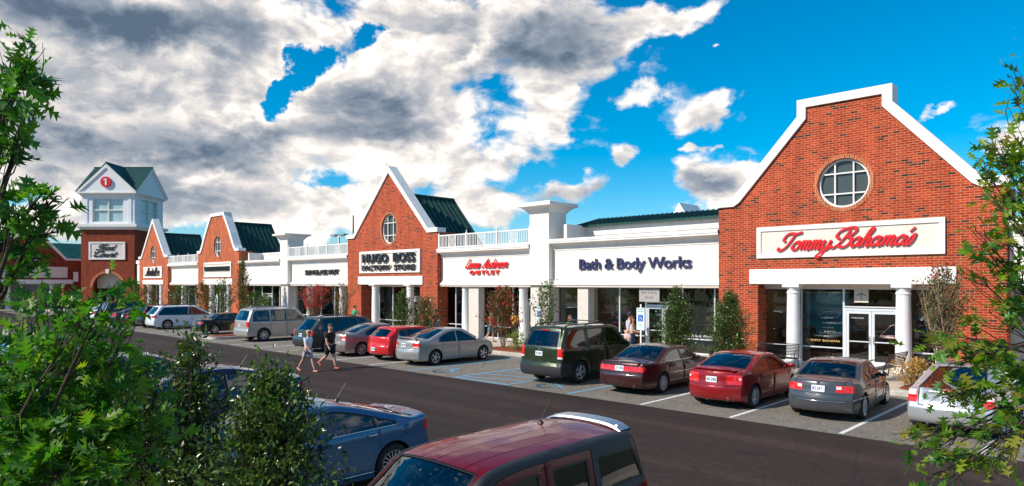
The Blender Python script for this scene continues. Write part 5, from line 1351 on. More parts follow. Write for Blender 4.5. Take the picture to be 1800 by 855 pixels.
P_DBLUE = paint('navy_paint', (.006, .012, .055), .2, .25); P_WINE = paint('wine_paint', (.14, .002, .007), .1, .3, .40); P_CSILV = paint('cool_silver_paint', (.40, .40, .38), .5, .3)
# row along the shops, right to left
make_car('silver hatchback half hidden behind the oak leaves, rightmost in the row', dict(WAG, L=4.45, W=1.74, H=1.49, gb=1.0, rake=1.35, gt=.06, wt=.75, wb=1.75, hood=.92, xr=-1.33, xf=1.37, belt=(.98, .86), R=.31, tum=.36, gf=(.82, .72), paint=P_SILV, dark=(), rtint=CARGLASS,
    doors=[(-1.0, -.05, .1, 0), (-.02, 1.05, 0, -.5)], wins=[(-1.2, -.12, .25, 0), (-.02, 1.2, 0, -.6)], tail=[(.72, 1.0, .84, 'taillight')], tail2=[('reverse_light', .88, 1.0, .86, 1.6)], tailside=.22, lidz=.68, lidf=.80, plate=('JRV 4182', .80), spokes=(5, .06), brakelamp=1.03), (-3.35, 19.45), TW, ROWG)
make_car('dark grey sedan with round badge and chrome bumper strip, second from the right', S_(paint=P_GREY, L=4.47, W=1.74, H=1.415, deck=1.0, rb=-1.52, rt=-.80, wt=.35, wb=1.0, xr=-1.25, xf=1.475, belt=(.91, .87), doors=[(-.98, -.10, .12, 0), (-.07, .86, 0, -.42)], wins=[(-1.1, -.2, .22, .02), (-.08, .82, .02, -.36)],
    tail=[(.72, .89, .56, 'taillight')], tail2=[('reverse_light', .80, .87, .58, .74)], plate=('JKI 6911', .80), badge=.93, spokes=(7, .045), mirm=P_BLACK, barz=(.50, .92), seat=SEATG, lidz=.67, chrome=[(-2.0, 2.0, .55)], tailside=.30), (-6.28, 19.45), TW + 4.5, ROWG)
make_car('deep red sedan with boot spoiler and single exhaust tip', S_(paint=P_RED, L=4.49, H=1.435, deck=1.04, hood=.9, rb=-1.62, rt=-.72, wt=.5, wb=1.5, tail=[(.68, .93, .58, 'taillight')], tail2=[('reverse_light', .80, .86, 1.0, 1.5)], plate=('IHG 2H82', .79), badge=.96, lip=(-2.10, None, .9, None), lipz=.035, exhaust=-.45, spokes=(7, .04), lidz=.62), (-8.85, 19.2), TW + 1, ROWG)
make_car('dark maroon sedan with beige headrests and full-width red lamps', S_(paint=P_MAROON, L=4.99, W=1.82, H=1.42, deck=1.0, hood=.95, rb=-1.62, rt=-.88, wt=.45, wb=1.12, xr=-1.35, xf=1.46, belt=(.92, .90), r=.06, bow=(.10, .2), tail=[(.72, .87, .16, 'taillight')], plate=('ZTS 7904', .80), barz=(.61, .96), chrome=[(-1.0, 1.1, .60), (-1.3, .9, lambda x: .955)],
    doors=[(-1.08, -.10, .12, 0), (-.07, .98, 0, -.40)], wins=[(-1.22, -.2, .24, .02), (-.1, .95, .02, -.35)], seat=SEATB, spokes=(14, .03), rimm=pm('pale_alloy', (.5, .48, .46), .4, .5), tailside=.28, badge=.93, lidz=.66, exhaust=-.5), (-12.0, 19.65), TW + 1, ROWG)
make_car('dark green full-size SUV with grey bumpers and roof rack', W_(paint=P_GREEN, L=5.2, W=1.95, H=1.95, gb=1.22, rake=.30, gt=.17, wt=.85, wb=1.6, hood=1.14, xr=-1.5, xf=1.5, belt=(1.19, 1.14), R=.385, tum=.22, tail=[(.88, 1.24, .87, 'taillight')], tail2=[('reverse_light', .88, .94, .88, 1.7)], bumper=.74, plate=('YS 86Z', 1.03), badge=1.17, rails=(-2.2, .5), cross=True, spokes=(5, .09), brakelamp=1.80, sill=.34, flare=.02,
    handm=PLAST, doors=[(-1.0, -.02, 0, 0), (.01, 1.15, 0, -.35)], wins=[(-2.2, -1.12, .14, 0), (-.95, -.08, 0, 0), (.05, 1.25, 0, -.42)], dark=(1,), mirm=PLAST, tw=.25, rimf=.62, wz=.03), (-15.15, 19.65), TW, ROWG, 'suv')
make_car('pale silver sedan with boot spoiler beside the blue accessible stall', S_(paint=P_CSILV, L=4.8, W=1.795, H=1.49, deck=1.06, hood=.95, rb=-1.68, rt=-.75, wt=.48, wb=1.35, xr=-1.36, xf=1.37, belt=(.95, .9), tail=[(.75, .94, .66, 'taillight')], tail2=[('reverse_light', .76, .80, .68, 1.2)], plate=('KNB 5207', .84), lip=(-2.24, None, .9, None), lipz=.10, lipd=.13, spokes=(5, .06), exhaust=-.5, seat=SEATG, chrome=[(-.95, 1.0, .52)]), (-22.55, 19.4), TW, ROWG)
make_car('bright red small hatchback', W_(paint=P_BRED, L=4.2, W=1.75, H=1.48, gb=1.02, rake=.42, gt=.12, wt=.45, wb=1.25, hood=.95, xr=-1.27, xf=1.3, belt=(.98, .9), R=.31, tum=.36, tr=.8, bow=(.22, .28), gf=(.80, .76), dark=(), rtint=CARGLASS, doors=[(-.9, -.1, .1, 0), (-.07, .95, 0, -.4)], wins=[(-1.45, -.95, .3, 0), (-.88, -.12, 0, 0), (-.04, 1.0, 0, -.4)], tail=[(.82, 1.0, .80, 'taillight')], plate=('LHT 3340', .52), badge=.94, spokes=(5, .07), antenna=(-1.3, 0)), (-24.85, 19.25), TW, ROWG)
make_car('warm silver sedan with dark reddish reflections beside the red hatchback', S_(paint=P_WARM, L=4.87, W=1.79, H=1.47, deck=1.06, rb=-1.7, rt=-.75, wt=.5, wb=1.4, xr=-1.38, xf=1.42, tail=[(.74, .94, .72, 'taillight')], tail2=[('reverse_light', .74, .86, .8, 1.2)], plate=('XRW 118', .84), spokes=(6, .06), belt=(.96, .9)), (-27.75, 19.3), TW, ROWG)
make_car('grey-green minivan with roof rack behind the two pedestrians', W_(paint=P_TEAL, L=5.1, W=1.93, H=1.74, gb=1.05, rake=.48, gt=.14, wt=.85, wb=2.0, hood=.98, xr=-1.5, xf=1.55, belt=(1.02, .96), tum=.26, wins=[(-2.1, -.98, .25, 0), (-.93, .22, 0, 0), (.28, 1.5, 0, -.62)], doors=[(-.95, .22, 0, 0), (.25, 1.3, 0, -.4)], tail=[(.84, 1.08, .84, 'taillight')], bumper=.56, plate=('HRT 902', .84), rails=(-1.9, .3), railm=RIMD), (-30.7, 19.4), TW, ROWG, 'minivan')
make_car('champagne full-size SUV beside the mulched island', W_(paint=P_CHAMP, L=5.1, W=1.95, H=1.93, gb=1.2, rake=.26, gt=.16, wt=.85, wb=1.6, hood=1.12, xr=-1.45, xf=1.48, belt=(1.17, 1.12), R=.38, tum=.2, tail=[(.86, 1.16, .85, 'taillight')], plate=('KVS 7123', .93), rails=(-2.0, .5), railm=RIM, spokes=(7, .07), tw=.25, rimf=.64, wins=[(-2.1, -1.1, .12, 0), (-.95, -.06, 0, 0), (.04, 1.2, 0, -.42)], sill=.32), (-38.75, 19.95), TW, ROWG, 'suv')
make_car('old black boxy sedan left of the mulched island', S_(paint=P_BLACK, L=4.6, W=1.7, H=1.41, deck=1.0, rb=-1.45, rt=-.95, wt=.4, wb=.95, r=.05, bow=(.06, .1), tail=[(.70, .86, .5, 'taillight')], plate=('BVD 61', .52), spokes=(10, .04), crease=0), (-46.1, 20.1), TW, ROWG)
make_car('white minivan with dark privacy windows', W_(paint=P_WHITE, L=5.1, W=1.95, H=1.74, gb=1.08, rake=.42, gt=.13, wt=.8, wb=1.95, hood=.98, xr=-1.5, xf=1.5, belt=(1.05, .98), tum=.26, wins=[(-2.1, -.95, .22, 0), (-.9, .22, 0, 0), (.28, 1.5, 0, -.62)], doors=[(-.92, .22, 0, 0), (.25, 1.3, 0, -.4)], tail=[(.86, 1.02, .70, 'taillight')], tailside=.34, plate=None, spokes=(10, .04), rails=(-1.8, .4)), (-53.7, 19.9), TW, ROWG, 'minivan')
make_car('black compact SUV tucked beside the white minivan', W_(paint=P_BLACK, L=4.55, W=1.78, H=1.68, tail=[(.85, 1.3, .88, 'taillight')], plate=('', .9)), (-56.3, 19.7), TW, ROWG, 'suv')
make_car('black sedan, second left of the white minivan', S_(paint=P_BLACK, tail=[(.72, .9, .62, 'taillight')], plate=('', .8)), (-59.3, 19.5), TW, ROWG)
make_car('grey sedan with broad red tail lamps, third left of the white minivan', S_(paint=P_GREY, L=4.8, deck=1.04, tail=[(.7, .92, .45, 'taillight')], plate=('', .8)), (-62.2, 19.6), TW, ROWG)
make_car('dark blue SUV near the far end of the row', W_(paint=P_DBLUE, L=4.9, W=1.9, H=1.82, rails=(-1.8, .4), bumper=.7, tail=[(.84, 1.12, .84, 'taillight')], plate=None), (-65.2, 19.7), TW, ROWG, 'suv')
make_car('white sedan with a red lamp, second from the far end of the row', S_(paint=P_WHITE, plate=None), (-68.3, 19.5), TW, ROWG)
make_car('white sedan at the far end of the row', S_(paint=P_WHITE, L=4.6, plate=None), (-71.4, 19.5), TW, ROWG)
FRG = 'cars parked in the near row'
# near row, noses towards the viewer
make_car('steel blue sedan with chrome door handles and many-spoked wheel in the near row', S_(paint=P_BLUE, L=4.84, W=1.81, H=1.49, deck=1.09, hood=.98, rb=-1.72, rt=-.62, wt=.55, wb=1.45, xr=-1.36, xf=1.41, belt=(1.02, .93), R=.345, rimf=.70, tum=.44, tail=[(.80, 1.0, .66, 'taillight')], tailside=.34, plate=('WLD 6620', .62), antenna=(-.75, .1), spokes=(18, .020),
    doors=[(-1.08, .02, .10, 0), (.05, 1.12, 0, -.45)], wins=[(-1.42, -1.02, .40, .0), (-.98, -.10, .05, .02), (.06, 1.1, .02, -.42)], seat=SEATG, handm=CHROME, chrome=[(-1.50, 1.2, lambda x: np.interp(x, [-2.1, 1.5], [1.02, .93]) + .006), (-1.0, 1.0, .30)], fuel=(-1.62, .90), crease=.018), (-10.22, 5.5), -90, FRG)
def el_strips(e):
    q, sx_, F = e['quad'], e['s_x'], e['F']; a, b = sx_(-1.98), sx_(.66); o = []
    for sg in (-1, 1): o.append(('cladding', q(sx_(-2.04), sx_(1.34), sg * .90, sg * 2.01, sg * .98, sg * 2.01, 10)))
    for f in (-.62, -.30, .02, .34, .64): o.append(('roof_rib', [F(s, f - .006) for s in np.linspace(sx_(-.9), sx_(.62), 8)] + [F(s, f + .006) for s in np.linspace(sx_(.62), sx_(-.9), 8)]))
    return o
def el_sides(e):
    rg, zt, bz = e['region'], e['ztop'], e['beltz']
    return [('cladding', rg(-1.98, -1.0, lambda x: float(bz(x)) - .03, lambda x: zt(x) - .0, 12, .06, 0)), ('cladding', rg(-1.02, 1.4, lambda x: zt(x) - .075, lambda x: zt(x) - .0, 16))]
EL, EI = make_car('boxy wine red SUV with black roof edges and silver roof spoiler, nearest car', W_(paint=P_WINE, L=4.3, W=1.61, H=1.74, gb=1.08, rake=.13, gt=.15, wt=.62, wb=1.36, hood=1.10, xr=-1.22, xf=1.36, belt=(1.13, 1.06), R=.34, tum=.20, bow=(.06, .24), crown=.05, r=.06, tr=.2,
    doors=[(-1.0, -.28, 0, 0), (-.25, 1.02, 0, -.30)], wins=[(-1.93, -1.12, .06, .0), (-.90, -.38, 0.0, 0.0), (-.14, 1.05, .0, -.36)], dark=(1, 2), rside=CARDARK, tint=glass_mat('car_glass_dark', (.4, .55, .6), .16, .35), wtop=.12, wz=.06, tail=[(.80, 1.12, .88, 'taillight')], strips=el_strips, sides=el_sides, plate=('XBT 2049', .84), bumper=.62,
    antenna=(-1.25, -.25), seat=SEATG, mirm=PLAST, lip=(-1.86, None, .94, RIM), lipz=.065, lipd=.13, crease=0), (-5.08, 4.80), -90, FRG, 'suv')
make_car('navy blue sedan behind the evergreen shrubs in the near row', S_(paint=P_DBLUE, L=4.7, H=1.45, deck=1.05, rb=-1.7, rt=-.6, wt=.5, wb=1.4, antenna=(-.8, 0), plate=None, seat=SEATG, wins=[(-1.42, -1.02, .40, .0), (-.98, -.14, .05, .02), (-.04, 1.05, .02, -.42)]), (-16.35, 6.6), -90, FRG)
make_car('dark grey sedan glimpsed through the oak leaves left of the navy sedan', S_(paint=P_GREY, plate=None), (-21.2, 6.1), -90, FRG)
make_car('silver sedan glimpsed through the oak leaves at the far left', S_(paint=P_SILV, plate=None), (-54.0, 6.4), -90, FRG)
make_car('white sedan glimpsed between the leaves in the near row, left of the dark grey sedan', S_(paint=P_WHITE, plate=None), (-31.9, 6.2), -90, FRG)
# ------------------------------------------------------------------ vegetation
def leaf_mat(name, cols, trans=.35, rough=.45, spec=.4):
    if name in MATS: return MATS[name]
    m = D.materials.new(name); m.use_nodes = True; t = NT(m.node_tree)
    o = t.n('ShaderNodeOutputMaterial'); b = t.n('ShaderNodeBsdfPrincipled'); tl = t.n('ShaderNodeBsdfTranslucent')
    g = t.n('ShaderNodeNewGeometry'); r = g.outputs['Random Per Island']
    n = len(cols); c = t.ramp(r, [(i / max(1, n - 1), cols[i]) for i in range(n)])
    t.l(c, b.inputs['Base Color']); b.inputs['Roughness'].default_value = rough; b.inputs['Specular IOR Level'].default_value = spec
    c2 = t.mix(1.0, c, (1.5, 1.7, .6), 'MULTIPLY'); t.l(c2, tl.inputs[0])
    mx = t.n('ShaderNodeMixShader'); mx.inputs[0].default_value = trans; t.l(b.outputs[0], mx.inputs[1]); t.l(tl.outputs[0], mx.inputs[2]); t.l(mx.outputs[0], o.inputs[0])
    MATS[name] = m; return m
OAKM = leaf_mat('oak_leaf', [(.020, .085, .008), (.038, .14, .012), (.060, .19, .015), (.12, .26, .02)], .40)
OAKR = leaf_mat('oak_leaf_painted_sun', [(.05, .13, .010), (.11, .23, .014), (.20, .31, .018), (.25, .20, .03)], .42)  # brighter, yellower copy of the oak leaf, sunlight painted into its colour
HOLM = leaf_mat('evergreen_leaf', [(.022, .060, .010), (.045, .10, .014), (.080, .15, .018), (.14, .19, .03)], .18, .3, .6)
HOLR = leaf_mat('bronze_evergreen_leaf', [(.035, .08, .012), (.07, .12, .02), (.14, .14, .03), (.24, .11, .035)], .15, .3, .6)
CRPM = leaf_mat('crape_leaf', [(.05, .09, .016), (.10, .13, .03), (.15, .11, .035), (.18, .09, .03)], .3)
REDF = leaf_mat('red_blossom', [(.45, .008, .02), (.62, .012, .03), (.52, .02, .05)], .3)
YELM = leaf_mat('golden_shrub_leaf', [(.35, .24, .05), (.50, .30, .08), (.62, .36, .14)], .3)
LIMEM = leaf_mat('lime_shrub_leaf', [(.10, .18, .02), (.22, .30, .03), (.35, .36, .05)], .3)
BARK = pm('bark', (.055, .035, .022), .9, var=.35, vscale=14, bump=.5, bscale=40); BARKP = pm('pale_bark', (.30, .21, .14), .8, var=.3, vscale=14); BARKT = pm('tan_stem', (.14, .09, .05), .85, var=.3, vscale=10)

OAK_V = [(0, 0, 0), (.25, 0, .0), (.5, 0, .0), (.75, 0, -.01), (1, 0, -.04)]
OAK_F = []
for sg in (1, -1):
    b = len(OAK_V); OAK_V += [(.16, sg * .035, .01), (.30, sg * .34, .06), (.36, sg * .06, .015), (.60, sg * .44, .07), (.60, sg * .06, .015), (.86, sg * .30, .03), (.83, sg * .05, .0)]
    n1, t1, n2, t2, n3, t3, n4 = range(b, b + 7)
    fs = [(0, n1, 1), (n1, t1, n2), (n1, n2, 1), (n2, 2, 1), (n2, t2, n3), (n2, n3, 2), (n3, 3, 2), (n3, t3, n4), (n3, n4, 3), (n4, 4, 3)]
    OAK_F += fs if sg < 0 else [f[::-1] for f in fs]
OVAL_V = [(0, 0, 0), (.35, .21, .05), (.75, .16, .04), (1, 0, -.02), (.75, -.16, .04), (.35, -.21, .05), (.5, 0, 0)]
OVAL_F = [(0, 6, 1), (1, 6, 2), (2, 6, 3), (3, 6, 4), (4, 6, 5), (5, 6, 0)]
TRI_V = [(0, 0, 0), (.5, .28, .05), (1, 0, 0), (.5, -.28, .05)]; TRI_F = [(0, 2, 1), (0, 3, 2)]

def foliage(name, P, Dr, size, LV, LF, mat, parent, rng, up=.9, jit=.5, smin=.42):
    P = np.asarray(P, float); n = len(P)
    if n == 0: return None
    d = np.asarray(Dr, float) + rng.normal(0, jit, (n, 3)); d /= np.linalg.norm(d, axis=1)[:, None] + 1e-9
    u = np.tile([0, 0, up], (n, 1)) + rng.normal(0, .55, (n, 3))
    s = np.cross(u, d); s /= np.linalg.norm(s, axis=1)[:, None] + 1e-9; u = np.cross(d, s)
    sc = size * rng.uniform(smin, 1.22, n); LVa = np.array(LV); k = len(LVa)
    bend = rng.uniform(-.25, .25, n)
    V = P[:, None, :] + sc[:, None, None] * (LVa[None, :, 0:1] * d[:, None, :] + LVa[None, :, 1:2] * s[:, None, :] + (LVa[None, :, 2:3] + bend[:, None, None] * LVa[None, :, 0:1] ** 2) * u[:, None, :])
    Fa = np.array([list(f) for f in LF]); m = Fa.shape[1]
    Fx = (Fa[None] + (np.arange(n) * k)[:, None, None]).reshape(-1, m)
    me = D.meshes.new(name); me.vertices.add(n * k); me.vertices.foreach_set('co', V.reshape(-1))
    nf = len(Fx); me.loops.add(nf * m); me.loops.foreach_set('vertex_index', Fx.reshape(-1).astype(np.int32)); me.polygons.add(nf)
    me.polygons.foreach_set('loop_start', (np.arange(nf) * m).astype(np.int32)); me.polygons.foreach_set('loop_total', np.full(nf, m, np.int32)) if False else None
    me.update(calc_edges=True); me.materials.append(mat)
    o = D.objects.new(name, me); C.objects.link(o); o.parent = parent; return o

def at(u, v, d):
    """world point at depth d along the direction seen at (u, v) of the photograph"""
    l = (u - 900) / 1190 * d
    return np.array([-sin(YAW) * d + cos(YAW) * l, cos(YAW) * d + sin(YAW) * l, 3.4 - (v - 498) / 1190 * d])

def curve_pts(a, b, rng, sag=.0, n=6, wob=.08):
    a, b = np.asarray(a, float), np.asarray(b, float); L = np.linalg.norm(b - a); out = []
    o1 = rng.normal(0, wob * L, 3)
    for i in range(n + 1):
        t = i / n; out.append(a + (b - a) * t + o1 * sin(pi * t) + np.array([0, 0, sag * L * sin(pi * t)]))
    return out

def tree(name, label, cat, base, crotch, blobs_, leafmat, size, LV, LF, seed=1, bark=BARK, r0=.07, group=None, twigs=9, extra=None, up=.9, seg=4):
    """trunk from base to crotch, a limb to each clump, twigs in the clump, leaves along twigs"""
    rng = np.random.default_rng(seed); t = thing(name, label, cat, (float(base[0]), float(base[1]), float(base[2])), group=group)
    B = np.array([base[0], base[1], base[2]], float); tk = MB(); limbs = MB()
    tp = curve_pts((0, 0, 0), crotch - B, rng, n=7, wob=.03); tk.tube(tp, [r0 * (1.25 - .6 * i / 7) for i in range(8)], 8); tk.build('trunk', bark, t, smooth=True)
    LP, LD = [], []
    for (c, rad, cnt, *src) in blobs_:
        c = np.asarray(c, float) - B; rad = np.asarray(rad, float) if np.ndim(rad) else np.array([rad] * 3)
        s = (np.asarray(src[0], float) - B) if src else tp[-1 - rng.integers(0, 2)]
        lp = curve_pts(s, c, rng, sag=-.04, n=7, wob=.05); limbs.tube(lp, [r0 * .34 * (1.05 - .85 * i / 7) for i in range(8)], 6)
        per = max(1, cnt // twigs)
        for k in range(twigs):
            q = rng.normal(0, 1, 3); q /= np.linalg.norm(q); e = c + q * rad * rng.uniform(.5, 1.0)
            st = lp[rng.integers(4, 8)]; w_ = curve_pts(st, e, rng, n=4, wob=.08); limbs.tube(w_, [.005, .0045, .0035, .003, .002], 4, cap=False)
            dv = (w_[-1] - w_[0]); dv /= np.linalg.norm(dv) + 1e-9
            for j in range(per):
                tt = rng.uniform(.15, 1.0) ** .7; i = min(3, int(tt * 4)); p_ = w_[i] + (w_[i + 1] - w_[i]) * (tt * 4 - i)
                LP.append(p_ + rng.normal(0, .018 + size * .12, 3)); sd = rng.normal(0, .8, 3); LD.append(dv * .8 + sd * .8 + np.array([0, 0, -.15]))
    limbs.build('limbs', bark, t, smooth=True)
    if isinstance(leafmat, (list, tuple)):
        idx = rng.random(len(LP)); LP = np.array(LP); LD = np.array(LD); lo = 0
        for mt_, fr_, nm_ in leafmat: k_ = (idx >= lo) & (idx < lo + fr_); lo += fr_; foliage(nm_, LP[k_], LD[k_], size, LV, LF, mt_, t, rng, up=up)
    else: foliage('crown', LP, LD, size, LV, LF, leafmat, t, rng, up=up)
    return t

def PB(lst, k=1.0):
    return [(at(u, v, d), np.array([ru / 1190 * d * .85, ru / 1190 * d * .85, rv / 1190 * d]), int(c * k)) for (u, v, d, ru, rv, c) in lst]
# left oak, close to the viewer
lo_base = at(-70, 1300, 4.7); lo_base[2] = .12
tree('pin_oak', 'tall pin oak with spiky lobed leaves filling the left edge of the view', 'tree', lo_base, at(-45, 420, 4.6), PB([
    (20, 105, 4.4, 55, 45, 46), (62, 80, 4.4, 34, 34, 24), (55, 130, 4.5, 42, 40, 34), (10, 175, 4.3, 50, 45, 44), (45, 205, 4.4, 40, 30, 26), (5, 265, 4.5, 42, 34, 26),
    (5, 350, 4.4, 45, 36, 30), (35, 375, 4.3, 38, 30, 22), (70, 345, 4.3, 30, 26, 14), (100, 345, 4.3, 34, 16, 9), (20, 425, 4.6, 50, 36, 34), (60, 400, 4.5, 42, 28, 20), (15, 480, 4.5, 40, 32, 22), (88, 410, 4.5, 34, 24, 14), (70, 455, 4.7, 45, 24, 14)], 1.15), OAKM, .15, OAK_V, OAK_F, seed=11, r0=.075, group='oaks near the camera', twigs=6, up=.6)
lm_base = at(-10, 1250, 4.6); lm_base[2] = .12
tree('pin_oak', 'dense low pin oak crown with bright leaves in the lower left corner', 'tree', lm_base, at(20, 900, 4.5), PB([
    (40, 560, 4.9, 80, 45, 80), (110, 540, 4.8, 50, 30, 26), (185, 520, 4.1, 40, 34, 26), (150, 560, 4.2, 55, 40, 50), (215, 560, 4.3, 45, 34, 30), (30, 640, 4.4, 80, 60, 120), (120, 640, 4.3, 80, 55, 120), (205, 625, 4.3, 60, 50, 70), (245, 655, 4.5, 40, 40, 36),
    (30, 730, 4.2, 80, 60, 120), (125, 730, 4.2, 80, 60, 120), (215, 720, 4.2, 70, 55, 90), (270, 700, 4.3, 42, 40, 32), (30, 810, 4.0, 80, 60, 110), (120, 815, 4.0, 80, 60, 110), (205, 810, 4.1, 70, 60, 90), (265, 790, 4.3, 45, 45, 34), (60, 590, 5.2, 90, 50, 70), (150, 690, 5.4, 100, 60, 90), (90, 780, 5.2, 110, 70, 90), (300, 760, 4.6, 40, 60, 30), (60, 520, 5.0, 70, 34, 30)], 1.2), [(OAKM, .86, 'crown'), (OAKR, .14, 'painted_sun_leaves')], .135, OAK_V, OAK_F, seed=5, r0=.06, group='oaks near the camera', twigs=8, up=.6)  # a random share of leaves gets the colour with painted sunlight
# right oak
ro_base = at(1960, 1150, 6.2); ro_base[2] = .12
tree('pin_oak', 'sunlit pin oak with loose spreading branches at the right edge of the view', 'tree', ro_base, at(1930, 560, 6.0), PB([
    (1795, 130, 5.8, 28, 30, 16), (1785, 170, 5.8, 34, 36, 26), (1740, 240, 5.8, 34, 20, 16), (1775, 270, 5.8, 46, 32, 34), (1725, 280, 5.8, 22, 18, 8), (1760, 320, 5.8, 38, 34, 30), (1745, 355, 5.8, 26, 20, 12), (1790, 370, 5.8, 36, 36, 28), (1765, 410, 5.8, 36, 28, 20), (1715, 405, 5.7, 18, 14, 4), (1735, 440, 5.7, 42, 24, 20), (1705, 475, 5.7, 26, 22, 9),
    (1770, 480, 5.8, 48, 38, 34), (1790, 550, 5.8, 38, 44, 26), (1740, 550, 5.8, 44, 36, 18), (1690, 590, 5.7, 50, 32, 26), (1625, 605, 5.6, 36, 18, 12), (1735, 620, 5.6, 56, 40, 34), (1790, 640, 5.6, 40, 50, 28), (1670, 640, 5.6, 48, 30, 24), (1700, 690, 5.6, 56, 36, 36), (1770, 705, 5.6, 52, 44, 34), (1655, 700, 5.6, 30, 26, 14), (1730, 760, 5.4, 60, 32, 30), (1790, 780, 5.4, 42, 40, 18),
    (1600, 775, 5.2, 42, 20, 20), (1640, 795, 5.2, 44, 24, 22), (1690, 820, 5.2, 54, 26, 26), (1745, 825, 5.2, 50, 24, 14), (1625, 840, 5.2, 26, 14, 5)], 1.75), [(OAKR, .78, 'crown'), (OAKM, .22, 'painted_shade_leaves')], .135, OAK_V, OAK_F, seed=21, r0=.045, group='oaks near the camera', twigs=8, up=.7)  # randomly picked leaves get the darker green as painted shade

def shrub(name, label, cat, loc, h, w_, n, size, mat, seed=1, shape='cone', stems=3, bark=BARK, LV=OVAL_V, LF=OVAL_F, group=None, lo=.12, bark_r=.02, flowers=None, clump=.10):
    rng = np.random.default_rng(seed); t = thing(name, label, cat, loc, group=group); st = MB(); LP, LD = [], []
    def rad(z):
        q = z / h
        if shape == 'cone': return w_ / 2 * (sin(pi * min(1, (q + .10) * .55 + .15)) ** .6) * (1 - (max(0, q - .5) / .5) ** 1.5 * .85)
        if shape == 'vase': return w_ / 2 * (.12 + .95 * max(0, q - .05) ** .8) * (1 if q < .85 else max(.2, 1 - (q - .85) * 4))
        return w_ / 2 * sqrt(max(.02, 1 - (2 * q - 1) ** 2)) * 1.05
    tops = []
    for i in range(stems):
        a = 2 * pi * i / stems + rng.uniform(-.4, .4); zt = h * rng.uniform(.82, .98); rr = rad(zt * .9) * rng.uniform(.2, .9) if stems > 1 else 0
        pts = curve_pts((.05 * cos(a) * (stems > 1), .05 * sin(a) * (stems > 1), 0), (rr * cos(a), rr * sin(a), zt), rng, n=7, wob=.03)
        st.tube(pts, [bark_r * (1 - .75 * k / 7) for k in range(8)], 5); tops.append(pts)
    nt = max(12, n // 14)
    for i in range(nt):
        z = h * (lo + (1 - lo) * rng.random() ** .85); a = rng.uniform(0, 2 * pi); r = rad(z) * rng.uniform(.35, 1.05) * (1 + .18 * sin(3 * a + seed) + .12 * sin(7 * z + a))
        e = np.array([r * cos(a), r * sin(a), z + .05 * h * rng.uniform(0, 1)]); sp = tops[rng.integers(0, len(tops))]; k = min(6, int(max(0, (z / h - .18)) * 7)); s0 = np.asarray(sp[k])
        wv = curve_pts(s0, e, rng, n=3, wob=.06); st.tube(wv, [bark_r * .3, bark_r * .22, bark_r * .15, bark_r * .1], 4, cap=False)
        dv = e - s0; dv /= np.linalg.norm(dv) + 1e-9
        for j in range(14):
            tt = rng.uniform(.45, 1.05); LP.append(s0 + (e - s0) * tt + rng.normal(0, clump * .55, 3)); LD.append(dv * .6 + rng.normal(0, .75, 3) + np.array([0, 0, .15]))
    st.build('stems', bark, t, smooth=True)
    LP = np.array(LP); LD = np.array(LD)
    if flowers:
        fm, fr_, zc = flowers; m_ = (LP[:, 2] > zc * h) & (rng.random(len(LP)) < fr_); foliage('blossoms', LP[m_], LD[m_], size * 1.1, LV, LF, fm, t, rng); LP, LD = LP[~m_], LD[~m_]
    foliage('foliage', LP, LD, size, LV, LF, mat, t, rng); return t
EG = 'evergreen shrubs between the near row and the viewer'
p_ = at(335, 800, 7.7); shrub('evergreen_shrub', 'tall glossy evergreen shrub nearest the oak leaves, left of its neighbour', 'shrub', (p_[0], p_[1], .12), 2.68, 1.2, 6000, .075, HOLM, 3, 'cone', 2, BARK, group=EG, lo=.06, bark_r=.018)
p_ = at(480, 800, 7.2); shrub('evergreen_shrub', 'broad glossy evergreen shrub in front of the steel blue sedan', 'shrub', (p_[0], p_[1], .12), 2.36, 1.85, 12000, .075, HOLM, 8, 'cone', 3, BARK, group=EG, lo=.04, bark_r=.016)
p_ = at(245, 800, 7.6); shrub('evergreen_shrub', 'evergreen shrub mostly hidden behind the low oak crown', 'shrub', (p_[0], p_[1], .12), 2.45, 1.7, 5000, .07, HOLM, 4, 'cone', 2, BARK, group=EG, lo=.06, bark_r=.03)
p_ = at(120, 800, 8.4); shrub('evergreen_shrub', 'evergreen shrub in the lower left corner behind the oak', 'shrub', (p_[0], p_[1], .12), 2.5, 1.9, 5000, .07, HOLM, 6, 'cone', 2, BARK, group=EG, lo=.06, bark_r=.03)
SG_ = 'shrubs planted along the sidewalk'
Yb = 24.0
shrub('holly_shrub', 'dense cone-shaped holly in front of the wide shop window', 'shrub', (-13.95, Yb, .2), 2.95, 1.9, 9000, .085, HOLM, 12, 'cone', 2, group=SG_)
shrub('holly_shrub', 'dense cone-shaped holly in front of the left brick pier of the large gable', 'shrub', (-11.7, Yb, .2), 2.85, 2.0, 9000, .085, HOLM, 13, 'cone', 2, group=SG_)
shrub('crape_myrtle', 'vase-shaped crape myrtle with bare tan stems in front of the right brick pier', 'shrub', (-4.75, 23.9, .2), 3.65, 1.75, 2800, .10, CRPM, 14, 'vase', 9, BARKP, group=SG_, lo=.5, bark_r=.026, flowers=(REDF, .10, .86), LV=TRI_V, LF=TRI_F)
shrub('crape_myrtle', 'thin crape myrtle with pale stems in front of the tall capped pilaster', 'shrub', (-20.9, 24.1, .2), 3.2, 1.7, 1500, .12, HOLM, 15, 'vase', 7, BARKP, group=SG_, lo=.35, bark_r=.022, LV=TRI_V, LF=TRI_F)
shrub('crape_myrtle', 'leafy crape myrtle with red blossoms below the red handwritten lettering', 'shrub', (-23.7, 24.1, .2), 3.0, 2.0, 3200, .12, CRPM, 16, 'round', 5, BARKT, group=SG_, lo=.36, bark_r=.025, flowers=(REDF, .22, .3), LV=TRI_V, LF=TRI_F)
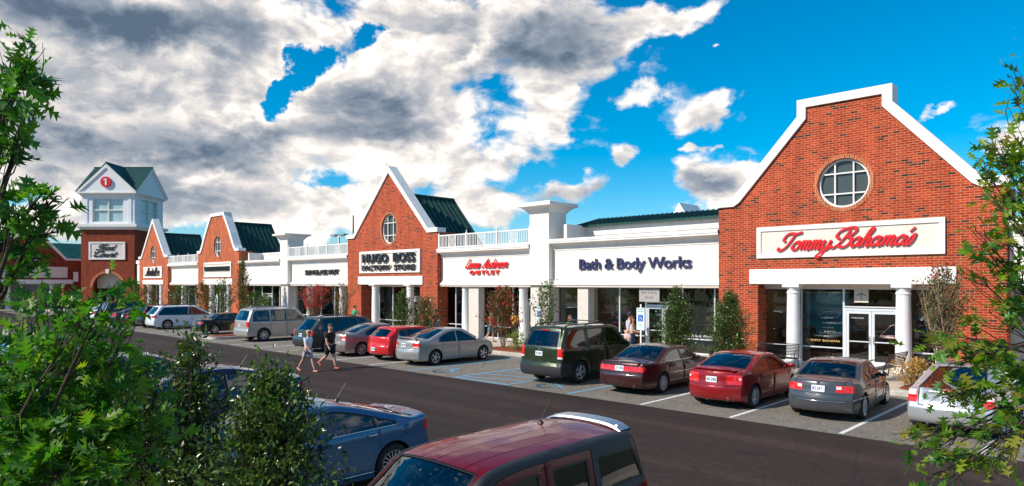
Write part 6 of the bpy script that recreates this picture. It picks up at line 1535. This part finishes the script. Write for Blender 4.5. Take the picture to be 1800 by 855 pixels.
shrub('golden_bush', 'low lime and gold bush between the pale silver sedan and the green SUV', 'bush', (-22.2, 23.5, .2), .95, 1.4, 900, .08, LIMEM, 17, 'round', 4, BARKT, lo=.05, LV=TRI_V, LF=TRI_F)
shrub('golden_bush', 'low golden bush on mulch beside the right bench', 'bush', (-5.55, 23.9, .2), 0.85, 1.3, 1600, .085, YELM, 18, 'round', 4, BARKT, lo=.05, LV=TRI_V, LF=TRI_F)
shrub('golden_bush', 'low rust-coloured bush on the mulched island beside the champagne SUV', 'bush', (-41.8, 18.6, .12), .8, 1.1, 500, .08, YELM, 19, 'round', 4, BARKT, lo=.05, LV=TRI_V, LF=TRI_F)
shrub('holly_shrub', 'green holly in front of the columns of the peaked gable store', 'shrub', (-32.2, 24.3, .2), 2.8, 1.75, 3400, .11, HOLM, 20, 'cone', 2, group=SG_, LV=TRI_V, LF=TRI_F)
shrub('holly_shrub', 'bronze holly at the right corner of the peaked gable store', 'shrub', (-30.1, 24.3, .2), 2.5, 1.9, 3400, .11, HOLR, 22, 'round', 2, group=SG_, LV=TRI_V, LF=TRI_F)
shrub('crape_myrtle', 'crape myrtle with a bright crimson blossom crown', 'shrub', (-42.2, 24.3, .2), 3.1, 2.5, 2200, .13, CRPM, 23, 'vase', 7, BARKP, group=SG_, lo=.4, bark_r=.035, flowers=(REDF, .62, .45), LV=TRI_V, LF=TRI_F)
shrub('crape_myrtle', 'crape myrtle with pale stems and rusty leaves left of the peaked gable store', 'shrub', (-38.6, 24.3, .2), 3.3, 2.1, 1000, .12, CRPM, 24, 'vase', 6, BARKP, group=SG_, lo=.3, bark_r=.035, flowers=(REDF, .08, .3), LV=TRI_V, LF=TRI_F)
for i, (X_, h_, w2, mt_, lb_) in enumerate([(-53.3, 5.2, 1.6, CRPM, 'tall thin young tree in front of the plain white store'), (-57.2, 3.4, 2.4, HOLM, 'green shrub at the right corner of the blunt-topped gable'), (-61.0, 3.2, 2.2, CRPM, 'rusty shrub below the thin line of black lettering'), (-51.4, 2.5, 2.2, HOLM, 'green shrub left of the smaller capped pilaster'), (-49.4, 2.3, 1.9, HOLM, 'dark shrub just right of the smaller capped pilaster'),
                                     (-66.6, 3.0, 3.4, HOLM, 'wide shrub between the two orange brick gables'), (-74.3, 3.1, 3.0, HOLR, 'bronze shrub below the narrow pointed gable'), (-78.5, 3.3, 2.2, CRPM, 'reddish shrub at the left corner of the narrow pointed gable')]):
    shrub('young_tree' if h_ > 4 else 'holly_shrub', lb_, 'shrub', (X_, 24.3, .2), h_, w2, 1700, .16, mt_, 30 + i, 'round' if h_ < 4 else 'cone', 2, BARKT, group=SG_, LV=TRI_V, LF=TRI_F, lo=.12 if h_ < 4 else .3)
for i, (X_, Y_, h_, w2) in enumerate([(-95.5, 14.5, 2.6, 4.5), (-94.5, 18.5, 2.2, 3.5), (-95.5, 9.5, 3.0, 5), (-96, 4, 3, 5)]):
    shrub('holly_shrub', ['light green shrub in front of the shaded brick wing', 'low light shrub between the brick wing and the tower', 'wide shrub left of the light green shrub at the brick wing', 'outermost shrub at the far left of the brick wing'][i], 'shrub', (X_, Y_, .1), h_, w2, 900, .22, LIMEM if i < 2 else HOLM, 50 + i, 'round', 2, BARKT, group=SG_, LV=TRI_V, LF=TRI_F)

# far woods; the unseen row behind the viewer is added to darken glass reflections
def woods(x0, y0, x1, y1, n, h, seed, dep=12, size=1.0):
    rng = np.random.default_rng(seed); P = []; Dn = []
    a, b = np.array([x0, y0]), np.array([x1, y1]); L = np.linalg.norm(b - a); nrm = np.array([-(b - a)[1], (b - a)[0]]) / L
    m = int(L / 7)
    for i in range(m):
        c = a + (b - a) * (i + rng.uniform(.2, .8)) / m + nrm * rng.uniform(-dep / 2, dep / 2); hh = h * rng.uniform(.7, 1.1); r = rng.uniform(3.5, 5.5)
        k = n // m; v = rng.normal(0, 1, (k, 3)); v /= np.linalg.norm(v, axis=1)[:, None]; v *= rng.uniform(.75, 1.02, (k, 1)); P.append(np.stack([c[0] + v[:, 0] * r, c[1] + v[:, 1] * r, hh * .55 + v[:, 2] * hh * .46], 1)); Dn.append(v)
    o = foliage('far_woods', np.concatenate(P), np.concatenate(Dn), size, TRI_V, TRI_F, HOLM, None, rng); o['kind'] = 'stuff'; return o
woods(-140, -60, 70, -60, 26000, 13, 91, size=1.3); woods(-150, 55, -150, -60, 9000, 9, 92, size=1.2)
# ------------------------------------------------------------------ people
SKIN = pm('skin', (.55, .30, .20), .55, var=.06, vscale=30); SKIND = pm('dark_skin', (.12, .05, .03), .55, var=.06, vscale=30)
def skin_mesh(verts, edges, root=0, sub=1):
    """verts = [(x,y,z,r)]; grows one continuous surface along the edges"""
    me = D.meshes.new('sk'); bm = bmesh.new(); L = bm.verts.layers.skin.verify(); V = []
    for i, (x, y, z, r) in enumerate(verts):
        v = bm.verts.new((x, y, z)); d = v[L]; rr = r if isinstance(r, tuple) else (r, r); d.radius = rr; d.use_root = (i == root); V.append(v)
    for a, b in edges: bm.edges.new((V[a], V[b]))
    bm.to_mesh(me); bm.free(); o = D.objects.new('sk', me); C.objects.link(o)
    o.modifiers.new('s', 'SKIN'); m = o.modifiers.new('u', 'SUBSURF'); m.levels = sub; m.render_levels = sub
    dg = bpy.context.evaluated_depsgraph_get(); e = o.evaluated_get(dg); out = D.meshes.new_from_object(e); D.objects.remove(o); D.meshes.remove(me)
    out.polygons.foreach_set('use_smooth', [True] * len(out.polygons)); return out
def rotv(a, L): return np.array([sin(radians(a)) * L, 0, -cos(radians(a)) * L])
def person(label, loc, head, h=1.75, legs=((22, 6), (-18, 30)), arms=((-20, 10), (18, 25)), skin=SKIN, hair=(.05, .03, .02), hairlong=False, shirt=(.8, .8, .8), sleeves=True, bottom='shorts', bcol=(.02, .02, .03), shoes=(.1, .05, .03), build=1.0, cap=None, lean=3, female=False, glasses=False, group='people walking by the shops', fingers=True):
    """facing +x locally. legs: (thigh angle forward, knee bend) left/right; arms: (swing forward, elbow bend)"""
    root = thing('person', label, 'person', loc, radians(head), group); k = h / 1.75; b = build
    hip = np.array([0, 0, .93]); V = []; E = []; idx = {}
    def add(nm, p, r, par=None):
        idx[nm] = len(V); V.append((p[0] * k, p[1] * k, p[2] * k, (r[0] * k * b, r[1] * k * b) if isinstance(r, tuple) else r * k * b))
        if par is not None: E.append((idx[par], idx[nm]))
        return np.array(p, float)
    # lift the hips so that the lower foot touches the ground
    low = 0
    F_ = {}
    for s, (th, kn) in zip((1, -1), legs):
        kp = hip + np.array([0, s * .09, -.03]) + rotv(th, .42); an = kp + rotv(th - kn, .41); F_[s] = (kp, an); 
    lowz = min(F_[1][1][2], F_[-1][1][2]); dz = .085 - lowz; hip = hip + [0, 0, dz]
    for s in F_: F_[s] = (F_[s][0] + [0, 0, dz], F_[s][1] + [0, 0, dz])
    sw = .17 if female else .20; ln = radians(lean); up = lambda z: hip + np.array([sin(ln) * z, 0, cos(ln) * z])
    add('hip', hip, (.13, .115)); add('waist', up(.16), (.115 if female else .13, .10), 'hip'); add('chest', up(.34), (.135, .115), 'waist'); add('neckb', up(.50), (.07, .07), 'chest'); add('neck', up(.56), (.052, .052), 'neckb')
    hd = up(.60); add('jaw', hd + [.025, 0, .02], (.066, .062), 'neck'); add('head', hd + [.018, 0, .095], (.083, .092), 'jaw'); add('crown', hd + [.0, 0, .165], (.07, .078), 'head')
    add('nose', hd + [.112, 0, .075], .012, 'head')
    for s in (1, -1): add('ear%d' % s, hd + [.0, s * .085, .08], (.014, .018), 'head')
    bones = {}
    for s, (a1, el_), nm in zip((1, -1), arms, ('L', 'R')):
        sh = up(.455) + [0, s * sw, 0]; add('sh' + nm, sh, .058, 'chest'); e = sh + rotv(a1, .28) + [0, s * .04, 0]; add('el' + nm, e, .040, 'sh' + nm); wr = e + rotv(a1 + el_, .245); add('wr' + nm, wr, (.026, .022), 'el' + nm)
        d = rotv(a1 + el_ + 8, 1.0); pl = wr + d * .075; add('pa' + nm, pl, (.036, .018), 'wr' + nm); bones[nm] = (sh, e, wr)
        if fingers:
            side = np.array([cos(radians(a1 + el_)), 0, sin(radians(a1 + el_))])
            for i, (o_, L1) in enumerate(((-.026, .062), (-.009, .075), (.009, .07), (.025, .055))):
                f0 = pl + side * o_ + d * .02; f1 = f0 + d * L1 * .55; f2 = f1 + (d * .8 + np.array([0, -s * .6, 0])) * L1 * .4
                add('f%s%d' % (nm, i), f1, .0105, 'pa' + nm); add('g%s%d' % (nm, i), f2, .009, 'f%s%d' % (nm, i))
            t0 = wr + d * .04 + side * .04; add('t' + nm, t0, .012, 'pa' + nm); add('u' + nm, t0 + d * .035 + side * .008, .010, 't' + nm)
    for s, nm in ((1, 'L'), (-1, 'R')):
        kp, an = F_[s]; hp = hip + np.array([0, s * .09, -.05]); add('hp' + nm, hp, .092, 'hip'); md = hp + (kp - hp) * .5; add('th' + nm, md, .080, 'hp' + nm); add('kn' + nm, kp, .056, 'th' + nm); cf = kp + (an - kp) * .32; add('cf' + nm, cf - [.012, 0, 0], .054, 'kn' + nm); add('an' + nm, an, .036, 'cf' + nm)
    me = skin_mesh(V, E, 0); me.name = 'body'; me.materials.append(skin); bo = D.objects.new('body', me); C.objects.link(bo); bo.parent = root
    P = lambda n: np.array(V[idx[n]][:3]) / k
    def cloth(nm, pts, ed, col, sub=1):
        vv = [(p[0] * k, p[1] * k, p[2] * k, (r[0] * k * b, r[1] * k * b) if isinstance(r, tuple) else r * k * b) for p, r in pts]; m = skin_mesh(vv, ed, 0, sub); m.name = nm
        m.materials.append(pm('cloth_%d_%d_%d' % tuple(int(c * 250) for c in col), col, .85, var=.12, vscale=9)); o = D.objects.new(nm, m); C.objects.link(o); o.parent = root; return o
    pts = [(P('hip') + [0, 0, .0], (.150, .132)), (P('waist'), (.135 if female else .150, .122)), (P('chest'), (.155, .134)), (P('neckb') - [0, 0, .02], (.085, .082))]; ed = [(0, 1), (1, 2), (2, 3)]
    for nm in ('L', 'R'):
        n = len(pts); pts.append((P('sh' + nm), .074))
        ed.append((2, n))
        if sleeves: pts.append((P('sh' + nm) * .28 + P('el' + nm) * .72, .060)); ed.append((n, n + 1))
    cloth('shirt', pts, ed, shirt)
    if bottom == 'skirt':
        m = MB(); hz = P('hip'); prof = [(.135, .06), (.165, -.06), (.20, -.3), (.235, -.52)]; vs = []; n = 20
        for r, z in prof:
            for i in range(n): a = 2 * pi * i / n; f = 1 + .06 * sin(5 * a) * (-z + .1); vs.append(((hz[0] + r * 1.15 * cos(a) * f) * k, r * .85 * sin(a) * f * k, (hz[2] + z) * k))
        m.add(vs, [(j * n + i, j * n + (i + 1) % n, j * n + n + (i + 1) % n, j * n + n + i) for j in range(3) for i in range(n)]); m.build('skirt', pm('cloth_%d_%d_%d' % tuple(int(c * 250) for c in bcol), bcol, .85, var=.25, vscale=9), root, smooth=True)
    else:
        pts = [(P('hip') + [0, 0, .03], (.145, .128))]; ed = []
        for nm in ('L', 'R'):
            n = len(pts); pts.append((P('hp' + nm), .106)); ed.append((0, n)); pts.append((P('th' + nm), .098)); ed.append((n, n + 1))
            if bottom == 'shorts': pts.append((P('th' + nm) * .30 + P('kn' + nm) * .70, .090)); ed.append((n + 1, n + 2))
            else: pts.append((P('kn' + nm), .074)); pts.append((P('an' + nm) + [0, 0, .04], .062)); ed += [(n + 1, n + 2), (n + 2, n + 3)]
        cloth('shorts' if bottom == 'shorts' else 'trousers', pts, ed, bcol)
    for s, nm in ((1, 'L'), (-1, 'R')):
        an = P('an' + nm); ang = legs[0 if s > 0 else 1]; pitch = max(-55, min(20, (ang[0] - ang[1]))) ; M = Matrix.Translation(Vector(an * k)) @ Matrix.Rotation(radians(-min(0, pitch) * .8), 4, 'Y')
        m = MB(); m.rbox(-.07 * k, .19 * k, -.045 * k, .045 * k, -.085 * k, -.01 * k, .03 * k, M); m.build('shoe', pm('shoe_%d_%d_%d' % tuple(int(c * 250) for c in shoes), shoes, .6), root, smooth=True)
    hp = P('head') + [-.008, 0, .025]; m = MB(); bm = bmesh.new(); bmesh.ops.create_uvsphere(bm, u_segments=16, v_segments=10, radius=1)
    bmesh.ops.delete(bm, geom=[v for v in bm.verts if (v.co.z < -.25 and v.co.x > -.2) or (v.co.x > .55 and v.co.z < .42)], context='VERTS'); bm.verts.index_update()
    m.add([v.co[:] for v in bm.verts], [[v.index for v in f.verts] for f in bm.faces], Matrix.Translation(Vector(hp * k)) @ Matrix.Diagonal((.113 * k, .098 * k, .118 * k, 1))); bm.free()
    if hairlong: m.rbox((hp[0] - .125) * k, (hp[0] - .02) * k, -.085 * k, .085 * k, (hp[2] - .26) * k, (hp[2] + .05) * k, .04 * k)
    m.build('hair', pm('hair_%d_%d_%d' % tuple(int(c * 250) for c in hair), hair, .75, var=.2, vscale=40), root, smooth=True)
    if cap:
        m = MB(); m.lathe([(.115 * k, 0), (.118 * k, .03 * k), (.095 * k, .09 * k), (.0, .115 * k)], 18, Matrix.Translation(Vector((hp + [0, 0, .03]) * k))); m.rbox(.08 * k + hp[0] * k, .21 * k + hp[0] * k, -.07 * k, .07 * k, (hp[2] + .025) * k, (hp[2] + .04) * k, .006); m.build('cap', pm('cap', cap, .8), root, smooth=True)
    if glasses:
        m = MB(); z = P('head')[2] + .01; x = P('head')[0] + .082; m.rbox(x * k, (x + .02) * k, -.07 * k, .07 * k, (z - .018) * k, (z + .018) * k, .008); m.build('sunglasses', BLACKM, root)
    else:
        for s in (1, -1):
            m = MB(); z = P('head')[2] + .0; m.rbox((P('head')[0] + .078) * k, (P('head')[0] + .09) * k, (s * .033 - .013) * k, (s * .033 + .013) * k, (z - .006) * k, (z + .007) * k, .003); m.build('eye', BLACKM, root)
    return root
# people crossing the road; both walk to the right
WH = 12
person('woman with short blond hair, white top and grey shorts striding across the road', (-23.6, 13.3, .004), WH, 1.64, ((24, 4), (-26, 12)), ((-12, 8), (30, 12)), hair=(.55, .38, .18), shirt=(.72, .76, .85), bcol=(.42, .38, .44), shoes=(.55, .22, .12), female=True, glasses=True, lean=4)
person('man in black shirt and black shorts striding across the road', (-23.75, 14.35, .004), WH, 1.80, ((18, 4), (-16, 42)), ((-10, 20), (12, 14)), hair=(.10, .05, .03), shirt=(.012, .012, .014), bcol=(.014, .014, .02), shoes=(.40, .09, .03), build=1.14, lean=2)
person('woman with red top and pale blue skirt walking left past the white column', (-31.6, 26.35, .15), 185, 1.70, ((16, 4), (-22, 34)), ((28, 6), (-14, 10)), skin=SKIND, shirt=(.12, .015, .02), sleeves=False, bottom='skirt', bcol=(.12, .25, .45), female=True, shoes=(.3, .05, .02))
person('man in a yellow-orange shirt facing the shop door', (-25.2, 26.5, .15), 100, 1.80, ((4, 2), (-2, 4)), ((8, 30), (4, 12)), skin=SKIND, shirt=(.72, .36, .05), bottom='trousers', bcol=(.02, .02, .025), build=1.12, lean=0)
person('woman in red top behind the leafy crape myrtle', (-26.75, 26.2, .15), 10, 1.70, ((10, 2), (-12, 20)), shirt=(.5, .02, .03), bottom='shorts', bcol=(.10, .22, .30), female=True)
person('woman with curly brown hair and bright green top', (-21.25, 26.3, .15), 10, 1.66, ((12, 2), (-12, 16)), ((10, 40), (-10, 12)), hair=(.16, .05, .02), hairlong=True, shirt=(.12, .45, .08), bottom='trousers', bcol=(.05, .07, .15), female=True)
person('man in grey shirt and dark cap standing by the shop doors', (-18.15, 26.9, .15), 60, 1.83, ((4, 2), (-4, 4)), ((6, 10), (10, 20)), hair=(.03, .02, .02), cap=(.02, .02, .03), shirt=(.42, .42, .52), bottom='shorts', bcol=(.50, .36, .22), build=1.05)
person('woman with auburn hair in sleeveless white top and jeans by the shop doors', (-17.6, 26.35, .15), 20, 1.70, ((6, 2), (-6, 4)), ((6, 30), (14, 60)), hair=(.12, .02, .012), hairlong=True, shirt=(.55, .52, .56), sleeves=False, bottom='trousers', bcol=(.03, .06, .14), female=True)
person('boy in blue shirt and navy shorts walking left between the two hollies', (-13.05, 25.5, .15), 190, 1.32, ((26, 6), (-26, 20)), ((-14, 10), (18, 20)), hair=(.04, .02, .015), shirt=(.02, .06, .40), bcol=(.02, .03, .09), shoes=(.4, .2, .1))
person('woman in dark vest and teal skirt walking behind the boy', (-13.0, 26.6, .15), 185, 1.66, ((12, 2), (-12, 10)), ((10, 60), (-6, 20)), hair=(.05, .02, .01), hairlong=True, shirt=(.05, .04, .05), sleeves=False, bottom='skirt', bcol=(.04, .22, .25), female=True)
person('person in a kelly green top beside the crimson crape myrtle', (-40.2, 26.2, .15), 80, 1.76, shirt=(.02, .32, .14), bcol=(.6, .58, .52), build=1.1)
person('person in white and red top left of the crimson crape myrtle', (-46.0, 26.4, .15), 0, 1.70, hairlong=True, shirt=(.55, .12, .12), bottom='trousers', bcol=(.03, .03, .04), female=True)
person('person in teal top by the doors of the plain white store', (-55.4, 26.0, .15), 80, 1.74, shirt=(.02, .35, .30), bcol=(.1, .1, .12), fingers=False)
person('person in yellow shirt near the tower entrance', (-82.5, 23.6, .15), 180, 1.8, shirt=(.75, .42, .04), bcol=(.1, .1, .12), fingers=False)
hb_ = thing('handbag', 'pale pink handbag hanging at the auburn-haired woman\'s hip', 'handbag', (-17.72, 26.16, .95), radians(20))
m = MB(); m.rbox(-.17, .17, -.06, .06, -.13, .13, .05); m.build('bag_body', pm('pink_leather', (.62, .42, .40), .5), hb_, smooth=True)
m = MB(); m.tube(catmull([(-.12, 0, .11), (-.06, 0, .3), (.0, 0, .40), (.06, 0, .3), (.12, 0, .11)], 4), .010, 5); m.build('strap', pm('pink_leather', (.62, .42, .40), .5), hb_, smooth=True)

# ------------------------------------------------------------------ street furniture
def bench(label, loc, rz):
    t = thing('park_bench', label, 'bench', loc, radians(rz), 'black slatted benches')
    w_ = .78
    for s in (-1, 1):
        m = MB(); x = s * w_
        m.tube([(x, .26, .0), (x, .22, .22), (x, .20, .42)], .022, 6); m.tube(catmull([(x, -.26, 0), (x, -.20, .22), (x, -.22, .42), (x, -.30, .66), (x, -.38, .92)], 4), .022, 6)
        m.tube([(x, .22, .40), (x, .0, .37), (x, -.22, .40)], .020, 6); m.tube(catmull([(x, -.30, .66), (x, -.1, .70), (x, .16, .68), (x, .27, .58), (x, .24, .42)], 5), .018, 6); m.build('side_frame', BLACKM, t, smooth=True, angle=60)
    m = MB()
    for i in range(8): y = .22 - .062 * i; m.box(-w_, w_, y - .020, y + .020, .40 - .02 * sin(pi * i / 7), .412 - .02 * sin(pi * i / 7))
    m.build('seat', BLACKM, t)
    m = MB()
    for i in range(8):
        f = i / 7; y, z = -.235 - .14 * f, .50 + .40 * f; m.box(-w_, w_, y - .006, y + .006, z - .018, z + .018)
    m.build('backrest', BLACKM, t)
    m = MB(); m.box(-w_, w_, -.015, .015, .36, .385); m.build('stretcher', BLACKM, t); return t
bench('black slatted bench seen end-on between the red sedan and the left column', (-10.75, 25.9, .15), 186)
bench('black slatted bench beside the golden bush in front of the right column', (-6.72, 25.35, .15), 84)
GREENT = pm('sign_green', (.03, .22, .10), .5); SBLUE = pm('sign_blue', (.015, .12, .50), .45); SWHITE = pm('sign_white', (.70, .78, .78), .5)
def hc_sign(label, x, y, s=1.0):
    t = thing('accessible_parking_sign', label, 'sign', (x, y, .15), radians(6), group='white accessible parking signs')
    m = MB(); m.box(-.03, .03, .0, .045, 0, 2.35 * s); m.build('post', TRIM, t)
    m = MB(); m.rbox(-.19, .19, -.012, .0, 1.25 * s, 2.2 * s, .004); p_ = m.build('sign_panel', SWHITE, t)
    m = MB(); m.box(-.12, .12, -.0165, -.0125, 1.62 * s, 1.90 * s); sq = m.build('blue_square', SBLUE, p_)
    m = MB()
    M = Matrix.Translation((-.02, -.0195, 1.75 * s)) @ Matrix.Rotation(radians(90), 4, 'X'); hc_symbol(m, 0, -.04, .13, 0.0, M=M); m.build('wheelchair_mark', TRIM, p_)
    m = MB(); put_text(m, 'RESERVED', 0, -.0165, 2.14 * s, .075, .003); put_text(m, 'PARKING', 0, -.0165, 2.04 * s, .075, .003); put_text(m, 'PENALTY', 0, -.0165, 1.50 * s, .055, .003); put_text(m, '$100-500 FINE', 0, -.0165, 1.42 * s, .045, .003); m.build('sign_lettering', GREENT, p_)
hc_sign('white accessible parking sign with blue square between the yellow-shirted man and the thin crape myrtle', -21.75, 24.6); hc_sign('white accessible parking sign beside the shop doors and the grey-shirted man', -16.0, 24.6); hc_sign('white accessible parking sign in front of the blunt-topped gable store', -59.0, 24.6)
ws_ = thing('wall_sign', 'small white sign on the shaded brick wing beside the tower', 'sign', (-102.2, 24.2, 3.6), radians(90))
m = MB(); m.rbox(-.28, .28, -.70, -.66, 0, 1.25, .01); m.build('sign_panel', SWHITE, ws_); m = MB(); m.box(-.03, .03, -.66, -.0, .5, .56); m.build('bracket', BLACKM, ws_)
tc_ = thing('litter_bin', 'black litter bin at the right corner of the peaked gable store', 'litter bin', (-31.9, 25.9, .15))
m = MB(); m.lathe([(.24, 0), (.27, .05), (.29, .78), (.25, .84)], 20); [m.box(.27 * cos(a) - .01, .27 * cos(a) + .03, .27 * sin(a) - .01, .27 * sin(a) + .01, .05, .78) for a in np.linspace(0, 6.0, 18)]; m.build('bin_body', BLACKM, tc_, smooth=True, angle=40)
m = MB(); m.lathe([(.29, .84), (.30, .88), (.20, 1.0), (.09, 1.05), (.08, 1.0)], 20); m.build('lid', BLACKM, tc_, smooth=True, angle=40)

# ------------------------------------------------------------------ shop-window displays
def mannequin(label, x, y, z, top, stripes=False, legs=None, rz=-90):
    t = thing('mannequin', label, 'mannequin', (x, y, z), radians(rz), 'headless display figures in the shop window'); V = [(0, 0, .95, (.12, .11)), (0, 0, 1.12, (.12, .10)), (0, 0, 1.3, (.14, .11)), (0, 0, 1.46, .055), (0, 0, 1.53, .05), (0, .19, 1.42, .06), (0, .25, 1.18, .05), (0, -.19, 1.42, .06), (0, -.25, 1.18, .05)]
    me = skin_mesh(V, [(0, 1), (1, 2), (2, 3), (3, 4), (2, 5), (5, 6), (2, 7), (7, 8)]); me.name = 'torso'
    if stripes:
        mt_ = D.materials.new('striped_shirt'); mt_.use_nodes = True; q = NT(mt_.node_tree); b = q.n('ShaderNodeBsdfPrincipled'); o = q.n('ShaderNodeOutputMaterial'); q.l(b.outputs[0], o.inputs[0]); zz = q.sep(q.n('ShaderNodeTexCoord').outputs['Object'])[2]
        q.l(q.ramp(q.math('FRACT', q.math('MULTIPLY', zz, 8.5)), [(0, (.75, .75, .75)), (.55, (.75, .75, .75)), (.56, (.02, .02, .03)), (1, (.02, .02, .03))], 'CONSTANT'), b.inputs['Base Color'])
    else: mt_ = pm('cloth_dark_blouse', top, .8)
    me.materials.append(mt_); o = D.objects.new('torso', me); C.objects.link(o); o.parent = t
    m = MB(); m.lathe([(.13, .98), (.19, .85), (.22, .55), (.0, .56)], 16, Matrix.Diagonal((.8, 1, 1, 1))); m.build('skirt', pm('cloth_lower_%d' % int(legs[0] * 100), legs, .85, var=.5, vscale=10), t, smooth=True)
    m = MB(); m.tube([(0, 0, 0), (0, 0, .9)], .015, 6); m.lathe([(0, 0), (.16, 0), (.16, .015), (0, .02)], 16); m.build('stand', GREYM, t)
mannequin('headless display figure in black and white striped shirt behind the glass', -9.75, 28.7, .16, None, True, (.03, .03, .04)); mannequin('headless display figure in dark blouse and patterned skirt behind the glass', -10.45, 28.6, .16, (.06, .03, .03), False, (.38, .30, .16))
pt = thing('display_poster', 'sea-blue display panel hanging behind the shop-window figures', 'poster', (-9.9, 29.3, 1.2))
m = MB(); m.box(-.95, .75, 0, .03, 0, 1.8)
pmt = D.materials.new('sea_poster'); pmt.use_nodes = True; q = NT(pmt.node_tree); b = q.n('ShaderNodeBsdfPrincipled'); o = q.n('ShaderNodeOutputMaterial'); q.l(b.outputs[0], o.inputs[0]); zz = q.sep(q.n('ShaderNodeTexCoord').outputs['Object'])[2]
q.l(q.ramp(q.math('DIVIDE', zz, 1.8), [(0, (.05, .35, .45)), (.3, (.02, .25, .40)), (.45, (.01, .08, .20)), (.62, (.06, .24, .40)), (1, (.02, .10, .26))]), b.inputs['Base Color']); m.build('panel', pmt, pt); m = MB(); m.box(-1.0, .8, -.01, .04, 1.8, 1.84); m.build('rail', GREYM, pt)
RK = 'shelves of goods inside the shops'
for a in [(-12.3 + .35, 29.6, 1.1, 1.3, 3, [(.4, .32, .22), (.2, .25, .28)], 'low shelf with pale goods behind the left pane of the large gable store'), (-6.9, 31.0, 1.6, 2.0, 4, [(.45, .40, .36), (.10, .12, .14)], 'shelf behind the glass doors of the large gable store'), (-5.9, 29.5, .8, 1.7, 3, [(.55, .02, .03), (.45, .05, .05)], 'red goods behind the right pane of the large gable store'),
          (-20.6, 29.8, 1.3, 2.6, 6, [(.35, .07, .03), (.10, .30, .10), (.5, .4, .3)], 'tall shelf of small bottles behind the left wide pane'), (-19.0, 30.2, 1.5, 2.4, 5, [(.06, .40, .10), (.10, .30, .12)], 'green goods shelf behind the second wide pane'), (-15.0, 29.8, 1.6, 2.3, 5, [(.08, .32, .10), (.40, .35, .25), (.3, .06, .05)], 'shelf of mixed goods right of the shop doors'), (-16.9, 31.5, 1.6, 1.1, 2, [(.10, .35, .35), (.6, .55, .5)], 'low counter shelf beyond the open-looking shop doors'),
          (-22.4, 29.3, 1.2, 2.0, 4, [(.65, .02, .03), (.05, .40, .12), (.45, .03, .03)], 'rack of red and green clothes behind the narrow pane right of the tall pilaster'), (-28.4, 29.6, 1.5, 2.2, 4, [(.6, .04, .05), (.05, .35, .45), (.6, .5, .45)], 'clothes rack behind the wide pane below the red handwritten lettering'), (-26.6, 29.9, 1.4, 2.1, 4, [(.45, .25, .2), (.05, .30, .35)], 'clothes rack behind the leafy crape myrtle'), (-31.4, 29.5, 1.3, 2.0, 4, [(.5, .40, .25), (.25, .10, .05)], 'clothes rack behind the pane beside the litter bin')]:
    x, y, w_, h_, r_, cols, lb_ = a; stuff_rack(x, y, w_, h_, r_, cols, lb_, group=RK, seed=int(abs(x) * 7))
tb_ = thing('display_table', 'white display table with a green box behind the second wide pane', 'table', (-18.9, 28.55, .158))
m = MB(); m.rbox(-.75, .75, -.3, .3, .82, .88, .01); m.build('tabletop', TRIM, tb_)
for sx2 in (-1, 1):
    for sy2 in (-1, 1): m = MB(); m.box(sx2 * .68 - .03, sx2 * .68 + .03, sy2 * .24 - .03, sy2 * .24 + .03, 0, .82); m.build('leg', TRIM, tb_)
bx_ = thing('gift_box', 'bright green gift box on the white display table', 'box', (-18.7, 28.5, 1.04)); m = MB(); m.rbox(-.15, .15, -.12, .12, 0, .26, .005); m.build('box_body', pm('gift_green', (.06, .55, .12), .5), bx_); m = MB(); m.rbox(-.16, .16, -.13, .13, .24, .30, .005); m.build('lid', pm('gift_green2', (.10, .60, .18), .5), bx_)
